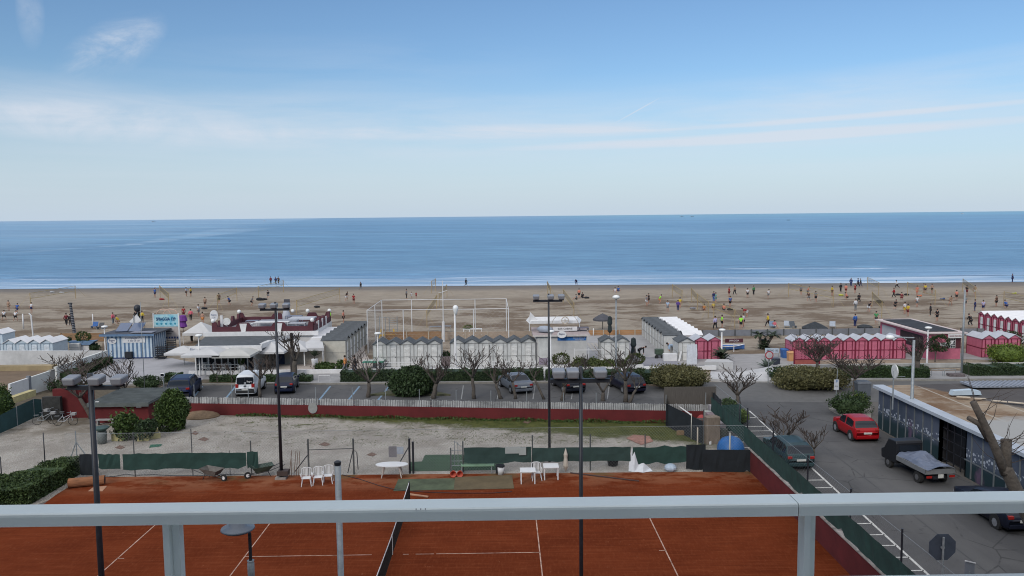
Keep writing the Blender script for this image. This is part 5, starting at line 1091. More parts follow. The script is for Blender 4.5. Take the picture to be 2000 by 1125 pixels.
    for sy in (1, -1):
        MB().box(xr+.0, xr+.16, sy*(hw*.60), sy*(hw*.90), tz-.07, tz+.08 if kind != 'van' else tz+.25).build('tail_light', red, t, bevel=.02)
        MB().box(-xr-.22, -xr-.03, sy*(hw*.55), sy*(hw*.86), .40*H_, .49*H_).build('headlight', hl, t, bevel=.02)
        MB().box(L_*.5*.34, L_*.5*.34+.12, sy*(hw*.98), sy*(hw+.17), bt*H_, bt*H_+.13).build('mirror', paint, t, bevel=.02)
    MB().box(xr-.03, xr+.10, -hw*.86, hw*.86, .2*H_, .33*H_).build('bumper', rubber if kind in ('van', 'suv') else paint, t, bevel=.03)
    pzc = .44*H_ if kind != 'van' else .36*H_
    if plate: MB().box(xr-.035, xr-.0, -.26, .26, pzc-.055, pzc+.055).build('number_plate', mat('plate', (.5, .5, .47), .5, .2, 20), t)
    return t
def paint(name, c, r=.32, metal=.0): return mat(name, c, r, .06, 3, metal=metal, spec=.28)
t = car('dark blue SUV parked facing the hedge at the left end of the car park', 362, 771, rad(99), 4.6, 1.9, 1.72, paint('paint_blue', (.006, .012, .045)), 'suv')
for y in (.72, -.72): MB().tube([(.6, y, 1.73), (-1.6, y, 1.75)], .025, 5).build('roof_rail', steel, t)
t = car('white panel van with two dark rear windows left of the second black mast', 491, 766, rad(94), 4.15, 1.72, 1.86, paint('paint_white', (.58, .60, .62), .4, 0), 'van', cat='van')
xr = -4.15/2
for s in (1, -1):
    MB().box(xr+.03, xr+.055, s*.08, s*.66, 1.1, 1.62).build('rear_window', glassd, t)
text('Bagno', 'lettering', .2, white, t, (xr+.02, -.37, 1.33), (math.pi/2, 0, -math.pi/2), sx_=.9)
MB().box(xr-.005, xr+.03, -.012, .012, .5, 1.7).build('door_gap', black, t); MB().box(xr-.03, xr+.03, -.10, .10, .93, 1.0).build('handle', black, t)
car('small dark blue hatchback parked behind the second black mast', 561, 762, rad(97), 3.7, 1.6, 1.55, paint('paint_navy', (.009, .014, .035)), 'hatch')
car('silver saloon parked between bare trees in the middle of the car park', 1006, 760, rad(108), 4.5, 1.78, 1.45, paint('paint_silver', (.15, .165, .19), .35, .3), 'sedan')
car('dark wagon parked behind the floodlight bar of the nearest centre mast', 1109, 759, rad(103), 4.6, 1.8, 1.48, paint('paint_dark', (.012, .014, .022)), 'wagon')
car('black wagon with alloy wheels parked beside the big brown-green bush', 1222, 760, rad(105), 4.5, 1.8, 1.46, paint('paint_black', (.008, .008, .02)), 'wagon')
car('red hatchback parked in the street beside the mural building', 0, 0, rad(91), 3.55, 1.64, 1.46, paint('paint_red', (.30, .006, .010), .3, .1), 'hatch', at=V((23.0, 51.5, 0)))
car('dark green wagon parked behind the court screen in the street', 0, 0, rad(91), 4.35, 1.7, 1.48, paint('paint_green', (.022, .045, .05)), 'wagon', at=V((16.75, 46.5, 0)))
car('dark car half hidden by the balcony rail at the bottom right', 0, 0, rad(92), 4.3, 1.75, 1.42, paint('paint_midnight', (.008, .01, .02)), 'hatch', at=V((23.4, 37.1, 0)))
# pickup with tarpaulin
t = E('flatbed_truck', 'small dark flatbed truck carrying a grey tarpaulin beside the mural building', 'truck', (22.9, 43.6, 0), rad(96)); dp = paint('truck_black', (.014, .015, .018), .45, .1)
MB().xz([(.55, .45), (2.0, .45), (2.05, .95), (1.75, 1.1), (1.35, 1.72), (.62, 1.74), (.55, 1.6)], -.8, .8).build('cab', dp, t, bevel=.05)
MB().box(.535, .549, -.62, .62, 1.05, 1.5).build('rear_window', glassd, t); MB().add([(1.78, -.7, 1.12), (1.78, .7, 1.12), (1.42, .66, 1.68), (1.42, -.66, 1.68)], [(0, 1, 2, 3)]).build('windscreen', glassd, t)
bed = MB().box(-2.2, .45, -.86, .86, .72, .80); bed.box(-2.2, .45, -.86, -.82, .8, .98); bed.box(-2.2, .45, .82, .86, .8, .98); bed.box(-2.2, -2.15, -.86, .86, .8, .98); bed.build('bed', mat('bed_grey', (.16, .165, .17), .6, .15, 3), t)
MB().box(-2.1, 1.8, -.35, .35, .4, .6).build('chassis', black, t)
for x in (1.35, -1.35):
    for sy in (1, -1):
        wh = bpy.data.objects.new('wheel', None); COL.objects.link(wh); wh.location = (x, sy*.68, .32); wh.parent = t; MB().disc((0, 0, 0), (0, 1, 0), .32, .2, 18).build('tyre', rubber, wh); MB().disc((0, sy*.105, 0), (0, 1, 0), .15, .02, 10).build('rim', mat('dull_rim', (.10, .10, .105), .6), wh)
for sy in (1, -1): MB().box(-2.24, -2.2, sy*.5, sy*.8, .52, .64).build('tail_light', mat('tail_light_red', (.28, .015, .012)), t)
MB().box(-2.23, -2.2, -.16, .14, .5, .7).build('number_plate', mat('plate', (.5, .5, .47)), t)
rg = random.Random(4); q = []
for i in range(15):
    r = []
    for j in range(11):
        u = i/14; v = j/10; x = -2.3+2.75*u; y = -.8+1.6*v+.05*math.sin(7*u); z = .86+.32*math.sin(v*math.pi)**.6*(.45+.75*math.exp(-((u-.72)/.22)**2))+.05*math.sin(9*u+5*v)+rg.uniform(-.03, .03)
        if j in (0, 10): z = .84
        r.append((x, y, z))
    q.append(r)
tarp = MB().quads(q).build('tarpaulin', mat('tarpaulin_grey', (.11, .13, .18), .45, .15, 2.5, bump=.3), None); tarp.location = (22.9, 43.6, .13); tarp.rotation_euler = (0, 0, rad(96)); tag(tarp, 'crumpled grey-blue tarpaulin covering the bed of the small flatbed truck', 'tarpaulin')
# ================= trees and bushes =================
bark = mat('bark_grey', (.085, .072, .060), .95, .3, 6, bump=.8); bark2 = mat('twig_brown', (.065, .05, .042), .95, .3, 6)
def bare(label, px, py, pt, spread=1.0, seed=1, lean=0, trunk=.35, nb=4, r0=.13, lev=4, group='bare pruned trees', dense=1.0, at=None):
    p = at or G(px, py); H = ZA(pt, p.x, p.y); t = E('bare_tree', label, 'tree', p, group=group); rg = random.Random(seed); tr = MB(); br = MB()
    hT = H*trunk; pts = [V((0, 0, -.05))]; rs = [r0*1.25]
    for i in range(1, 5): pts.append(V((lean*hT*i/4+rg.uniform(-.05, .05), rg.uniform(-.05, .05), hT*i/4))); rs.append(r0*(1.1-.08*i))
    tr.tube(pts, rs, 8)
    def grow(a, d, L_, r, lv):
        n = 4; P = [a]; R = [r]; dd = d.copy()
        for i in range(n):
            dd = (dd+V((rg.uniform(-.16, .16), rg.uniform(-.16, .16), .10))).normalized(); P.append(P[-1]+dd*(L_/n)); R.append(max(.017, r*(1-.42*(i+1)/n)))
        (tr if lv >= lev-1 else br).tube(P, R, 6 if lv >= lev-1 else (4 if lv > 1 else 3), cap=lv >= lev-1)
        if lv <= 0: return
        k = int(round((3 if lv > 1 else 3.4)*dense))
        for i in range(k):
            f = rg.uniform(.35, 1) if i else 1; idx = min(n, max(1, int(f*n))); ang = rg.uniform(0, 6.28); sp = rg.uniform(.45, 1.0)
            nd = (dd+V((math.cos(ang)*sp*spread, math.sin(ang)*sp*spread, rg.uniform(-.1, .45)))).normalized()
            grow(P[idx], nd, L_*rg.uniform(.62, .85), R[idx]*.62, lv-1)
    rem = H-hT; L0 = rem*.42
    for i in range(nb):
        a_ = 6.283*i/nb+rg.uniform(-.4, .4); s_ = rg.uniform(.6, 1.15)*spread
        grow(pts[-1], V((math.cos(a_)*s_, math.sin(a_)*s_, 1)).normalized(), L0*rg.uniform(.85, 1.15), r0*.52, lev-1)
    # fit the crown to the wanted height
    mz = max(v[2] for v in br.v); k = (H-hT)/(mz-hT)
    for q in (tr, br): q.v = [(x*(1 if z <= hT else 1+max(.3, spread-.5)*min(1, (z-hT)/rem)), y*(1 if z <= hT else 1+.4*min(1, (z-hT)/rem)), z if z <= hT else hT+(z-hT)*k) for x, y, z in q.v]
    tr.build('trunk', bark, t, smooth=True); br.build('crown', bark2, t); return t
bare('bare tree with knotted trunk left of the oleander clump', 719, 776, 682, .9, 11, .1, .30, 3, .17)
bare('bare tree growing at the right side of the dark shrub in the car park', 846, 778, 684, .8, 12, .25, .3, 4, .2)
bare('tall bare tree in front of the left cabins of the six-cabin row', 926, 779, 672, 1.05, 13, -.05, .38, 4, .15)
bare('bare tree leaning left beside the silver saloon', 979, 779, 690, .8, 14, -.35, .34, 3, .14)
bare('bare tree behind the silver saloon leaning towards the cabins', 1007, 779, 684, .9, 15, -.2, .34, 3, .12)
bare('thin bare tree leaning left, just left of the third mast', 1063, 780, 700, .7, 16, -.45, .5, 2, .1, 3)
bare('bare tree rising behind the nearest centre mast beside the dark wagon', 1098, 782, 690, 1.0, 17, .15, .3, 4, .15)
bare('low forked bare trunk between the two dark wagons', 1178, 783, 706, .9, 18, 0, .22, 3, .16, 3)
bare('tall bare tree in front of the black wagon', 1222, 785, 670, .9, 19, 0, .36, 4, .17)
bare('bare tree leaning right beside the black wagon', 1229, 786, 725, .6, 20, .5, .4, 2, .12, 3)
bare('stout pruned tree in front of the annex with a topped black trunk', 575, 738, 640, .95, 21, .05, .34, 3, .26, 4)
bare('small bare tree behind the white van', 507, 776, 690, .8, 22, .05, .42, 4, .13)
bare('small bare tree between the van and the second mast', 530, 742, 695, .8, 23, .1, .3, 3, .09)
bare('thin bare sapling between the SUV and the glazed bar', 425, 752, 705, .6, 24, 0, .3, 3, .05, 3); bare('thin bare sapling right of the dark blue SUV', 453, 750, 708, .6, 25, 0, .3, 3, .05, 3)
bare('wide bare tree in front of the white slanting wall at the left', 143, 752, 684, 1.4, 26, .1, .2, 5, .10, 4, dense=1.1)
bare('bare tree with arching twigs over the red shed at the left', 180, 818, 700, 1.3, 27, -.5, .35, 4, .17, 4)
bare('bare shrub-like tree above the red shed beside the blue SUV', 245, 790, 690, 1.0, 28, 0, .3, 4, .11, 4)
bare('bare tree standing at the street corner beside the tall green net', 1444, 806, 712, 1.25, 29, -.1, .36, 4, .17)
bare('leafless tree behind the parked green wagon, left one of two', 0, 0, 797, 1.15, 30, .15, .3, 4, .10, 4, dense=1.15, at=G(1526, 884)); bare('leafless tree behind the parked green wagon, right one of two', 0, 0, 824, 1.05, 31, .1, .35, 4, .07, 3, dense=1.15, at=G(1588, 905))
bare('wide fine-twigged tree in front of the left pink cabins', 1596, 738, 652, 1.3, 32, 0, .36, 6, .16, 4, dense=1.25)
bare('spreading bare tree beside the dark waste container', 1668, 770, 680, 1.7, 33, 0, .34, 6, .14, 4, dense=1.15)
bare('dark many-stemmed tree in front of the pink kiosk', 1790, 738, 652, .8, 34, 0, .38, 6, .26, 4, dense=1.1)
bare('thin bare bush beside the pair of white cabins, left of the hedge', 1143, 728, 690, .7, 35, 0, .25, 4, .05, 3); bare('small bare tree in front of the promenade people', 693, 735, 690, .8, 36, -.1, .35, 3, .09, 3)
bare('small bare tree beside the sunshade planter on the right patio', 1240, 727, 690, .8, 37, 0, .2, 3, .07, 3)
bare('twiggy bare shrub standing in front of the five white cabins', 818, 728, 694, .9, 38, 0, .15, 5, .05, 3)
# chopped tree bottom right
p = V((28.6/1.32, 34.6, 0)); p = V((XA(2050, 30.5, 0), 30.5, 0)); fx = XA(1966, 30.5, 5)-p.x; t = E('pollarded_tree', 'big pollarded trunk with two sawn limbs in front of the mural building', 'tree', p); q = MB()
zt1 = ZA(785, XA(1898, 30.5, 6), 30.5); x1 = XA(1898, 30.5, 6)-p.x; zt2 = ZA(800, XA(1890, 30.5, 6), 30.5); zf_ = ZA(915, p.x, 30.5); zt3 = ZA(860, XA(1966, 30.5, 5), 30.5)
q.tube([(.1, 0, -.05), (fx*.25, .05, zf_*.35), (fx*.7, 0, zf_*.75), (fx, 0, zf_), (fx+.02, 0, zf_+.12)], [.34, .27, .25, .24, .2], 12); q.tube([(fx, 0, zf_-.2), (fx+(x1-fx)*.28, .03, zf_+(zt1-zf_)*.27), (fx+(x1-fx)*.5, -.02, zf_+(zt1-zf_)*.5), (fx+(x1-fx)*.78, .03, zf_+(zt1-zf_)*.8), (x1, 0, zt1)], [.19, .165, .15, .14, .125], 10); q.tube([(fx+(x1-fx)*.45, .15, zf_+(zt1-zf_)*.42), (fx+(x1-fx)*.75, .12, zf_+(zt1-zf_)*.66), (x1-.1, .1, zt2-.35)], [.13, .11, .095], 9)
q.tube([(fx, 0, zf_-.2), (fx+.03, .1, (zf_+zt3)/2), (fx+.02, .1, zt3)], [.22, .19, .2], 10); q.build('trunk', bark, t, smooth=True)
q = MB(); rg = random.Random(9)
for i in range(20):
    a = V((fx, rg.uniform(-.1, .1), rg.uniform(zf_, zt3))); 
    if rg.random() < .6: k_ = rg.random(); a = V((fx+(x1-fx)*k_, 0, zf_+(zt1-zf_)*k_))
    P = [a]; dd = V((rg.uniform(-.1, 1.2), rg.uniform(-.4, .4), rg.uniform(.1, 1))).normalized()
    for k in range(5): dd = (dd+V((rg.uniform(-.3, .3), 0, rg.uniform(-.2, .3)))).normalized(); P.append(P[-1]+dd*.34)
    q.tube(P, [.02, .017, .014, .011, .008, .004], 3, cap=False)
q.build('shoots', bark2, t)
t = E('topped_tree', 'bare topped dark trunk without twigs standing in front of the bar annex', 'tree', G(572, 736)); h = top(572, 736, 650); MB().tube([(0, 0, 0), (.03, 0, h*.5), (0, 0, h)], [.22, .19, .13], 8).build('trunk', mat('bark_dark', (.035, .03, .03), .95, .3, 8, bump=.8), t)
# leafy
LM_dark = leafmat('leaf_dark', (.008, .018, .009), (.045, .075, .026)); LM_hedge = leafmat('leaf_hedge', (.010, .022, .012), (.045, .07, .026)); LM_olive = leafmat('leaf_olive', (.035, .038, .015), (.14, .13, .055)); LM_bright = leafmat('leaf_bright', (.02, .045, .008), (.14, .19, .03)); LM_mid = leafmat('leaf_mid', (.012, .03, .008), (.07, .11, .025))
def ell(n, c, r, seed, lump=.25, surf=.75, zmin=0):
    rg = np.random.default_rng(seed); d = rg.normal(size=(n*2, 3)); d /= np.linalg.norm(d, axis=1)[:, None]
    k = rg.normal(size=(9, 3)); k /= np.linalg.norm(k, axis=1)[:, None]; bump_ = sum(np.maximum(0, d@kk-.55)*s for kk, s in zip(k, rg.uniform(.5, 1.6, 9)))
    rr = (surf+(1-surf)*rg.random(n*2)**.5)*(1-lump/2+lump*bump_*1.6)
    P = d*rr[:, None]*np.array(r)+np.array(c); P = P[P[:, 2] > zmin][:n]; return P
def bush(label, px, py, pt, w, m, n=2500, size=.12, seed=1, d=None, name='bush', core=True, cat='bush', stem=False, group=None, parts=True, at=None, lump=.35):
    p = at or G(px, py); H = ZA(pt, p.x, p.y)*.92; d = d or w
    t = E(name, label, cat, (p.x, p.y+d/2*.6, 0), group=group); rg = np.random.default_rng(seed); P = [ell(int(n*.5), (0, 0, H*.5), (w/2*.9, d/2*.9, H*.5), seed, lump)]
    for i in range(5):
        a_ = i*1.256+seed; P.append(ell(int(n*.1), (math.cos(a_)*w*.25, math.sin(a_)*d*.22, H*rg.uniform(.35, .68)), (w*.27, d*.27, H*.34), seed+i+1, .4, .5))
    for i in range(int(w*16)):      # stray shoots beyond the outline
        a_ = rg.uniform(0, 6.28); e_ = rg.uniform(.1, 1.4); dv = np.array([math.cos(a_)*math.cos(e_)*w*.46, math.sin(a_)*math.cos(e_)*d*.46, math.sin(e_)*H*.5]); k_ = rg.uniform(.8, 1.0)+np.linspace(0, rg.uniform(.08, .3), 7)[:, None]; P.append(np.array([0, 0, H*.5])+dv*k_+rg.normal(0, .03, (7, 3)))
    c_ = MB()
    if core: c_.ball((0, 0, H*.46), 1, 10); c_.v = [(x*w*.39, y*d*.39, (z-H*.46)*H*.42+H*.46) for x, y, z in c_.v]
    leaves('foliage', np.concatenate(P), size, m, t, seed, core=c_ if core else None)
    s_ = MB(); 
    for i in range(4): s_.tube([(.08*math.cos(i*1.6), .08*math.sin(i*1.6), 0), (w*.14*math.cos(i*1.6), d*.14*math.sin(i*1.6), H*.5)], [.05, .02], 4)
    s_.build('stems', bark, t); return t
def hedge(label, poly, h, m, n=4000, size=.09, seed=1, z0=0, parts=False):
    # poly: list of world (x,y) along the front, plus depth d per point
    rg = np.random.default_rng(seed); P = []; pts = [V((x, y, 0)) for x, y, *_ in poly]; D = [q_[2] for q_ in poly]; Hs = [q_[3] if len(q_) > 3 else h for q_ in poly]; Ls = [(pts[i+1]-pts[i]).length for i in range(len(pts)-1)]; T = sum(Ls); core = MB(); grid = []
    c0 = sum((p_ for p_ in pts), V((0, 0, 0)))/len(pts)
    for i, L_ in enumerate(Ls):
        k = int(n*L_/T); f = rg.random(k); a = pts[i]; b = pts[i+1]; dv = b-a; nn = V((-dv.y, dv.x, 0)).normalized(); face = rg.random(k); u = rg.random(k)
        dd = D[i]+(D[i+1]-D[i])*f; hh = Hs[i]+(Hs[i+1]-Hs[i])*f; wob = .07*np.sin(f*L_*2.1+seed)+.05*np.sin(f*L_*5.3+i)
        yy = np.where(face < .5, rg.uniform(-.04, .12, k), np.where(face < .9, u*dd, dd-rg.uniform(0, .1, k))); zz = np.where(face < .5, u*(hh+wob), np.where(face < .9, hh+wob-rg.uniform(0, .10, k), u*(hh+wob)))
        X = a.x+dv.x*f+nn.x*yy; Y = a.y+dv.y*f+nn.y*yy; P.append(np.stack([X-c0.x, Y-c0.y, zz], 1))
    for i, p_ in enumerate(pts):
        dv = (pts[min(i+1, len(pts)-1)]-pts[max(i-1, 0)]).normalized(); nn = V((-dv.y, dv.x, 0)); q_ = p_-c0; H_ = Hs[i]-.07; d_ = D[i]
        grid.append([tuple(q_+nn*.08), tuple(q_+nn*.1+V((0, 0, H_))), tuple(q_+nn*(d_-.1)+V((0, 0, H_))), tuple(q_+nn*(d_-.08))])
    core.quads(grid); core.f.append((0, 1, 2, 3)); e = (len(pts)-1)*4; core.f.append((e+3, e+2, e+1, e))
    o = leaves('hedge', np.concatenate(P), size, m, None, seed, core=core); o.location = (c0.x, c0.y, z0); return tag(o, label, 'hedge')
kx = lambda px, off: (XA(px, 70), KY(XA(px, 70))+off)
def strip(label, pxa, pxb, h, m, off=.25, d=1.1, n=5000, seed=1, kf=KY, k=8, size=.09):
    xa, xb = XA(pxa, 69.5), XA(pxb, 69.5); pts = [(xa+(xb-xa)*i/k, kf(xa+(xb-xa)*i/k)+off, d) for i in range(k+1)]; return hedge(label, pts, h, m, n, size, seed, .13)
strip('ragged low hedge with pale stones behind the white van and SUV', 398, 602, .55, LM_dark, .5, 1.0, 3200, 2)
strip('clipped dark hedge behind the dark shrub island and the empty bays', 661, 1062, .92, LM_hedge, .35, 1.4, 9000, 3)
strip('clipped hedge stretch behind the dark wagons', 1066, 1215, .85, LM_hedge, .35, 1.3, 3500, 4)
strip('low hedge left of the blue SUV in front of the forecourt', 306, 338, .8, LM_dark, .6, .9, 900, 5)
a, b_, c_ = G(1215, 748), G(1290, 752), G(1384, 763)
hedge('dense hedge thickening towards the street corner behind the black wagon', [(a.x, a.y-.1, 1.5, .95), (b_.x, b_.y, 2.0, 1.0), (G(1330, 757).x, G(1330, 757).y, 2.6, 1.25)], 1, LM_hedge, 3000, .1, 6, .1)
bush('big brown-green rounded bush at the corner of the car park and street', 1335, 762, 717, 4.6, LM_olive, 11000, .11, 41, d=4.5)
bush('large brown-green bush right of the white concrete ramp', 1598, 766, 722, 5.4, LM_olive, 12000, .11, 42, d=4.5)
bush('lower dark bush joined to the left of the large brown-green bush', 1548, 748, 720, 3.2, LM_dark, 5000, .11, 43, d=3)
xs1, xs2 = G(1646, 741), G(1816, 741); hedge('long dark hedge in front of the pink cabins', [(xs1.x, xs1.y, 1.4), ((xs1.x+xs2.x)/2, (xs1.y+xs2.y)/2, 1.4), (xs2.x, xs2.y, 1.3)], .85, LM_dark, 5000, .1, 44, .12)
xs1, xs2 = G(1896, 737), G(2060, 736); hedge('clipped hedge in front of the green bush at the right edge', [(xs1.x, xs1.y, 1.5), (xs2.x, xs2.y, 1.5)], .85, LM_hedge, 4500, .09, 45, .12)
bush('bright green bush in front of the three pink cabins at the right edge', 1978, 712, 673, 4.0, LM_bright, 4500, .10, 46, d=3)
bush('dark rounded evergreen between the pink cabins at the right edge', 1979, 690, 648, 2.1, LM_dark, 2500, .10, 47)
t = bush('large dark oleander shrub standing on the island in the car park', 803, 776, 716, 4.0, LM_dark, 8000, .13, 48, d=2.6)
bush('bright-topped dark evergreen bush beside the end of the red wall', 333, 842, 764, 2.3, LM_mid, 9000, .11, 49, d=2.2, lump=.4)
bush('loose feathery green shrub in a yellow planter right of the big mast', 240, 862, 806, 1.7, LM_mid, 2200, .11, 50, core=False); bush('low dark leafy shrub behind the second yellow planter', 280, 862, 818, 1.5, LM_dark, 1800, .1, 51, core=False)
bush('dark shrub with yellow top on the kerbed island by the mural building', 1665, 812, 775, 2.7, LM_dark, 3500, .09, 52, d=2.0); bush('bright yellow-green shrub top beside the red hatchback', 1678, 800, 772, 1.6, LM_bright, 1800, .09, 53)
bush('big green bush behind the white wall at the left edge', -12, 830, 750, 2.2, LM_mid, 3000, .11, 54)
hd = [G(-60, 1000), G(60, 985), G(120, 950), G(158, 925)]
hedge('clipped green hedge sloping down beside the clay court at the left', [(hd[0].x, hd[0].y-.6, 3.4, .95), (hd[1].x, hd[1].y, 3.0, .95), (hd[2].x, hd[2].y, 2.2, .95), (hd[3].x, hd[3].y, 1.1, 1.0)], .9, leafmat('leaf_clipped', (.010, .022, .008), (.065, .10, .03)), 15000, .085, 55, 0)
a = G(150, 745); b_ = G(222, 712); hedge('low dark hedge in front of the white slanting wall', [(a.x, a.y, 1.6), (b_.x, b_.y, 1.6)], .75, LM_dark, 2600, .11, 56, .1)
bush('dark low shrub along the back edge of the red shed roof', 125, 766, 742, 3.2, LM_dark, 1500, .10, 57, d=1.5); bush('low green shrub between the shed and the SUV', 285, 760, 736, 2.6, LM_dark, 1800, .09, 58, d=1.3)
bush('dark rounded bush beside the white boxes left of the striped kiosk', 180, 686, 671, 1.4, LM_dark, 900, .09, 59); bush('dark bush at the right end of the pale blue cabins', 131, 676, 658, .9, LM_dark, 600, .09, 60)
bush('low planted shrubs right of the bar annex, in front of the cream cabins', 632, 726, 708, 2.0, LM_mid, 1200, .1, 61, d=1.2); bush('dark planting beside the people on the promenade', 668, 726, 704, 1.3, LM_mid, 900, .1, 62, d=1)
for i, (px, w_) in enumerate(((1132, 1.6), (1160, 1.6), (1190, 1.5), (1215, 1.1))): bush(('leftmost', 'second from left', 'second from right', 'rightmost')[i]+' of four green planted bushes in front of the pair of white cabins', px, 726, 698+i*2, w_, leafmat('leaf_oleander', (.02, .035, .012), (.10, .12, .035)), 1300, .11, 63+i, d=1.1, group='green planted bushes')
bush('bright green shrub at the corner of the tall green net by the street', 1453, 830, 800, .9, LM_bright, 700, .08, 68, d=1); bush('low green shrub behind the black net beside the street', 1425, 800, 778, 1.3, LM_mid, 900, .08, 69, d=1)
t = E('small_tree', 'small dark evergreen tree in front of the pink kiosk', 'tree', V((XA(1829, Yk-1.6), Yk-1.6, 0))); MB().tube([(-.15, 0, 0), (-.1, 0, .8), (0, 0, 1.6)], [.07, .06, .04], 6).tube([(-.1, 0, .8), (-.4, 0, 1.5)], [.04, .03], 5).build('trunk', bark, t); leaves('crown', np.concatenate([ell(1300, (.05, 0, 1.95), (.85, .6, .75), 70, .4), ell(400, (-.3, 0, 1.5), (.6, .4, .5), 71, .4)]), .10, LM_dark, t, 70)
# palms and agave
def fronds(mb, c, n, L_, droop, rg, w=.12, up=.6):
    for i in range(n):
        a_ = 6.283*i/n+rg.uniform(-.2, .2); e = up+rg.uniform(-.35, .5); P = []; x = V(c); d = V((math.cos(a_)*math.cos(e), math.sin(a_)*math.cos(e), math.sin(e)))
        sd = V((-math.sin(a_), math.cos(a_), 0)); k = 5; A = []; B = []
        for j in range(k+1):
            ww = w*(math.sin(math.pi*min(1, (j+.6)/(k+.8)))+.05); A.append(tuple(x+sd*ww)); B.append(tuple(x-sd*ww+V((0, 0, .02)))); x = x+d*(L_/k); d = (d+V((0, 0, -droop))).normalized()
        mb.quads([A, B])
LM_palm = leafmat('leaf_palm', (.012, .02, .012), (.045, .06, .03))
t = E('palm_cluster', 'group of leaning dark palms growing from one bush in the sand', 'palm', G(1489, 681)); rg = random.Random(3); q = MB(); f = MB()
for (x, y, z, lx, cl) in ((-.35, 0, 1.55, -.1, 1), (1.15, 0, 1.5, .2, 1), (.25, .2, .85, 0, .7), (.1, -.3, .3, 0, .8)):
    q.tube([(x*.25, y, 0), (x*.6, y, z*.5), (x, y, z)], [.2, .16, .14], 7); fronds(f, (x, y, z), 30, 1.05*cl, .20, rg, .13, .25)
q.build('trunk', bark, t); f.build('crown', LM_palm, t)
t = E('fan_palm', 'bushy dark fan palm in the planter beside the pair of pink cabins', 'palm', G(1412, 712)); f = MB(); rg = random.Random(5)
for k in range(4): fronds(f, (rg.uniform(-.2, .2), rg.uniform(-.2, .2), .3+k*.22), 26, 1.15, .18, rg, .08, .5)
f.build('crown', LM_palm, t); MB().tube([(0, 0, 0), (0, 0, .9)], .16, 7).build('trunk', bark, t)
t = E('agave', 'grey-green spiky agave beside the black wheeled bin', 'plant', G(1498, 719)); f = MB(); rg = random.Random(6)
for i in range(34):
    a_ = rg.uniform(0, 6.28); e = rg.uniform(.25, 1.4); L_ = rg.uniform(.8, 1.25); d = V((math.cos(a_)*math.cos(e), math.sin(a_)*math.cos(e), math.sin(e))); f.tube([(0, 0, .1), tuple(d*L_*.5+V((0, 0, .1))), tuple(d*L_)], [.07, .06, .008], 4)
f.build('leaves', mat('agave_leaf', (.085, .11, .09), .6, .25, 2), t)
t = E('potted_yucca', 'spiky yucca in a tall white pot under the annex awning', 'plant', (XA(615, 77), 77, .13)); MB().lathe([(.24, 0), (.32, .9), (.30, .92), (.1, .9)], 14).build('pot', white, t, smooth=True); f = MB(); q_ = random.Random(8)
for i in range(30):
    a_ = q_.uniform(0, 6.28); e = q_.uniform(.1, 1.4); d = V((math.cos(a_)*math.cos(e), math.sin(a_)*math.cos(e), math.sin(e))); f.tube([(0, 0, 1.2), tuple(d*.35+V((0, 0, 1.2))), tuple(d*.7+V((0, 0, 1.2)))], [.03, .03, .004], 3)
f.build('leaves', LM_palm, t); MB().tube([(0, 0, .9), (0, 0, 1.25)], .05, 5).build('stem', bark, t)
t = E('potted_plant', 'slim green shrub in a tall white pot at the right of the glazed bar', 'plant', (XA(473, Y2-1.2), Y2-1.2, .13)); MB().lathe([(.27, 0), (.34, .85), (.32, .87), (.1, .85)], 14).build('pot', white, t, smooth=True); leaves('foliage', ell(500, (0, 0, 1.5), (.32, .32, .6), 5), .09, LM_mid, t, 3)
for px, lab in ((1095, 'left of the four planted bushes'), (1240, 'right of the pair of white cabins')):
    p = G(px, 726); t = E('planter', 'white square planter with a leafy shrub '+lab, 'planter', p); MB().box(-.75, .75, -.3, .6, 0, .72).build('pot', white, t, bevel=.02); leaves('foliage', ell(900, (0, .1, 1.15), (.85, .5, .55), px), .10, leafmat('leaf_oleander', (.02, .035, .012), (.10, .12, .035)), t, px)
t = E('boat_planter', 'old blue boat on a white block planted with a dark bush', 'planter', G(163, 686)); MB().box(-.55, .75, -.2, .6, 0, .7).build('block', white, t); MB().add([(-1.5, -.3, 1.15), (-1.1, -.35, .75), (.9, -.35, .75), (1.5, -.3, 1.2), (-1.5, .6, 1.15), (-1.1, .6, .75), (.9, .6, .75), (1.5, .6, 1.2)], [(0, 1, 2, 3), (7, 6, 5, 4), (0, 4, 5, 1), (1, 5, 6, 2), (2, 6, 7, 3), (3, 7, 4, 0)]).build('hull', bluep, t); leaves('foliage', ell(900, (0, .1, 1.5), (.8, .4, .6), 7), .1, LM_mid, t, 7)
t = E('striped_column', 'tall black and white banded column rising beside the boat planter', 'column', G(147, 662)); h = top(147, 662, 593); MB().tube([(0, 0, 0), (-.35, 0, h)], [.19, .13], 10).build('shaft', mat('band_white', (.3, .3, .32)), t); q = MB(); n = 21
for i in range(n): z0_ = h*i/n; x_ = -.35*i/n; q.lathe([(.22-.06*i/n, 0), (.22-.06*i/n, h/n*.6)], 10, (x_-.008, 0, z0_))
q.box(-.62, -.15, -.1, .1, h-.05, h+.12); q.build('bands', black, t)
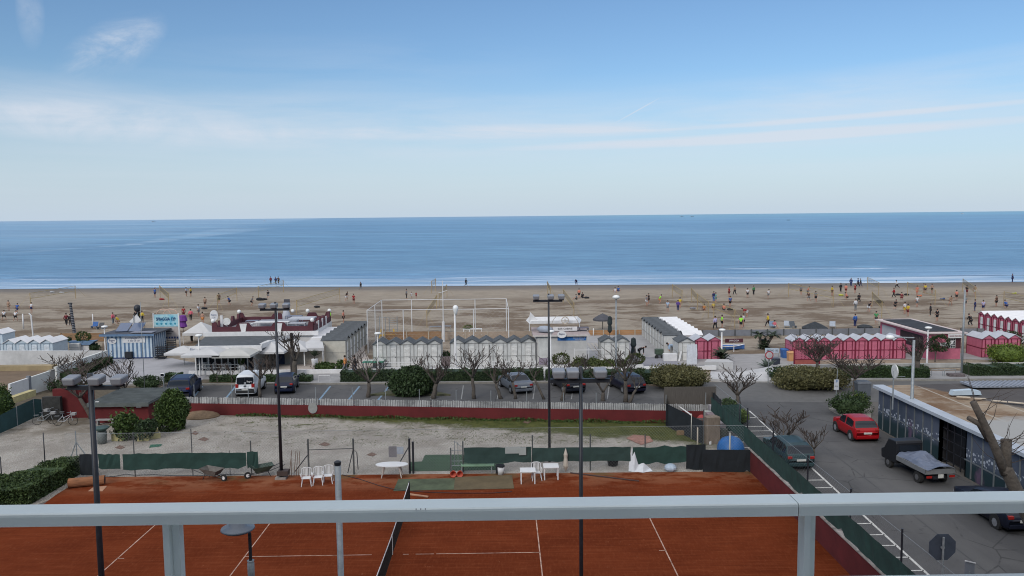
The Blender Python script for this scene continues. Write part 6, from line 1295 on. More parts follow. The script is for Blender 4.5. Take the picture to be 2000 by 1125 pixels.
# ================= yard, court and beach furniture =================
# net and doormats
t = E('tennis_net', 'tennis net with white tape stretched across the clay court', 'net', (CX, CY, 0)); q = MB(); n = 40
zc = lambda f: 1.07-.156*(1-abs(2*f-1))
for i in range(n): 
    f0, f1 = i/n, (i+1)/n; y0, y1 = CY-6.4+12.8*f0, CY-6.4+12.8*f1; q.add([(CX-.012, y0, zc(f0)-.06), (CX-.012, y1, zc(f1)-.06), (CX-.012, y1, zc(f1)), (CX-.012, y0, zc(f0)), (CX+.012, y0, zc(f0)-.06), (CX+.012, y1, zc(f1)-.06), (CX+.012, y1, zc(f1)), (CX+.012, y0, zc(f0))], [(0, 1, 2, 3), (7, 6, 5, 4), (3, 2, 6, 7)])
bw(q, 'tape', white, t); q = MB(); y = CY-6.35
netm = mat('net_cord', (.035, .03, .03), .9, .1)
while y < CY+6.35: f = (y-CY+6.4)/12.8; q.add([(CX, y-.004, .03), (CX, y+.004, .03), (CX, y+.004, zc(f)-.05), (CX, y-.004, zc(f)-.05)], [(0, 1, 2, 3)]); q.add([(CX-.004, y, .03), (CX+.004, y, .03), (CX+.004, y, zc(f)-.05), (CX-.004, y, zc(f)-.05)], [(0, 1, 2, 3)]); y += .03
for k in range(30):
    z = .04+k*.033; q.add([(CX, CY-6.35, z-.0025), (CX, CY+6.35, z-.0025), (CX, CY+6.35, z+.0025), (CX, CY-6.35, z+.0025)], [(0, 1, 2, 3)]); q.add([(CX-.0025, CY-6.35, z), (CX-.0025, CY+6.35, z), (CX+.0025, CY+6.35, z), (CX+.0025, CY-6.35, z)], [(0, 1, 2, 3)])
bw(q, 'mesh', netm, t)
for s in (-1, 1): bw(MB().tube([(CX, CY+s*6.4, 0), (CX, CY+s*6.4, 1.1)], .04, 8), 'post', black, t)
bw(MB().box(CX-.02, CX+.02, CY-.03, CY+.03, 0, .93), 'centre_strap', white, t)
def rug(label, pts, m, z=.02, name='mat', cat='mat'):
    P = [G(*p) for p in pts]; b = MB(); n = len(P); b.add([(p.x, p.y, z-.012) for p in P]+[(p.x, p.y, z+.006) for p in P], [tuple(range(n, 2*n)), tuple(reversed(range(n)))]+[(i, (i+1) % n, n+(i+1) % n, n+i) for i in range(n)]); return solo(b, name, m, label, cat)
gm = mat('green_carpet', (.045, .085, .05), .95, .3, .8)
rug('worn green carpet lying on the clay beside the far end of the tennis net', [(768, 960), (887, 957), (889, 935), (778, 937)], mat('worn_green_carpet', (.06, .075, .042), .95, .45, .9), .028)
rug('olive brown carpet on the clay in front of the green bench', [(886, 958), (1004, 955), (1000, 929), (889, 933)], mat('olive_carpet', (.10, .075, .04), .95, .25, .9), .034)
rug('dark green carpet laid over the gravel behind the court gate', [(800, 921), (985, 918), (982, 888), (830, 889), (824, 902), (800, 903)], mat('moss_carpet', (.032, .062, .034), .95, .25, 1), .02)
rug('small bright green mat on the gravel right of the planters', [(291, 875), (314, 872), (317, 868), (294, 869)], mat('bright_mat', (.02, .09, .055), .95), .02)
rug('small square pale tile on the clay beside the rolled mat', [(172, 960), (200, 960), (209, 950), (184, 951)], mat('pinkish_tile', (.34, .19, .12), .9, .2, 3), .02)
for i, (a, lab) in enumerate((((234, 874, 20), 'rust brown drain cover left of the small green mat'), ((634, 868, 24), 'rusty drain cover right of the white chairs, left of the gate hose'), ((726, 888, 20), 'grey drain cover left of the oval white table'), ((398, 858, 22), 'grey drain cover below the big evergreen bush'), ((381, 846, 14), 'small dark drain cover beside the thin fence post'), ((1029, 824, 16), 'pale slab on the grass behind the third mast'))):
    x, y, w_ = a; rug(lab, [(x-w_/2, y+1), (x+w_*.1, y+4), (x+w_/2, y), (x, y-4)], mat('drain_'+str(i % 2), ((.13, .08, .06), (.20, .19, .19))[i % 2 if i != 1 else 0], .9, .3, 6), .022, 'drain_cover', 'drain cover')
rug('faded reddish patch of cloth on the grass beside the black nets', [(1223, 857), (1252, 870), (1276, 863), (1268, 853), (1238, 850)], mat('faded_red_cloth', (.25, .13, .10), .95, .4, 2.5), .04, 'cloth', 'cloth')
# roll, barrows, chairs, tables, bench
t = E('rolled_mat', 'rolled brown mat lying on the clay beside the hedge end', 'roll', G(168, 950, 0), rad(16)); MB().tube([(-.85, 0, .27), (.95, 0, .27)], .26, 16).build('roll', mat('roll_brown', (.22, .095, .045), .95, .3, 2, stretch=(1, 4, 4), bump=.3), t, smooth=False); MB().disc((-.855, 0, .27), (1, 0, 0), .2, .01, 14).disc((.955, 0, .27), (1, 0, 0), .2, .01, 14).build('roll_end', black, t)
def barrow(label, px, py, rz, m, tip=False):
    t = E('wheelbarrow', label, 'wheelbarrow', G(px, py), rz); MB().add([(-.35, -.2, .35), (.35, -.25, .32), (.35, .25, .32), (-.35, .2, .35), (-.62, -.36, .68), (.55, -.38, .62), (.55, .38, .62), (-.62, .36, .68)], [(3, 2, 1, 0), (0, 1, 5, 4), (1, 2, 6, 5), (2, 3, 7, 6), (3, 0, 4, 7)]).build('tray', m, t)
    q = MB()
    for s in (1, -1): q.tube([(.75, s*.05, .2), (-.3, s*.22, .33), (-1.25, s*.32, .62)], .02, 6); q.tube([(-.3, s*.24, .34), (-.45, s*.26, .02)], .018, 5)
    q.build('frame', black, t); w_ = MB().disc((.78, 0, .19), (0, 1, 0), .19, .08, 16).build('wheel', rubber, t); MB().disc((.78, 0, .19), (0, 1, 0), .1, .09, 10).build('rim', white, w_)
barrow('grey-green wheelbarrow with handles up beside the narrow windscreen end', 512, 931, rad(205), mat('barrow_green', (.045, .07, .055), .6, .2, 4)); barrow('rusty grey wheelbarrow beside the long green windscreen', 415, 937, rad(-20), mat('barrow_grey', (.12, .11, .10), .7, .3, 4))
plast = mat('white_plastic', (.60, .60, .60), .4, .06, 3)
def chair(label, px, py, rz, group):
    t = E('plastic_chair', label, 'chair', G(px, py), rz, group)
    MB().prism([(-.22, -.23), (.22, -.23), (.21, .2), (-.21, .2)], .42, .45).build('seat', plast, t, bevel=.01)
    b = MB(); n = 12
    arc = [(.25*math.cos(math.pi*i/n), .84-.0+.10*math.sin(math.pi*i/n)) for i in range(n+1)]; b.tube([(-.25, .2, .44)]+[(-x, .24, z) for x, z in arc]+[(.25, .2, .44)], .022, 6)
    for x in (-.14, -.07, 0, .07, .14): b.bar((x, .2, .45), (x*1.05, .25, .86+.06*(1-abs(x)/.2)), .035, .012)
    b.build('backrest', plast, t)
    for sx_ in (-1, 1):
        for sy in (-1, 1): MB().tube([(sx_*.2, sy*.18, .43), (sx_*.27, sy*.26, 0)], [.028, .022], 6).build('leg', plast, t)
        MB().tube([(sx_*.25, .22, .66), (sx_*.29, 0, .66), (sx_*.28, -.2, .64), (sx_*.24, -.22, .44)], .02, 6).build('armrest', plast, t)
    return t
chair('left one of three white plastic chairs side by side on the clay', 599, 948, rad(10), 'three white plastic chairs'); chair('middle one of three white plastic chairs side by side on the clay', 622, 946, rad(6), 'three white plastic chairs'); chair('right one of three white plastic chairs, beside the galvanised post', 641, 943, rad(4), 'three white plastic chairs')
chair('single white plastic chair between the two white tables', 1048, 937, rad(5), None)
p = G(766, 931); t = E('oval_table', 'oval white plastic table at the edge of the clay left of the gate posts', 'table', p); MB().disc((0, 0, .71), (0, 0, 1), .92, .04, 28).build('tabletop', plast, t); t.children[0].scale = (1, .52, 1)
for sx_ in (-1, 1):
    for sy in (-1, 1): MB().tube([(sx_*.42, sy*.2, .69), (sx_*.56, sy*.3, 0)], [.04, .03], 6).build('leg', mat('plastic_leg', (.45, .40, .36)), t)
p = G(1031, 942); table('white square table left of the single plastic chair, nearer one', p.x, p.y, 0, .86, .75, .72, plast, 'white square tables'); p = G(1076, 934); table('white square table right of the single plastic chair, beside the third mast', p.x, p.y, 0, .86, .8, .74, plast, 'white square tables')
p = G(933, 923); t = E('bench', 'pale green bench with metal frame at the far edge of the clay', 'bench', p); MB().box(-.95, .95, -.2, .2, .42, .47).build('seat', mat('bench_green', (.16, .26, .17), .7, .15, 3), t)
for x in (-.9, .8): MB().bar((x, -.15, 0), (x, -.15, .42), .05).bar((x, .15, 0), (x, .15, .42), .05).bar((x, -.2, .2), (x, .2, .2), .04).build('leg', steel, t)
t = E('metal_rack', 'tubular metal rack frame standing left of the green bench', 'rack', G(891, 921)); q = MB()
for x in (-.28, .42): q.tube([(x, 0, 0), (x, 0, 1.35 if x < 0 else 1.75)], .025, 6)
for z in (.35, .62, 1.25): q.tube([(-.28, 0, z), (1.9 if z > 1 else .9, 0, z)], .02, 5)
q.tube([(-.1, .3, 1.7), (.35, .25, 1.35)], .02, 5); q.tube([(-.1, .3, .3), (-.1, .3, 1.7)], .02, 5); q.tube([(.1, .3, .3), (.1, .3, 1.65)], .02, 5); q.build('frame', steel, t)
for i, px in enumerate((885.5, 898.5)):
    t = E('bucket', ('left', 'right')[i]+' one of two orange-red tubs lying on their side under the metal rack', 'bucket', G(px, 931)); b = MB().lathe([(.13, 0), (.19, .3), (.17, .3), (.11, .03)], 16); b.v = [(x, -z+.15, y+.19) for x, y, z in b.v]; b.build('tub', mat('tub_red', (.42, .07, .04), .6, .15, 3), t, smooth=True)
t = E('paint_bucket', 'white bucket with a black rag over its rim beside the green bench', 'bucket', G(978, 927)); MB().lathe([(.17, 0), (.22, .5), (.2, .5), (.15, .05)], 16).build('pail', plast, t, smooth=True); b = MB().disc((-.02, 0, .52), (.1, 0, 1), .26, .07, 9); b.box(-.28, -.18, -.12, .1, .1, .5); b.build('rag', black, t)
def panel(label, px0, px1, pyb, pyt, m, Y=None, name='board', cat='board', th=.03):
    Y = Y or FY+.15; xa, xb = XA(px0, Y), XA(px1, Y); z0_ = max(.02, ZA(pyb, xa, Y)); z1_ = ZA(pyt, xa, Y); return solo(MB().box(xa, xb, Y, Y+th, z0_, z1_), name, m, label, cat)
panel('grey board fixed to the fence behind the oval white table', 760, 775.5, 893, 872, mat('grey_board', (.15, .14, .15), .8, .15, 3)); panel('faded blue and white panel beside the grey board on the fence', 776, 789, 887, 873, mat('blue_white_print', (.30, .33, .38), .7, .3, 3))
panel('pale rectangular board leaning over the green screen behind the bench', 987, 1017, 886, 873, mat('pale_board2', (.30, .32, .31), .8, .1, 2), FY-.15); panel('smaller pale board right of the rectangular one on the green screen', 1014, 1028, 889, 874, mat('pale_board2', (.30, .32, .31)), FY-.2)
panel('dark blue-green stacked sheets behind the green screen and bench', 907, 955, 900, 877, mat('blue_green_sheet', (.02, .06, .07), .6, .35, 2.5), FY+.5)
panel('dark wooden box around the foot of the second mast', 541, 562, 930, 921, mat('dark_wood', (.05, .035, .03)), 44.1, th=.5)
for (a, b_, lab, m, r) in (((1114, 925), (1248, 941), 'long thin dark bar lying on the clay right of the tables', mat('bar_brown', (.06, .035, .03)), .035), ((800, 967), (836, 972), 'short pale wooden plank on the clay beside the net post', mat('pale_plank', (.36, .20, .12)), .07)):
    p, q_ = G(*a), G(*b_); q = MB().bar((p.x, p.y, .05), (q_.x, q_.y, .05), r*2, .05); solo(q, 'plank', m, lab, 'plank')
q = MB(); P = [G(x, y, .04) for x, y in ((668, 927), (700, 935), (740, 948), (775, 957), (830, 961), (890, 963), (960, 963), (1000, 960))]; q.tube(P, .016, 5); solo(q, 'garden_hose', black, 'dark hose snaking over the clay in front of the carpets', 'hose')
q = MB(); P = [G(x, y, .05) for x, y in ((200, 929), (222, 931), (245, 926), (262, 928), (300, 927), (340, 929), (400, 929), (440, 927), (485, 927))]; q.tube(P, .02, 5); solo(q, 'garden_hose', mat('hose_dark', (.03, .035, .04)), 'dark hose lying along the foot of the left windscreens', 'hose')
q = MB(); rg = random.Random(2)
for i in range(5): x = XA(565+i*4.5, FY-.3); q.tube([(x, FY-.3, 0), (x+rg.uniform(-.05, .15), FY-.1, 1.25+rg.uniform(0, .25))], .015, 4)
solo(q, 'leaning_rods', rust, 'bundle of thin rusty rods leaning on the fence left of the white chairs', 'rods')
q = MB().quads([[(-.3, 0, 0), (0, -.2, 0), (.45, -.1, 0)], [(-.25, .1, .5), (.05, 0, .7), (.3, .1, .35)], [(-.1, .15, 1.3), (.05, .1, 1.2), (.15, .15, 1.1)]]); o = q.build('torn_sheet', mat('white_sheet', (.55, .57, .60), .7, .12, 4)); o.location = (XA(1237, 44.9), 44.75, .02); tag(o, 'crumpled white sheet piled against the fence right of the green screen', 'sheet')
q = MB().quads([[(-.5, 0, 0), (0, -.25, 0), (.6, 0, 0)], [(-.3, .2, .35), (.1, .1, .45), (.5, .2, .1)]]); o = q.build('torn_sheet', mat('white_sheet', (.55, .57, .60))); o.location = (XA(1253, 44.9), 44.7, .02); tag(o, 'flat white plastic sheet lying at the fence foot beside the crumpled one', 'sheet')
q = MB(); q.ball((0, 0, .2), .35, 10, .7); o = q.build('rubbish_bag', mat('pale_bag', (.35, .42, .50), .5, .15, 4)); o.location = (XA(1308, 44.9), 44.7, 0); tag(o, 'small pale blue bag at the foot of the dark windscreen', 'bag')
t = E('planter_tub', 'black tub behind the court screen left of the crumpled white sheet', 'tub', (XA(1197, 45.9), 45.9, 0)); MB().lathe([(.28, 0), (.42, .75), (.38, .75), (.25, .1)], 14).build('tub', black, t, smooth=True); 
q = MB(); q.lathe([(.02, 0), (.16, .35), (.1, .8), (.12, 1.0), (.02, 1.35)], 8); solo(q, 'folded_parasol', mat('cream_cloth', (.42, .38, .32), .8, .12, 3), 'slim folded cream parasol standing at the green screen right of the third mast', 'parasol').location = (XA(1105, FY-.25), FY-.25, .05)
# wall clutter on the red wall: baby bath like shield, small sign, pole
x = XA(612, 58.4); q = MB().disc((0, 0, 0), (0, -1, 0), .34, .06, 14, 1.2); o = q.build('grey_shield', mat('grey_shield', (.25, .25, .24), .7)); y_ = WY(x)-.06; o.location = (x, y_, ZA(797, x, y_)); tag(o, 'round grey shield hanging on the red wall right of the second mast', 'shield')
t = E('marker_post', 'thin pinkish post with round head standing before the red wall', 'post', G(865, 817)); h = top(865, 817, 793); MB().tube([(0, 0, 0), (0, 0, h-.1)], .03, 5).build('post', mat('salmon', (.45, .25, .2)), t); MB().ball((0, 0, h-.05), .09, 8).build('head', white, t)
# left yard
Ys = G(215, 826).y; xa, xb = XA(185, Ys), XA(291, Ys); zf = ZA(787, xa, Ys)
t = E('red_shed', 'dark red shed with a flat grey corrugated roof among bare trees', 'shed', ((xa+xb)/2, Ys, 0)); bw(MB().box(xa, xb, Ys, Ys+4.5, 0, zf-.12), 'wall', redwall, t); q = MB(); n = 36
for i in range(n): u = xa-.3+(xb-xa+.5)*i/n; q.box(u, u+(xb-xa+.5)/n*.6, Ys-.35, Ys+4.8, zf-.02, zf+.06)
q.box(xa-.3, xb+.2, Ys-.35, Ys+4.8, zf-.1, zf-.02); q.box(xa-.3, xb+.2, Ys-.4, Ys-.35, zf-.22, zf+.05); bw(q, 'roof', mat('corrugated_grey', (.09, .10, .095), .85, .35, 1.2), t)
bw(MB().box(xa+.15, xa+.4, Ys-.03, Ys, 1.35, 1.6), 'meter_box', white, t); x = XA(298, Ys); bw(MB().box(x-1.1, x-.75, Ys-.03, Ys, 1.1, 1.3), 'notice', white, t)
a = G(104, 800); solo(MB().box(XA(104, Ys+1.5), XA(182, Ys+1.5), Ys+1.6, Ys+1.9, 0, ZA(760, XA(140, Ys+1.5), Ys+1.6)), 'perimeter_wall', redwall, 'dark red wall behind the bicycles at the left', 'wall')
solo(MB().box(XA(83, Ys+1), XA(118, Ys+1), Ys+1.1, Ys+1.4, 0, 1.7), 'wooden_panel', mat('dark_brush', (.03, .03, .028), .95, .4, 4), 'dark brushwood panel behind the leftmost bicycle', 'panel')
p = G(203, 830); t = E('low_bench', 'low grey bench in front of the red shed beside the big mast', 'bench', p); MB().box(-.5, .75, -.18, .18, .36, .42).build('seat', mat('grey_bench', (.28, .27, .26)), t); 
for x in (-.4, .65): MB().box(x-.04, x+.04, -.15, .15, 0, .36).build('leg', mat('grey_bench', (.28, .27, .26)), t)
def bike(label, px, py, rz, m):
    t = E('bicycle', label, 'bicycle', G(px, py), rz, 'bicycles by the red wall')
    for x, nm in ((-.52, 'wheel'), (.52, 'wheel')):
        q = MB(); q.tube([(x+.33*math.cos(a_), 0, .34+.33*math.sin(a_)) for a_ in [math.pi*i/9 for i in range(19)]], .018, 5, cap=False)
        for i in range(8): a_ = math.pi*i/4; q.tube([(x, 0, .34), (x+.32*math.cos(a_), 0, .34+.32*math.sin(a_))], .004, 3, cap=False)
        q.build(nm, rubber, t)
    q = MB(); st = (-.18, 0, .82); bb = (-.05, 0, .30); hd = (.38, 0, .85)
    for a, b in (((-.52, 0, .34), bb), (bb, st), ((-.52, 0, .34), (-.15, 0, .7)), (bb, (.36, 0, .68)), ((-.14, 0, .55), (.37, 0, .78)), ((.52, 0, .34), hd)): q.tube([a, b], .02, 6)
    q.build('frame', m, t); MB().box(-.32, -.06, -.07, .07, .84, .9).build('saddle', black, t, bevel=.02); MB().tube([(.25, -.27, .98), (.36, -.1, .95), (.38, 0, .88), (.36, .1, .95), (.25, .27, .98)], .016, 5).build('handlebar', steel, t)
    q = MB(); q.box(-.7, -.38, -.06, .06, .70, .72); q.build('rack', steel, t); MB().box(.45, .75, -.15, .15, .75, .92).build('basket', mat('basket_grey', (.25, .25, .25)), t)
bike('grey bicycle leaning left, leftmost of the three bicycles', 88, 829, rad(8), steel); bike('dark bicycle standing between the two pale ones', 108, 823, rad(175), black); bike('silver bicycle with pale frame, rightmost of the three bicycles', 128, 831, rad(5), mat('silver_frame', (.4, .41, .43), .4))
t = E('gas_tank', 'small grey gas tank with fittings between the shrubs and the shed', 'tank', G(268, 822)); b = MB().tube([(-.7, 0, .75), (-.6, 0, .75), (.6, 0, .75), (.7, 0, .75)], [.15, .3, .3, .15], 12); b.build('tank', mat('tank_grey', (.33, .34, .34), .6, .15, 3), t, smooth=True); MB().box(-.5, -.4, -.15, .15, 0, .5).box(.4, .5, -.15, .15, 0, .5).build('stand', steel, t); MB().tube([(-.3, 0, 1.0), (-.3, 0, 1.25), (.1, 0, 1.25), (.1, 0, 1.0)], .03, 5).build('pipe', steel, t)
p = G(200, 866); t = E('waste_bin', 'grey-green drum bin with a bowl lid behind the big left mast', 'bin', p); MB().lathe([(.28, 0), (.3, .8), (.25, .82)], 14).build('body', mat('drum_grey', (.12, .135, .13), .6, .2, 3), t, smooth=True); MB().lathe([(.2, .82), (.5, 1.05), (.46, 1.1), (.1, 1.05)], 14).build('lid', mat('lid_green', (.04, .07, .065)), t, smooth=True)
ys = mat('yellow_planter', (.38, .34, .16), .9, .2, 4, bump=.3)
def planter(label, px, py, w, d, h, rz=0):
    t = E('stone_planter', label, 'planter', G(px, py), rz, 'yellow stone planters'); MB().box(-w/2, w/2, 0, d, 0, h).build('pot', ys, t, bevel=.03); MB().box(-w/2+.06, w/2-.06, .06, d-.06, h, h+.012).build('soil', soil, t); return t
planter('yellow stone planter under the feathery shrub beside the big mast', 228, 862, .75, .55, .5, rad(-4)); planter('yellow stone planter right of the fence post, second of the row', 279, 862, .72, .55, .5, rad(8)); planter('long yellow planter lying in front of the evergreen bush, lower one', 299, 858, .95, .4, .36, rad(30)); planter('long yellow planter behind the lower one beside the evergreen bush', 297, 851, .8, .4, .42, rad(30))
t = E('dirt_heap', 'small heap of brown earth beside the evergreen bush at the wall foot', 'heap', G(385, 818)); b = MB().ball((0, .7, 0), 1.1, 14, .35); b.v = [(x*1.3, y, max(z, 0)) for x, y, z in b.v]; b.build('earth', mat('brown_earth', (.17, .115, .07), 1, .3, 4, bump=.8), t); t['category'] = 'earth heap'
# storage pen contents
def box_pile(label, px, py, w, d, h, m, name='crate', rz=0, z=0):
    p = G(px, py); o = MB().box(-w/2, w/2, 0, d, 0, h).build(name, m, bevel=.03); o.location = (p.x, p.y, z); o.rotation_euler = (0, 0, rz); return tag(o, label, name.replace('_', ' '))
box_pile('tall stack of pale wooden pallets standing in the storage pen', 1394, 868, .9, .6, 1.75, mat('pallet_wood', (.17, .135, .105), .9, .4, 2, stretch=(8, 1, 1)), 'pallet_stack', rad(12))
box_pile('grey ribbed box on top of the pile at the back of the storage pen', 1397, 846, 1.0, .7, 1.3, mat('ribbed_pink', (.24, .19, .20), .8, .3, 1.2, stretch=(1, 1, 9)), 'box'); box_pile('flat pale cushions stacked at the right of the storage pen', 1405, 856, .85, .7, 1.0, mat('pale_cushion', (.32, .28, .28), .9, .3, 1, stretch=(1, 1, 8)), 'cushion_stack')
box_pile('orange-brown crate low in the storage pen behind the pole', 1356, 850, .8, .7, .65, mat('ochre_crate', (.20, .11, .04), .9, .3, 3), 'crate'); box_pile('dark brown cabinet in the middle of the storage pen', 1372, 858, .7, .5, 1.3, mat('brown_cabinet', (.075, .05, .045), .9, .3, 3, stretch=(6, 1, 1)), 'cabinet')
t = E('red_barrel', 'red and white rounded bag standing at the back of the storage pen', 'bag', G(1370, 842)); b = MB().ball((0, 0, .6), .36, 12, 1.5); b.build('bag', mat('red_bag', (.28, .04, .04), .7, .2, 2), t, smooth=True); t.name = 'red_bag'
t = E('green_tarp_bundle', 'dark green bundle right of the red bag in the storage pen', 'bundle', G(1381, 846)); MB().ball((0, 0, .55), .36, 12, 1.4).build('bundle', mat('green_bundle', (.02, .06, .05), .8, .25, 2), t, smooth=True); t.name = 'tarp_bundle'
b = MB().disc((0, 0, 0), (0, 0, 1), .1, .02, 4); 
t = E('blue_dome_cover', 'bright blue domed plastic cover in the storage pen', 'cover', G(1427, 884)); b = MB().lathe([(.84, 0), (.82, .35), (.74, .62), (.55, .86), (.25, 1.0), (.02, 1.03)], 18); b.build('cover', mat('blue_plastic', (.012, .10, .30), .45, .2, 1.5, bump=.3), t, smooth=True); t.name = 'domed_cover'
pole('white post standing in front of the blue domed cover', 1425, 905, 845, .05, mat('pale_post', (.45, .43, .38)), 'post'); pole('rough wooden post inside the storage pen beside the pallets', 1362, 890, 835, .05, beige, 'post'); pole('pale pole leaning at the back of the storage pen', 1350, 858, 808, .03, mat('pale_post', (.34, .32, .28)), 'post')
for i, (px, py, lab) in enumerate(((1386, 868, 'white gallon container beside the pallets in the storage pen'), (1376, 903, 'torn white paper near the black net front'))): 
    o = MB().box(-.1, .1, -.08, .08, 0, .22).build('container', plast, bevel=.03); o.location = G(px, py); tag(o, lab, 'container')
p0_, p1_ = G(1322, 822), G(1350, 842); solo(MB().bar((p0_.x, p0_.y, 1.15), (p1_.x, p1_.y, 1.1), .10, .04), 'white_plank', white, 'white plank lying on top of the slanting black net', 'plank')
for px, py, w_, d_, h_, cl, nm, lab in ((1330, 838, 1.0, .4, .5, (.05, .05, .055), 'tarp_bundle', 'dark folded tarpaulin low at the left of the storage pen'), (1346, 840, .45, .3, .75, (.42, .42, .43), 'plastic_sack', 'crumpled white sack between the tarpaulin and the red bag'), (1362, 846, .9, .15, .9, (.10, .06, .04), 'brown_board', 'brown board standing behind the rough wooden post'), (1383, 838, .5, .4, 1.2, (.30, .32, .30), 'plastic_sack', 'pale sack on the pile right of the red bag'), (1398, 836, .8, .5, 1.55, (.26, .24, .25), 'box', 'striped pale box topmost at the back of the storage pen'), (1340, 850, 1.2, .2, .3, (.20, .13, .07), 'plank_pile', 'low pile of pale brown planks in the storage pen'), (1410, 866, .7, .5, .9, (.035, .04, .035), 'dark_box', 'dark box between the pallets and the domed blue cover')): box_pile(lab, px, py, w_, d_, h_, mat('junk_%d' % px, cl, .9, .35, 3), nm, rad(px % 30-15))
# concrete ramp and planter wall by the street corner
cw = mat('ramp_concrete', (.42, .415, .41), .85, .12, 1, bump=.15)
a, q_ = G(1382, 730), G(1430, 730); b = MB().prism([(G(1376, 722).x, G(1376, 722).y), (G(1432, 722).x, G(1432, 722).y), (G(1430, 722).x, G(1430, 722).y+1.4), (G(1388, 722).x, G(1388, 722).y+1.4)], 0, .75); solo(b, 'planter_wall', cw, 'white concrete planter wall at the foot of the disc lamp beside the pink cabins', 'wall')
P = [G(1388, 745), G(1440, 747), G(1500, 747), G(1524, 748), G(1522, 738), G(1505, 728), G(1440, 733), G(1388, 732)]
b = MB().prism([(p.x, p.y) for p in P[:4]]+[(P[4].x, P[4].y), (P[5].x, P[5].y), (P[6].x, P[6].y), (P[7].x, P[7].y)], 0, [.25, .15, .15, .55, .6, .6, .25, .3]); solo(b, 'concrete_ramp', cw, 'white concrete ramp closing the end of the street before the beach', 'ramp')
t = E('road_sign', 'round red and white no-vehicles sign on a grey post at the concrete ramp', 'sign', G(1500, 750)); h = top(1500, 750, 686); MB().tube([(0, 0, 0), (0, 0, h)], .035, 6).build('post', steel, t); s_ = MB().disc((.05, -.05, h-.33), (0, -1, 0), .36, .02, 22).build('sign_ring', mat('sign_red', (.32, .03, .04), .5), t); MB().disc((.05, -.063, h-.33), (0, -1, 0), .27, .01, 22).build('sign_face', mat('sign_grey', (.42, .40, .40), .5), t)
t = E('parking_sign', 'tall narrow white parking sign on a grey post beside the waste container', 'sign', G(1632, 790)); h = top(1632, 790, 722); MB().tube([(0, 0, 0), (.08, 0, h)], .03, 6).build('post', steel, t); s_ = MB().box(-.17, .2, -.05, -.02, h*.42, h*.72).build('sign_panel', mat('sign_white', (.45, .46, .48)), t); text('P', 'lettering', .3, mat('sign_blue', (.05, .15, .35)), s_, (.015, -.055, h*.66)); text('0-24', 'lettering', .13, black, s_, (.015, -.055, h*.53))
X_ = XA(1838, 25, 2.5); zc = ZA(1069, X_, 25); t = E('stop_sign', 'back of an octagonal stop sign on a post at the bottom right', 'sign', (X_, 25, 0)); MB().tube([(0, -.04, 0), (0, -.04, zc+.35)], .035, 8).build('post', steel, t); b = MB().disc((0, .02, zc), (0, 1, 0), .47, .012, 8); 
cs, sn = math.cos(math.pi/8), math.sin(math.pi/8); b.v = [(x*cs-(z-zc)*sn, y, x*sn+(z-zc)*cs+zc) for x, y, z in b.v]; b.build('sign_plate', mat('sign_back', (.045, .055, .075), .6), t); MB().box(-.06, .06, -.04, .012, zc-.03, zc+.03).build('bracket', steel, t)
X_ = XA(1890, 21.5, 1.5); z_ = ZA(1100, X_, 21.5); t = E('small_sign', 'grey board with white top edge at the bottom right corner', 'sign', (X_, 21.5, 0)); b = MB().add([(-.2, 0, z_-.5), (.25, .3, z_-.5), (.25, .3, z_-.15), (-.2, 0, z_+.05), (-.2, .03, z_-.5), (.25, .33, z_-.5), (.25, .33, z_-.15), (-.2, .03, z_+.05)], [(0, 1, 2, 3), (7, 6, 5, 4), (0, 4, 5, 1), (2, 6, 7, 3), (1, 5, 6, 2), (3, 7, 4, 0)]); b.build('board', greyn, t); MB().bar((-.2, 0, z_+.07), (.27, .31, z_-.14), .04, .03).build('edge', white, t); MB().tube([(.0, .15, 0), (0, .15, z_-.3)], .03, 6).build('post', steel, t)
P = [G(1618, 800), G(1640, 812), G(1668, 826), G(1700, 835), G(1702, 800), G(1690, 790), G(1640, 790)]
solo(MB().prism([(p.x, p.y) for p in P], 0, .13), 'kerbed_island', mat('kerb_stone', (.22, .205, .18)), 'kerbed planting island at the corner of the mural building', 'island')
a = G(720, 773); b_ = G(880, 773); solo(MB().prism([(a.x, a.y), (b_.x, b_.y), (b_.x-1.6, b_.y+1.5), (a.x+1.8, a.y+1.5)], 0, .13), 'kerbed_island', mat('island_soil', (.075, .075, .04), .95, .3, 3), 'kerbed planting island under the dark shrub in the car park', 'island')
# gazebo left things: stacked chairs
def stack(label, px, py, n=6):
    t = E('stacked_chairs', label, 'chairs', G(px, py, .15), group='black stacks beside the bar'); 
    for k in range(n): MB().box(-.5, .5, -.3, .3, .1+k*.22, .18+k*.22).box(-.5, -.44, .25, .3, .1+k*.22, .32+k*.22).box(.44, .5, .25, .3, .1+k*.22, .32+k*.22).build('chair', black, t)
stack('smaller black stack of sunbeds right of the striped kiosk door', 315, 701); stack('larger black stack of sunbeds behind the smaller one beside the kiosk', 334, 692, 7)
def cafe_chair(label, px, py, rz): return chair(label, px, py, rz, 'white chairs on the bar terrace')
for i, (px, py, r) in enumerate(((400, 731, 20), (416, 731, -30), (436, 732, 200), (446, 731, 10), (397, 716, 90))): c_ = cafe_chair(('leftmost', 'second', 'third', 'fourth', 'back')[i]+' white chair behind the metal railing of the bar terrace', px, py, rad(r)); c_.location.z = .13
t = E('ping_pong_table', 'green table tennis table left of the five white cabins', 'table', G(730, 721, .15)); MB().box(-1.0, 1.0, -.6, 1.0, .72, .76).build('tabletop', mat('table_green', (.03, .16, .10), .5, .1, 2), t); MB().box(-1.0, 1.0, .17, .19, .77, .9).build('net', white, t)
for x in (-.9, .9):
    for y in (-.5, .9): MB().box(x-.04, x+.04, y-.04, y+.04, 0, .72).build('leg', steel, t)
t = E('swing_frame', 'yellow frame of a beach toy behind the five white cabins', 'frame', G(757, 660)); q = MB()
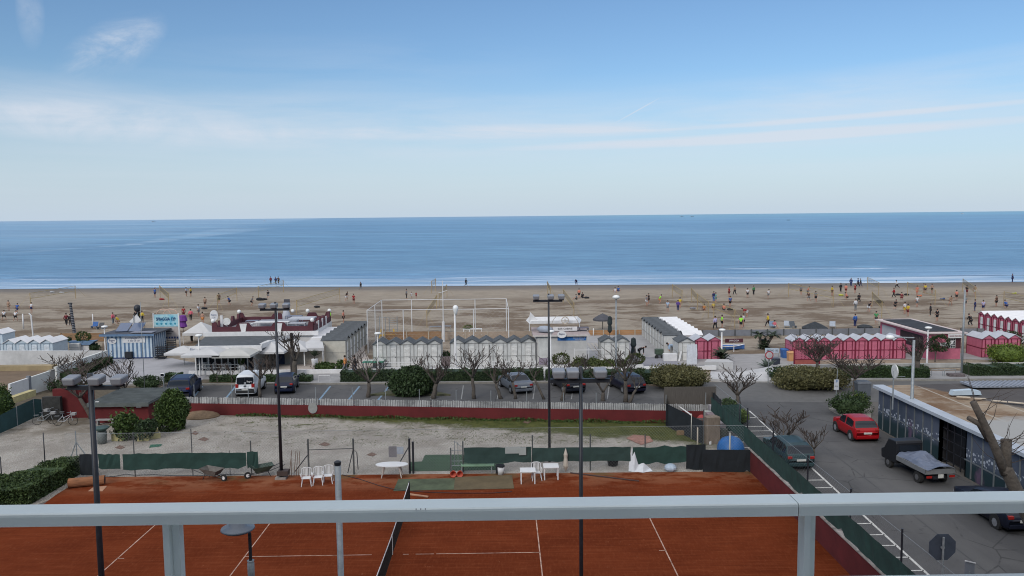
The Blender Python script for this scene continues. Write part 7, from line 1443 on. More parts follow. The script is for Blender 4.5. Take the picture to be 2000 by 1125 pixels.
for x in (-1, 1): q.bar((x*.95, -.2, 0), (x*.75, 0, 1.1), .14); 
q.bar((-.9, 0, .35), (.9, 0, .35), .14); q.build('frame', mat('toy_yellow', (.55, .33, .03), .6), t)
t = E('climbing_bars', 'grey wall bars and climbing frame on the sand inside the white cage', 'climbing frame', G(759, 652)); q = MB()
for x in (-1.1, -.4, .1, 1.1): q.tube([(x, 0, 0), (x, 0, 2.2)], .05, 5)
for k in range(7): q.tube([(.1, 0, .3+k*.28), (1.1, 0, .3+k*.28)], .025, 4)
q.tube([(-1.1, 0, 2.1), (.1, 0, 2.1)], .03, 4); q.build('frame', steel, t)
# white ball cage
Yn, Yf = G(719, 690).y, G(719, 690).y+10.5; xl, xr = XA(719, Yn), XA(993, Yn, 4.6); H = ZA(606, xl, Yn)
t = E('ball_cage', 'tall white tube-framed ball court cage with netting behind the white cabins', 'cage', ((xl+xr)/2, (Yn+Yf)/2, 0)); 
for x, y in ((xl, Yn), (XA(788, Yn, 3), Yn), (XA(925, Yn, 3), Yn), (xr, Yn), (xl, Yf), (XA(804, Yf, 3), Yf), (XA(928, Yf, 3), Yf), (XA(989, Yf, 3), Yf), (xl, (Yn+Yf)/2)): bw(MB().tube([(x, y, 0), (x, y, H)], .05, 6), 'post', white, t)
for a, b in (((xl, Yn), (xr, Yn)), ((xl, Yf), (XA(989, Yf, 3), Yf)), ((xl, Yn), (xl, Yf)), ((xr, Yn), (XA(989, Yf, 3), Yf))): bw(MB().tube([(*a, H), (*b, H)], .035, 5), 'top_rail', white, t)
wn_ = mat('white_net', (.45, .45, .44), .9, .05)
bw(chain(xl, Yn, xl, Yf, .1, H-.1, .22, .012), 'net', wn_, t); bw(chain(xl, Yn, xr, Yn, .1, H-.1, .5, .0035), 'net', wn_, t); bw(chain(xr, Yn, xr, Yf, .1, H-.1, .4, .008), 'net', wn_, t)
# striped sunshade, folded parasols, loungers
p = G(1177, 645); parasol('dark striped sunshade on the sand behind the orange-brown fence', 1177, 612, 625, 1.25, mat('thatch_dark', (.07, .07, .08), .9, .3, 2, stretch=(1, 1, 14)), p.y, square=False, polem=black)
def folded(label, px, py, pt, m, w=.28):
    t = E('folded_parasol', label, 'parasol', G(px, py)); h = top(px, py, pt); MB().tube([(0, 0, 0), (0, 0, h)], .035, 6).build('pole', black, t); MB().lathe([(.05, h*.25), (w, h*.35), (w*.7, h*.6), (w*1.1, h*.68), (w*.8, h*.95), (.03, h)], 9).build('canopy', m, t)
folded('tall closed dark parasol right of the striped sunshade', 1191, 662, 617, mat('dark_canvas', (.02, .028, .03), .9, .3, 3)); folded('closed dark parasol beside the bending person on the right patio', 1237, 706, 659, mat('dark_canvas', (.02, .028, .03)))
folded('closed purple parasol behind the white gazebo', 358, 650, 615, mat('purple_canvas', (.13, .03, .20), .8, .2, 3), .55)
for i, (px, py, pt, r, lab) in enumerate(((1592, 644, 628, 1.55, 'open dark low parasol on the sand behind the grey panel fence'), (1690, 642, 634, .9, 'flat dark parasol on the sand left of the pink kiosk'))):
    parasol(lab, px, pt, py-2, r, mat('dark_thatch', (.03, .035, .04), .9, .3, 4), G(px, py+3).y, square=False, polem=black)
def lounger(label, px, py, m=None):
    t = E('deck_chair', label, 'deck chair', G(px, py), R_.uniform(-.4, .4), 'deck chairs behind the grey fence'); t.scale = (.7, .8, .75); MB().box(-.5, .5, -.3, .4, .35, .42).build('seat', m or mat('blue_canvas', (.16, .22, .30), .8, .2, 3), t); MB().add([(-.5, .4, .4), (.5, .4, .4), (.5, .7, 1.1), (-.5, .7, 1.1), (-.5, .45, .4), (.5, .45, .4), (.5, .75, 1.1), (-.5, .75, 1.1)], [(0, 1, 2, 3), (7, 6, 5, 4), (0, 4, 5, 1), (3, 2, 6, 7), (0, 3, 7, 4), (1, 5, 6, 2)]).build('backrest', m or mat('blue_canvas', (.16, .22, .30)), t)
    for x in (-.45, .45): MB().box(x-.03, x+.03, -.25, .35, 0, .35).build('leg', steel, t)
lounger('blue and white deck chair under the leaning yellow-shirted player', 1509, 641); lounger('deck chair with tall pale back right of the first one', 1537, 640, mat('pale_canvas', (.33, .36, .40), .8, .15)); lounger('low dark deck chair right of the tall-backed one', 1550, 641, mat('dark_canvas2', (.08, .09, .10))); lounger('pale deck chair at the right side of the open dark parasol', 1626, 641, mat('pale_canvas', (.33, .36, .40)))
lounger('blue deck chairs with dark covers left of the striped kiosk', 184, 641, mat('strong_blue', (.03, .10, .28))); lounger('dark folded deck chair beside the blue one on the left sand', 195, 643, black)
# beach structures inside/behind cabins
for i, (px0, px1, py, pt, lab) in enumerate(((839, 862, 648, 638, 'left'), (868, 881, 648, 637, 'right'))):
    a = G(px0, py); q = G(px1, py); h = top(px0, py, pt); t = E('goal_frame', lab+' low grey beach table in the middle of the white cage', 'table', a); w_ = (q-a).x; MB().box(0, w_, 0, .7, h-.06, h).build('tabletop', greyn, t); MB().box(0, .06, 0, .06, 0, h-.06).box(w_-.06, w_, 0, .06, 0, h-.06).build('leg', steel, t); t.name = 'beach_table'
p = G(916, 657); t = E('planter', 'white table with a yellow-green plant box behind the six white cabins', 'planter', p); MB().box(-.75, 1.6, 0, .5, .85, .92).build('tabletop', white, t); MB().box(-.7, -.6, 0, .1, 0, .85).box(1.5, 1.6, 0, .1, 0, .85).box(-.0, .12, 0, .1, 0, .85).build('leg', white, t); leaves('foliage', ell(300, (-.1, .2, 1.15), (.5, .25, .25), 3), .08, LM_bright, t, 3)
p = G(852, 716); solo(MB().box(p.x+.3, p.x+1.9, p.y-.6, p.y, .5, 1.0).box(p.x+.3, p.x+1.9, p.y-.6, p.y-.5, .15, .5), 'mauve_crate', mat('mauve_dark', (.16, .13, .13), .9), 'dull mauve box between the two rows of white cabins', 'box'); bush('dark shrub in the gap between the two rows of white cabins', 871, 705, 686, 1.6, LM_dark, 700, .09, 80, d=.8)
# white sheet hanging beside the single cabin
b = wavy(XA(1341, 76.6), 76.6, XA(1361, 76.6), 76.6, .1, ZA(673, 17, 76.6), 8, .04, 6); solo(b, 'hanging_sheet', mat('white_sheet', (.55, .57, .60)), 'white sheet hanging between the grey-gabled cabin and the pink cabins', 'sheet')
t = E('wash_tub', 'white tub over which the person in light blue bends', 'tub', G(1310, 705, .15)); MB().box(-.75, .6, -.3, .3, 0, .75).build('tub', white, t, bevel=.03); MB().add([(.65, -.35, 0), (.85, -.3, 0), (1.15, .1, .95), (.95, .05, .95), (.65, -.32, 0), (.85, -.27, 0), (1.15, .13, .95), (.95, .08, .95)], [(0, 1, 2, 3), (7, 6, 5, 4)]).build('side_board', white, t)
t = E('garden_cart', 'green cart with wheels beside the white wash tub', 'cart', G(1287, 700, .15)); MB().box(-.4, .4, -.3, .3, .45, .95).build('tray', mat('cart_green', (.05, .075, .05)), t); 
for x in (-.3, .3): MB().disc((x, -.32, .2), (0, 1, 0), .2, .06, 14).build('wheel', rubber, t)
MB().bar((-.3, 0, .2), (.3, 0, .2), .05).box(-.3, .3, -.05, .05, .2, .45).build('axle', steel, t)
rb = E('rowing_boat', 'blue and white rowing boat lying on the sand beside the pink pair of cabins', 'boat', G(1424, 683), rad(4)); b = MB(); ring = []
for i in range(11):
    u = i/10; w_ = .62*math.sin(math.pi*min(1, .12+u*.95))**.6 if u < 1 else .02; x = -1.7+3.4*u; z = .45+.12*(2*u-1)**2; ring.append([(x, -w_, z), (x, -w_*.75, .12), (x, 0, .02), (x, w_*.75, .12), (x, w_, z)])
b.quads(ring); b.build('hull', mat('boat_blue', (.05, .13, .34), .5, .15, 2), rb); MB().tube([r[0] for r in ring], .04, 4).tube([r[-1] for r in ring], .04, 4).build('gunwale', white, rb)
p = G(1410, 688); t = E('name_board', 'dark red board on the lamp post beside the pink pair of cabins', 'board', (XA(1411, p.y), p.y-4.2, .75)); b = MB().box(-.9, .9, -.03, .03, .95, 1.35); b.build('board', maroon, t); text('SPIAGGIA', 'lettering', .24, white, t, (0, -.04, 1.15)); MB().bar((0, .05, 0), (0, .05, 1.3), .06).build('post', white, t)
p = G(1508, 700); t = E('info_board', 'pale blue framed board leaning behind the round road sign', 'board', p, rad(-6)); MB().box(-.7, .7, 0, .06, .55, 1.05).build('panel', mat('pale_blue_board', (.36, .42, .48)), t); MB().box(-.65, -.58, 0, .05, 0, .55).box(.58, .65, 0, .05, 0, .55).build('leg', steel, t); text('BAGNO 130', 'lettering', .26, black, t, (0, -.01, .8), sx_=.8)
t = E('white_locker', 'white cabinet-like box left of the dark rounded bush by the boat planter', 'box', G(147, 688)); MB().box(-.65, .5, 0, .9, 0, 1.0).build('body', offw, t, bevel=.08); MB().box(-.66, .51, -.01, 0, .5, .53).build('seam', greyn, t)
# bench rails along the promenade gaps
for px, py, lab in ((634, 748, 'low white tube rail on the pavement between the two hedges'), (1830, 737, 'low grey tube rail on the pavement right of the long hedge'), (1855, 737, 'second low grey tube rail near the tall grey pole')):
    p = G(px, py); t = E('tube_rail', lab, 'rail', (p.x, p.y, .13)); q = MB()
    q.tube([(-.5, 0, 0), (-.5, 0, .55), (.5, 0, .55), (.5, 0, 0)], .03, 6); q.build('rail', white if px < 700 else steel, t)
p = G(1858, 733, .13); a_ = MB().prism([(p.x-.5, p.y-.6), (p.x+.8, p.y-.8), (p.x+.9, p.y), (p.x-.4, p.y+.1)], .13, .35); solo(a_, 'rubble_heap', mat('rubble', (.12, .10, .10), 1, .4, 6), 'dark rubble heap at the foot of the tall grey pole', 'heap')
# palms left: slim bare wire poles
pole('very thin pale pole standing in the planting bed left of the yard floodlight', 283, 768, 590, .03, steel, 'thin_pole'); pole('thin white pole behind the second mast rising from the bar roof area', 545, 700, 592, .05, steel, 'thin_pole')
# ================= volleyball courts on the beach =================
def vnet(label, pa, pb, ta=None, h=2.45):
    A, B = G(*pa), G(*pb); t = E('volleyball_net', label, 'volleyball net', (A+B)/2, group='beach volleyball nets'); m_ = (A+B)/2; a = A-m_; b = B-m_; q = MB(); d = (b-a).normalized()
    for p_ in (a, b): MB().tube([(p_.x, p_.y, 0), (p_.x, p_.y, h)], .055, 5).build('post', mat('pine_post', (.34, .25, .13), .8, .15, 2), t)
    MB().bar((a.x, a.y, h-.08), (b.x, b.y, h-.08), .03, .055).bar((a.x, a.y, h-1.0), (b.x, b.y, h-1.0), .03, .06).build('tape', yel, t)
    n = int((b-a).length/.35); q = MB()
    for i in range(n): p_ = a+(b-a)*(i/n); q.bar((p_.x, p_.y, h-1), (p_.x, p_.y, h-.1), .012)
    for k in range(3): q.bar((a.x, a.y, h-.3-k*.22), (b.x, b.y, h-.3-k*.22), .012)
    q.build('net', mat('net_black', (.16, .13, .08), .9), t)
    for p_, s_ in ((a, -1), (b, 1)):
        for k in (-1, 1): e = p_+d*s_*1.6+V((-d.y, d.x, 0))*k*1.2; MB().tube([(p_.x, p_.y, h-.1), (e.x, e.y, 0)], .012, 3).build('guy_rope', yel, t)
    return t
NETS = [((60, 600), (148, 583), 'far left volleyball net, nearest the left edge of the picture'), ((84, 597), (57, 607), None),
 ((330, 600), (313, 583), 'small volleyball net where the player in blue raises an arm'), ((425, 605), (463, 588), 'volleyball net right of the tan player on the left beach'), ((580, 618), (664, 590), 'volleyball net with diagonal yellow tape above the bar roof'), ((505, 585), (554, 571), 'far volleyball net near the walkers at the water on the left'),
 ((834, 640), (853, 606), 'nearest volleyball net inside the view through the white cage'), ((858, 600), (873, 582), 'middle volleyball net seen through the top of the white cage'), ((843, 573), (851, 568), 'small far volleyball net above the white cage'), ((1121, 624), (1100, 592), 'volleyball net with sagging mesh left of the striped sunshade'), ((1075, 586), (1069, 574), 'far volleyball net above the third mast'),
 ((1362, 606), (1350, 590), 'volleyball net left of the seated orange group'), ((1383, 622), (1362, 604), 'volleyball net beside the seated group on the right beach'), ((1475, 640), (1437, 642), None), ((1435, 641), (1394, 622), 'volleyball net between the neon green shirted pair'), ((1627, 600), (1540, 580), 'volleyball net behind the grey-clothed players right of centre'), ((1722, 622), (1703, 600), 'volleyball net beside the green shirted player'), ((1826, 596), (1772, 578), 'volleyball net in the middle of the right-hand crowd'), ((1960, 600), (2060, 625), 'volleyball net running out of the picture at the right edge'), ((1695, 572), (1900, 560), None), ((1800, 640), (1840, 620), None), ((1332, 596), (1313, 582), 'volleyball net near the purple shirted player'), ((1716, 578), (1694, 566), 'far volleyball net behind the runner in white at the right'), ((1905, 590), (1880, 570), 'far volleyball net near the right edge by the water'), ((705, 0), (0, 0), None)]
for a, b, lab in NETS:
    if lab: vnet(lab, a, b)
# bags and towels on the sand
bm = mat('black_bag', (.015, .016, .02), .8, .3, 4)
def bag(label, px, py, m=bm, w=.9, d=.5, h=.32):
    p = G(px, py); o = MB().ball((0, 0, h*.45), .5, 8, 1); o.v = [(x*w, y*d, z*h*1.2+.12) for x, y, z in o.v]; o.ball((w*.45, .1, .12), .18, 7); z = o.build('sports_bag', m); z.location = p; return tag(z, label, 'bag', 'bags left on the sand')
for px, py, lab in ((101, 572, 'white and dark bag near the shore at the far left'), (120, 573, 'small black bag right of the white and dark one at the far left'), (303+12, 586, 'red and black bag beside the pole of the blue shirted player'), (398, 604, 'dark bag beside the tan player on the left beach'), (507, 587, 'big dark bag, left one of the pair beside the crouching player'), (516, 586, 'dark bag, right one of the pair beside the crouching player'), (618, 601, 'pair of black bags on open sand above the bar'), (1145, 583, 'black bag beside the seated couple above the mast'), (1425, 606, 'black bag right of the seated player in the middle of the right beach'), (1352, 604, 'grey bag near the seated orange group'), (1642, 578, 'black bag below the yellow shirted player'), (1717, 592, 'large black heap of bags left of the black clothed player'), (1753, 577, 'black bag beside the red clothed player'), (1770, 577, 'black and white bags right of the crouching player'), (1840, 585, 'dark blue towel on the sand near the crouching tan player'), (1980, 574, 'yellow and black towels at the right edge near the water'), (1925, 612, 'orange and pink towels beside the navy clothed player'), (1950, 611, 'orange towel at the right edge of the near crowd'), (1738, 640, 'blue bag on the sand above the pink cabins'), (1722, 641, 'dark bag left of the blue one above the pink cabins'), (1795, 579, 'orange towel beside the salmon dressed player')):
    m_ = bm
    for k, c in (('blue towel', (.03, .06, .16)), ('yellow', (.4, .4, .08)), ('orange', (.5, .14, .06)), ('blue bag', (.02, .05, .25)), ('white and', (.35, .35, .36)), ('grey bag', (.2, .2, .22)), ('red and', (.25, .03, .03))):
        if k in lab: m_ = mat('bag_'+k.replace(' ', '_'), c, .8, .3, 5)
    bag(lab, px, py, m_, 1.3 if 'heap' in lab or 'big' in lab else .85, .5, .5 if 'heap' in lab or 'big' in lab else (.12 if 'towel' in lab else .32))
# ================= people =================
def skin(name, pts, edges, rad_, sub=1):
    me = bpy.data.meshes.new(name); me.from_pydata([tuple(p) for p in pts], edges, []); o = bpy.data.objects.new('tmp_person', me); COL.objects.link(o)
    sk = o.modifiers.new('s', 'SKIN'); me.skin_vertices or None
    for i, r in enumerate(rad_):
        me.skin_vertices[0].data[i].radius = (r, r) if not isinstance(r, tuple) else r
    me.skin_vertices[0].data[0].use_root = True
    if sub: sb = o.modifiers.new('u', 'SUBSURF'); sb.levels = sub; sb.render_levels = sub
    dg = bpy.context.evaluated_depsgraph_get(); out_ = bpy.data.meshes.new_from_object(o.evaluated_get(dg)); out_.name = name
    bpy.data.objects.remove(o); bpy.data.meshes.remove(me)
    out_.polygons.foreach_set('use_smooth', [True]*len(out_.polygons)); return out_
def pose(hip=.93, lean=0, armL=((-.27, .02, 1.12), (-.29, .10, .88)), armR=((.27, .02, 1.12), (.29, .10, .88)), legL=((-.10, .03, .50), (-.11, 0, .08)), legR=((.10, .03, .50), (.11, 0, .08)), tw=0):
    # y is forward
    P = {}; P['pel'] = V((0, 0, hip)); s, c = math.sin(lean), math.cos(lean)
    up = lambda h, x=0, y=0: V((x, s*h+y*c, hip+h*c-y*s))
    P['wai'] = up(.14); P['che'] = up(.34); P['nec'] = up(.53); P['hd1'] = up(.62, 0, .02); P['hd2'] = up(.76, 0, .03)
    P['shL'] = up(.46, -.17); P['shR'] = up(.46, .17)
    dz = hip-.93
    for k, a in (('L', armL), ('R', armR)):
        for j, nm in enumerate(('el', 'wr')):
            x, y, z = a[j]; P[nm+k] = up(z-.93, x, y)
        P['ha'+k] = P['wr'+k]+(P['wr'+k]-P['el'+k]).normalized()*.12
    for k, l in (('L', legL), ('R', legR)):
        sg = -1 if k == 'L' else 1; P['hi'+k] = V((sg*.09, 0, hip-.05)); P['kn'+k] = V(l[0]); P['an'+k] = V(l[1]); P['to'+k] = V((l[1][0], l[1][1]+.17, max(.03, l[1][2]-.05)))
    return P
BODY_N = ['pel', 'wai', 'che', 'nec', 'hd1', 'hd2', 'shL', 'elL', 'wrL', 'haL', 'shR', 'elR', 'wrR', 'haR', 'hiL', 'knL', 'anL', 'toL', 'hiR', 'knR', 'anR', 'toR']
BODY_R = [.125, .115, .135, .055, .09, .085, .06, .045, .032, .038, .06, .045, .032, .038, .09, .06, .042, .035, .09, .06, .042, .035]
BODY_E = [(0, 1), (1, 2), (2, 3), (3, 4), (4, 5), (2, 6), (6, 7), (7, 8), (8, 9), (2, 10), (10, 11), (11, 12), (12, 13), (0, 14), (14, 15), (15, 16), (16, 17), (0, 18), (18, 19), (19, 20), (20, 21)]
POSES = {
 'stand': pose(), 'walk': pose(.91, .05, ((-.25, -.10, 1.13), (-.26, -.02, .90)), ((.25, .12, 1.13), (.24, .30, .95)), ((-.10, .20, .50), (-.10, .32, .10)), ((.10, -.05, .50), (.10, -.36, .14))),
 'run': pose(.92, .22, ((-.26, -.18, 1.16), (-.22, .05, 1.0)), ((.26, .16, 1.16), (.16, .34, 1.22)), ((-.10, .34, .58), (-.10, .12, .26)), ((.10, -.14, .52), (.12, -.48, .34))),
 'ready': pose(.80, .42, ((-.30, .12, 1.16), (-.18, .38, 1.10)), ((.30, .12, 1.16), (.18, .38, 1.10)), ((-.22, .18, .44), (-.27, -.02, .08)), ((.22, .18, .44), (.27, -.02, .08))),
 'arm_up': pose(.94, -.02, ((-.30, .05, 1.56), (-.22, .12, 1.84)), ((.30, .05, 1.15), (.26, .22, 1.0)), ((-.12, .06, .50), (-.14, .0, .08)), ((.12, -.02, .50), (.15, -.1, .08))),
 'bend': pose(.86, 1.15, ((-.22, .30, 1.30), (-.16, .52, 1.2)), ((.22, .30, 1.30), (.16, .52, 1.2)), ((-.12, .06, .46), (-.13, -.03, .08)), ((.12, .06, .46), (.13, -.03, .08))),
 'crouch': pose(.48, .45, ((-.26, .20, 1.10), (-.12, .40, 1.0)), ((.26, .20, 1.10), (.12, .40, 1.0)), ((-.18, .36, .46), (-.16, .08, .08)), ((.18, .36, .46), (.16, .08, .08))),
 'sit': pose(.15, .10, ((-.26, .10, 1.14), (-.16, .32, 1.1)), ((.26, -.14, 1.12), (.28, -.2, .9)), ((-.16, .34, .38), (-.14, .62, .08)), ((.16, .36, .36), (.16, .66, .08))),
 'kick': pose(.93, -.12, ((-.34, 0, 1.22), (-.5, .1, 1.2)), ((.34, .05, 1.2), (.48, .18, 1.1)), ((-.10, .0, .50), (-.10, -.04, .08)), ((.10, .32, .66), (.14, .66, .55)))}
MESH = {}
for k, P in POSES.items():
    pts = [P[n_] for n_ in BODY_N]; body = skin('person', pts, BODY_E, BODY_R)
    # face: nose and ears pushed out of the head (one continuous surface)
    sh_n = ['pel', 'wai', 'che', 'shL', 'elL', 'shR', 'elR']; sp = [P['pel']+(P['wai']-P['pel'])*.1, P['wai'], P['che']]
    sp += [P['shL'], P['shL']+(P['elL']-P['shL'])*.75, P['shR'], P['shR']+(P['elR']-P['shR'])*.75]
    shirt = skin('shirt', sp, [(0, 1), (1, 2), (2, 3), (3, 4), (2, 5), (5, 6)], [.15, .14, .158, .085, .068, .085, .068])
    sp2 = sp[:3]+[P['shL'], P['elL'], P['elL']+(P['wrL']-P['elL'])*.85, P['shR'], P['elR'], P['elR']+(P['wrR']-P['elR'])*.85]
    jack = skin('jacket', sp2, [(0, 1), (1, 2), (2, 3), (3, 4), (4, 5), (2, 6), (6, 7), (7, 8)], [.165, .155, .17, .09, .07, .055, .09, .07, .055])
    tp = [P['pel'], P['hiL'], P['knL'], P['anL']+(P['knL']-P['anL'])*.12, P['hiR'], P['knR'], P['anR']+(P['knR']-P['anR'])*.12]
    trou = skin('trousers', tp, [(0, 1), (1, 2), (2, 3), (0, 4), (4, 5), (5, 6)], [.15, .11, .08, .062, .11, .08, .062])
    sp3 = [P['pel'], P['hiL'], P['hiL']+(P['knL']-P['hiL'])*.8, P['hiR'], P['hiR']+(P['knR']-P['hiR'])*.8]
    shor = skin('shorts', sp3, [(0, 1), (1, 2), (0, 3), (3, 4)], [.15, .112, .098, .112, .098])
    ax = (P['hd2']-P['hd1']).normalized(); fwd = V((0, 1, 0)); fwd = (fwd-ax*fwd.dot(ax)).normalized() if abs(ax.y) < .95 else V((0, 0, -1))
    hb = MB().ball((0, 0, 0), .108, 10); hc = P['hd1'].lerp(P['hd2'], .62)+ax*.03-fwd*.022; hb.v = [tuple(hc+V(v)) for v in hb.v if True]
    hm_ = bpy.data.meshes.new('hair'); hm_.from_pydata(hb.v, [], hb.f); MESH[k] = dict(body=body, shirt=shirt, jacket=jack, trousers=trou, shorts=shor, hair=hm_)
CLR = dict(white=(.55, .55, .56), black=(.012, .013, .016), grey=(.16, .17, .18), navy=(.012, .022, .09), blue=(.03, .10, .32), red=(.28, .018, .022), darkred=(.12, .012, .018), pink=(.58, .12, .16), salmon=(.55, .19, .13), orange=(.52, .20, .06), yellow=(.52, .38, .04), neon=(.28, .72, .05), teal=(.10, .30, .28), green=(.05, .22, .08), purple=(.09, .05, .22), lilac=(.35, .32, .48), tan=(.30, .20, .14), brown=(.09, .05, .035), lightblue=(.32, .42, .55), jeans=(.06, .09, .16), skin=(.36, .20, .14))
CM = {k: mat('cloth_'+k, c, .85, .12, 9) for k, c in CLR.items()}; SKM = mat('skin_tone', (.38, .21, .15), .6, .08, 9); HRM = {'d': mat('hair_dark', (.02, .014, .01), .7), 'l': mat('hair_light', (.22, .15, .08), .7)}
for k, d in MESH.items():
    for nm, me in d.items():
        me.materials.clear(); me.materials.append({'body': SKM, 'hair': HRM['d']}.get(nm, CM['grey']))
def person(px, py, ps, up_, low, label, long_=False, rz=None, jacket=False, z=0, sc=1.0, hair='d'):
    t = bpy.data.objects.new('person', MESH[ps]['body']); COL.objects.link(t); t.location = G(px, py, z); rr = R_.uniform(0, 6.28) if rz is None else rad(rz); t.rotation_euler = (0, 0, rr); s_ = sc*R_.uniform(.97, 1.05); t.scale = (s_, s_, s_)
    tag(t, label, 'person')
    for nm, c in (((('jacket' if jacket else 'shirt'), up_) if up_ != 'skin' else (None, None)), (('trousers' if long_ else 'shorts'), low), ('hair', None)):
        if nm is None: continue
        o = bpy.data.objects.new(nm, MESH[ps][nm]); COL.objects.link(o); o.parent = t
        o.material_slots[0].link = 'OBJECT'; o.material_slots[0].material = HRM[hair] if nm == 'hair' else CM[c]
    return t
W = 'person '
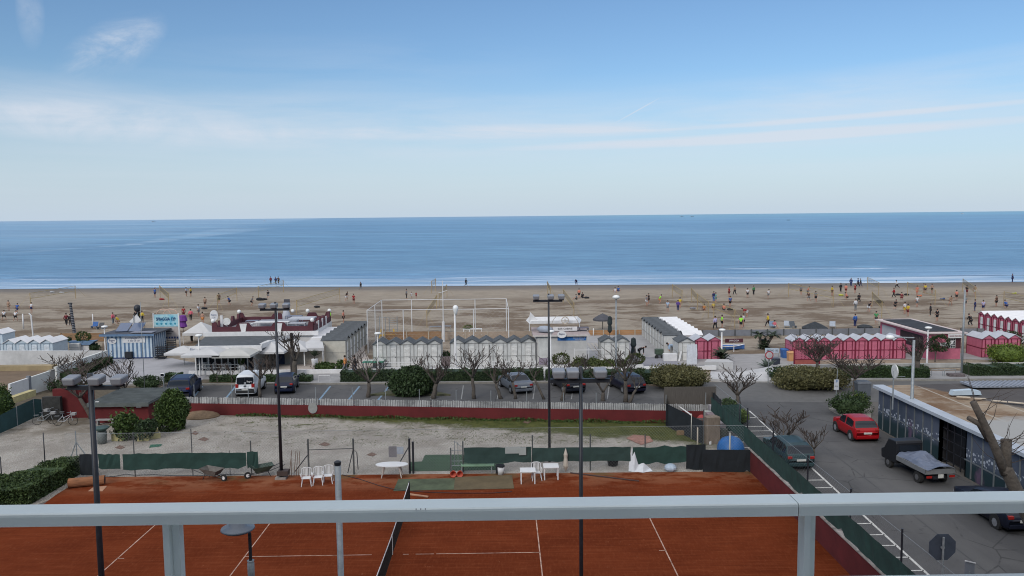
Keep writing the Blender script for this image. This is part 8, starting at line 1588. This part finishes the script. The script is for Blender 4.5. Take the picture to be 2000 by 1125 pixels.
PP = [
 (8, 626, 'ready', 'white', 'black', 'in white shirt and black shorts, leftmost on the beach'), (17, 607, 'stand', 'tan', 'tan', 'in tan clothes on the far left beach, above the white-shirted one'), (34, 613, 'run', 'blue', 'navy', 'in blue leaning forward, second row at the far left'), (30, 627, 'ready', 'white', 'black', 'in white shirt with arms out, right below the one in blue at far left'), (62, 611, 'stand', 'white', 'navy', 'in white shirt and dark shorts standing above the bent white poles'),
 (130, 637, 'walk', 'darkred', 'black', 'in dark red top and black trousers left of the banded column', 1), (138, 637, 'stand', 'black', 'black', 'in black half hidden by the banded column', 1), (221, 634, 'stand', 'pink', 'grey', 'in bright pink top behind the solar panels', 1), (232, 633, 'crouch', 'yellow', 'tan', 'in yellow crouching beside the white tilted panel'), (266, 630, 'stand', 'black', 'black', 'in black with a white print, left of the trio behind the kiosk', 1), (272, 629, 'stand', 'black', 'black', 'in black in the middle of the trio behind the kiosk', 1), (278, 630, 'stand', 'yellow', 'black', 'in yellow top at the right of the trio behind the kiosk', 1),
 (303, 581, 'arm_up', 'blue', 'navy', 'in blue raising an arm high beside a yellow pole'), (364, 579, 'stand', 'lightblue', 'black', 'in light blue far above the gazebo, left of a pair'), (373, 579, 'stand', 'yellow', 'black', 'in yellow shirt far above the gazebo, right of a pair'), (359, 622, 'stand', 'red', 'darkred', 'in red with hands at the head behind the purple parasol'), (373, 627, 'stand', 'pink', 'black', 'in pink top and black trousers right of the purple parasol', 1), (388, 618, 'stand', 'white', 'grey', 'slim in white and grey beside the oval bar sign'), (396, 633, 'stand', 'skin', 'orange', 'bare-chested in orange shorts left of the oval bar sign'), (375, 669, 'stand', 'black', 'black', 'in black standing under the white gazebo', 1),
 (401, 600, 'stand', 'tan', 'brown', 'in tan beside a yellow net post on the left beach'), (428, 593, 'stand', 'brown', 'black', 'in dark clothes under the yellow net tape on the left beach'), (449, 596, 'ready', 'blue', 'black', 'in light blue shirt and black shorts leaning forward'), (491, 597, 'ready', 'grey', 'black', 'in dark grey crouched on the dug sand above the bar'), (524, 585, 'run', 'black', 'grey', 'in black stepping beside the two dark bags'), (529, 555, 'stand', 'darkred', 'black', 'in dark red walking at the waterline, left of three', 1), (539, 556, 'walk', 'navy', 'black', 'in navy at the waterline, middle of three', 1), (544, 555, 'walk', 'brown', 'black', 'in brown at the waterline, right of three', 1),
 (645, 630, 'stand', 'neon', 'grey', 'in neon yellow-green top right of the bar terrace', 1), (671, 631, 'stand', 'salmon', 'black', 'in salmon shirt above the cream cabins'), (676, 587, 'ready', 'black', 'white', 'in black with white shorts on open sand above the cream cabins'), (691, 594, 'stand', 'red', 'darkred', 'in red shirt on open sand left of the cage'), (705, 567, 'walk', 'black', 'grey', 'in black walking near the water left of the cage', 1), (794, 584, 'stand', 'grey', 'black', 'tall in grey and black walking with two children', 1), (804, 583, 'stand', 'white', 'white', 'child in white beside the tall adult on the beach'), (813, 583, 'stand', 'red', 'darkred', 'child in red, right of the child in white'), (910, 559, 'walk', 'black', 'black', 'in black walking alone at the waterline above the white lamp', 1), (1126, 557, 'bend', 'navy', 'navy', 'in navy bending down at the waterline', 1),
 (1131, 583, 'stand', 'salmon', 'black', 'in salmon standing beside two seated people'), (1126, 585, 'sit', 'grey', 'black', 'seated in grey left of the salmon-shirted one'), (1138, 582, 'sit', 'black', 'black', 'seated in black right of the salmon-shirted one'), (1201, 571, 'sit', 'white', 'white', 'seated in white on the sand above the slim grey lamp'), (1208, 569, 'sit', 'blue', 'navy', 'seated in blue just right of the one in white above the slim lamp'),
 (1263, 598, 'stand', 'grey', 'white', 'in grey and white, front of the pair left of the neon shirt'), (1267, 594, 'stand', 'black', 'black', 'in black behind the grey-clothed one left of the neon shirt'), (1288, 593, 'ready', 'neon', 'orange', 'in neon green shirt and orange shorts above the long cabin row'), (1304, 609, 'stand', 'lightblue', 'grey', 'in pale blue-grey standing above the white-roofed cabins'), (1324, 608, 'stand', 'purple', 'navy', 'in purple at the dug sand above the white-roofed cabins', 1), (1328, 602, 'stand', 'yellow', 'tan', 'in pale yellow just behind the one in purple'), (1375, 606, 'sit', 'orange', 'darkred', 'seated in orange near the yellow net posts'), (1394, 606, 'crouch', 'yellow', 'brown', 'crouching in yellow beside the seated one in orange'), (1394, 590, 'stand', 'navy', 'blue', 'in dark blue behind the teal-shirted one', 1), (1398, 592, 'stand', 'teal', 'teal', 'in teal standing in front of the dark blue one'), (1397, 645, 'walk', 'lilac', 'black', 'in pale lilac shirt and black trousers at the grey fence', 1), (1410, 641, 'stand', 'neon', 'black', 'in neon green top and white cap, left of two neon tops'), (1447, 643, 'stand', 'neon', 'black', 'in neon green top, right of two neon tops'), (1452, 639, 'stand', 'white', 'black', 'in white behind the right neon green top'), (1414, 606, 'sit', 'salmon', 'black', 'sitting low beside the black bag on the dug sand'), (1426, 600, 'stand', 'blue', 'black', 'in bright blue shirt standing above the left neon top'), (1459, 619, 'bend', 'red', 'white', 'in dark red shirt and white shorts bending over', 0, 90),
 (1424, 580, 'stand', 'red', 'darkred', 'in all red in the far row above the neon tops'), (1435, 577, 'walk', 'tan', 'black', 'in tan top and black trousers right of the all red one', 1), (1460, 582, 'stand', 'white', 'black', 'in white shirt and black shorts in the far row'), (1472, 577, 'stand', 'green', 'black', 'in dark olive at the far row, right of the white shirt', 1), (1501, 584, 'kick', 'white', 'grey', 'in white shirt kicking a leg out'), (1500, 639, 'walk', 'yellow', 'black', 'in yellow shirt and black trousers beside the deck chairs', 1), (1512, 640, 'sit', 'pink', 'white', 'in pink and white sitting on the first deck chair'),
 (1564, 576, 'stand', 'grey', 'black', 'in grey and black near the orange post in the far row'), (1577, 576, 'ready', 'salmon', 'grey', 'in salmon leaning in the far row beside the grey pair'), (1580, 588, 'ready', 'brown', 'grey', 'in dark brown, left of the grey pair on the dug sand'), (1593, 590, 'stand', 'grey', 'black', 'in dark grey, right of the grey pair on the dug sand'), (1625, 578, 'stand', 'yellow', 'brown', 'in yellow shirt in the far row above the open dark parasol'), (1642, 571, 'stand', 'black', 'black', 'small in black in the far row right of the yellow shirt', 1), (1652, 574, 'stand', 'salmon', 'darkred', 'in salmon in the far row left of the walkers in navy'), (1655, 585, 'crouch', 'salmon', 'black', 'crouching in salmon below the far row'), (1670, 573, 'stand', 'red', 'darkred', 'in red in the far row under the navy walkers'), (1662, 560, 'walk', 'navy', 'navy', 'in navy walking near the water, left of the trio', 1), (1676, 561, 'walk', 'navy', 'black', 'in navy near the water, middle of the trio', 1), (1681, 561, 'walk', 'black', 'navy', 'in black near the water, right of the trio', 1), (1677, 594, 'run', 'black', 'black', 'in all black leaning forward above the all blue one', 1), (1671, 607, 'stand', 'white', 'grey', 'in white top reaching out, just below the black leaning one', 1), (1696, 609, 'ready', 'black', 'white', 'in black top and pale shorts crouched, right of the white top'), (1670, 639, 'stand', 'blue', 'navy', 'in all blue standing at the grey fence', 1), (1711, 634, 'stand', 'green', 'black', 'in green shirt and black shorts above the pink cabins'),
 (1748, 607, 'run', 'black', 'black', 'in black sprinting left of the yellow-shirted pair'), (1752, 565, 'run', 'white', 'black', 'in white running in the far row beside the water', 1), (1746, 582, 'walk', 'red', 'black', 'in red and black striding below the white runner', 1), (1761, 586, 'crouch', 'darkred', 'darkred', 'crouching in dark red right of the striding one'), (1791, 578, 'stand', 'salmon', 'salmon', 'in salmon from head to foot in the far right crowd'), (1807, 574, 'stand', 'yellow', 'black', 'in yellow and black, front of a pair in the far right crowd'), (1804, 572, 'stand', 'grey', 'grey', 'in grey behind the yellow and black one'), (1820, 573, 'stand', 'tan', 'black', 'in tan top and black shorts right of the yellow and black one'), (1791, 600, 'stand', 'white', 'grey', 'in white t-shirt with back to us in the middle of the right crowd'), (1767, 614, 'stand', 'white', 'yellow', 'in white beside the yellow top and dark red shorts'), (1773, 618, 'stand', 'yellow', 'darkred', 'in yellow top and dark red shorts above the pink kiosk'), (1817, 617, 'stand', 'black', 'black', 'in black with arms folded above the pink kiosk', 1), (1830, 628, 'stand', 'black', 'black', 'in black shorts and top looking down above the pink kiosk'), (1868, 587, 'stand', 'salmon', 'black', 'in salmon shirt left of the tall grey pole'), (1855, 597, 'ready', 'tan', 'tan', 'stooping in tan left of the tall grey pole'), (1888, 577, 'stand', 'black', 'darkred', 'in black and dark red at the tall grey pole, upper one'), (1885, 600, 'stand', 'grey', 'black', 'in grey and black at the tall grey pole, lower one'), (1904, 577, 'stand', 'tan', 'white', 'in pale top and white shorts right of the tall grey pole'), (1904, 609, 'stand', 'navy', 'navy', 'in navy from head to foot right of the tall grey pole', 1), (1920, 609, 'stand', 'lilac', 'navy', 'in lilac top beside the navy-clothed one'), (1946, 599, 'stand', 'brown', 'black', 'in brown top near the right edge'), (1966, 602, 'crouch', 'blue', 'navy', 'crouching in blue at the right edge'), (1977, 552, 'stand', 'navy', 'navy', 'in navy standing at the waterline at the right edge', 1), (1896, 637, 'ready', 'black', 'black', 'crouched in black between the pink kiosk and far cabins', 1)]
for r in PP:
    px, py, ps, u_, lo, lab = r[:6]; lg = bool(r[6]) if len(r) > 6 else False; rz = r[7] if len(r) > 7 else None
    child = lab.startswith('child')
    if rz is None: rz = R_.choice((0, 180, 90, -90, 20, 160, 45))+R_.uniform(-25, 25)
    person(px, py, ps, u_, lo, W+lab if not child else lab.replace('child', 'child person', 1), lg, rz, jacket=lg, sc=.68 if child else 1)
person(675, 730, 'walk', 'orange', 'grey', 'person in orange top and grey trousers walking on the promenade, left of two', True, 80, True, .13)
person(694, 730, 'walk', 'black', 'jeans', 'person in dark top and jeans walking on the promenade, right of two', True, 90, True, .13)
person(1248, 699, 'bend', 'black', 'black', 'person in black bending on the patio beside the closed parasol', True, -100, True, .15); person(1316, 693, 'bend', 'lightblue', 'black', 'person in light blue bending over the white wash tub', True, 90, True, .15)
# a dog-sized dark bag beside the bending walker and seagull-like buoys are left out; boats on the horizon
for i, (px, d, L_, lab) in enumerate(((300, 5200, 26, 'tiny dark ship on the horizon at the left'), (517, 4600, 20, 'tiny white boat on the horizon left of centre'), (1332, 5600, 24, 'tiny dark ship on the horizon right of centre'), (1352, 5200, 22, 'tiny pale boat right beside the dark ship on the horizon'), (1540, 1700, 7, 'small low boat on the open water at the right'), (1880, 5600, 30, 'tiny flat ship on the horizon near the right edge'))):
    X = XA(px, d, 0); t = E('distant_boat', lab, 'boat', (X, d, 0), R_.uniform(-.3, .3)); MB().add([(-L_/2, -2, 2), (L_/2, -2, 2.6), (L_/2, 2, 2.6), (-L_/2, 2, 2), (-L_*.42, -1.5, -.3), (L_*.42, -1.5, -.3), (L_*.42, 1.5, -.3), (-L_*.42, 1.5, -.3)], [(0, 1, 2, 3), (7, 6, 5, 4), (4, 5, 1, 0), (5, 6, 2, 1), (6, 7, 3, 2), (7, 4, 0, 3)]).build('hull', mat('boat_dark', (.08, .09, .11)) if 'dark' in lab or 'low' in lab else white, t); k_ = L_/26; MB().box(-L_*.3, -L_*.05, -1.2, 1.2, 2, 2+4*k_).box(-L_*.12, -L_*.08, -.3, .3, 2+4*k_, 2+8*k_).build('cabin', mat('boat_cabin', (.3, .32, .34)), t); t.scale = (1, 1, .8 if L_ > 10 else .35)
# grass blades over the green part of the yard (nobody could count them)
rg = np.random.default_rng(5); n = 26000; X = -22+36*rg.random(n)**.75; Yg_ = 50.5+9*rg.random(n); keep = (Yg_ < 59.3-(X+23.7)*.118) & (rg.random(n) < np.clip((X+22)/26*.75+.25*(Yg_-51)/7, .02, 1)) & (np.sin(X*1.7+np.sin(Yg_*2.3)*1.5)+np.sin(Yg_*2.1+X*.6) > -.6+.9*(rg.random(n)-.5)-(X > 2)*.8)
X = X[keep]; Yg_ = Yg_[keep]; P = np.stack([X+4, Yg_-54, np.full(len(X), .02)], 1)
o = leaves('grass', P, .045, leafmat('grass_blade', (.03, .042, .012), (.12, .13, .035)), None, 6); o.location = (-4, 54, 0); o['kind'] = 'stuff'; tag(o, 'patchy short green grass spreading over the gravel yard', 'grass')
# weeds at the foot of the red wall
x = -20+33*rg.random(2600); P = np.stack([x+4, WY(0)-.118*x-rg.random(2600)**2*.5-54-.02, .05+.18*rg.random(2600)*(np.sin(x*1.3)+1.2)/2], 1)
o = leaves('weeds', P, .09, leafmat('leaf_mid', (.012, .03, .008), (.07, .11, .025)), None, 8); o.location = (-4, 54, 0); o['kind'] = 'stuff'; tag(o, 'low dark weeds growing along the foot of the long red wall', 'weeds')

# the hotel we look from, behind and around the balcony (its shade falls over court and street)
t = E('hotel', 'white hotel block carrying the balcony with the grey railing', 'building', (0, -9, 0)); bw(MB().box(-42, 42, -18, -1.5, 0, 21), 'wall', white, t)
q = MB()
for k in range(4): q.box(-42, 42, -1.5, 1.39, 2.95+3.3*k, 3.1+3.3*k)
bw(q, 'balcony_slab', offw, t)
for k in range(6):
    for i in range(14): bw(MB().box(-40+i*6, -37.6+i*6, -1.52, -1.49, .6+3.3*k, 2.6+3.3*k), 'window', glassd, t)
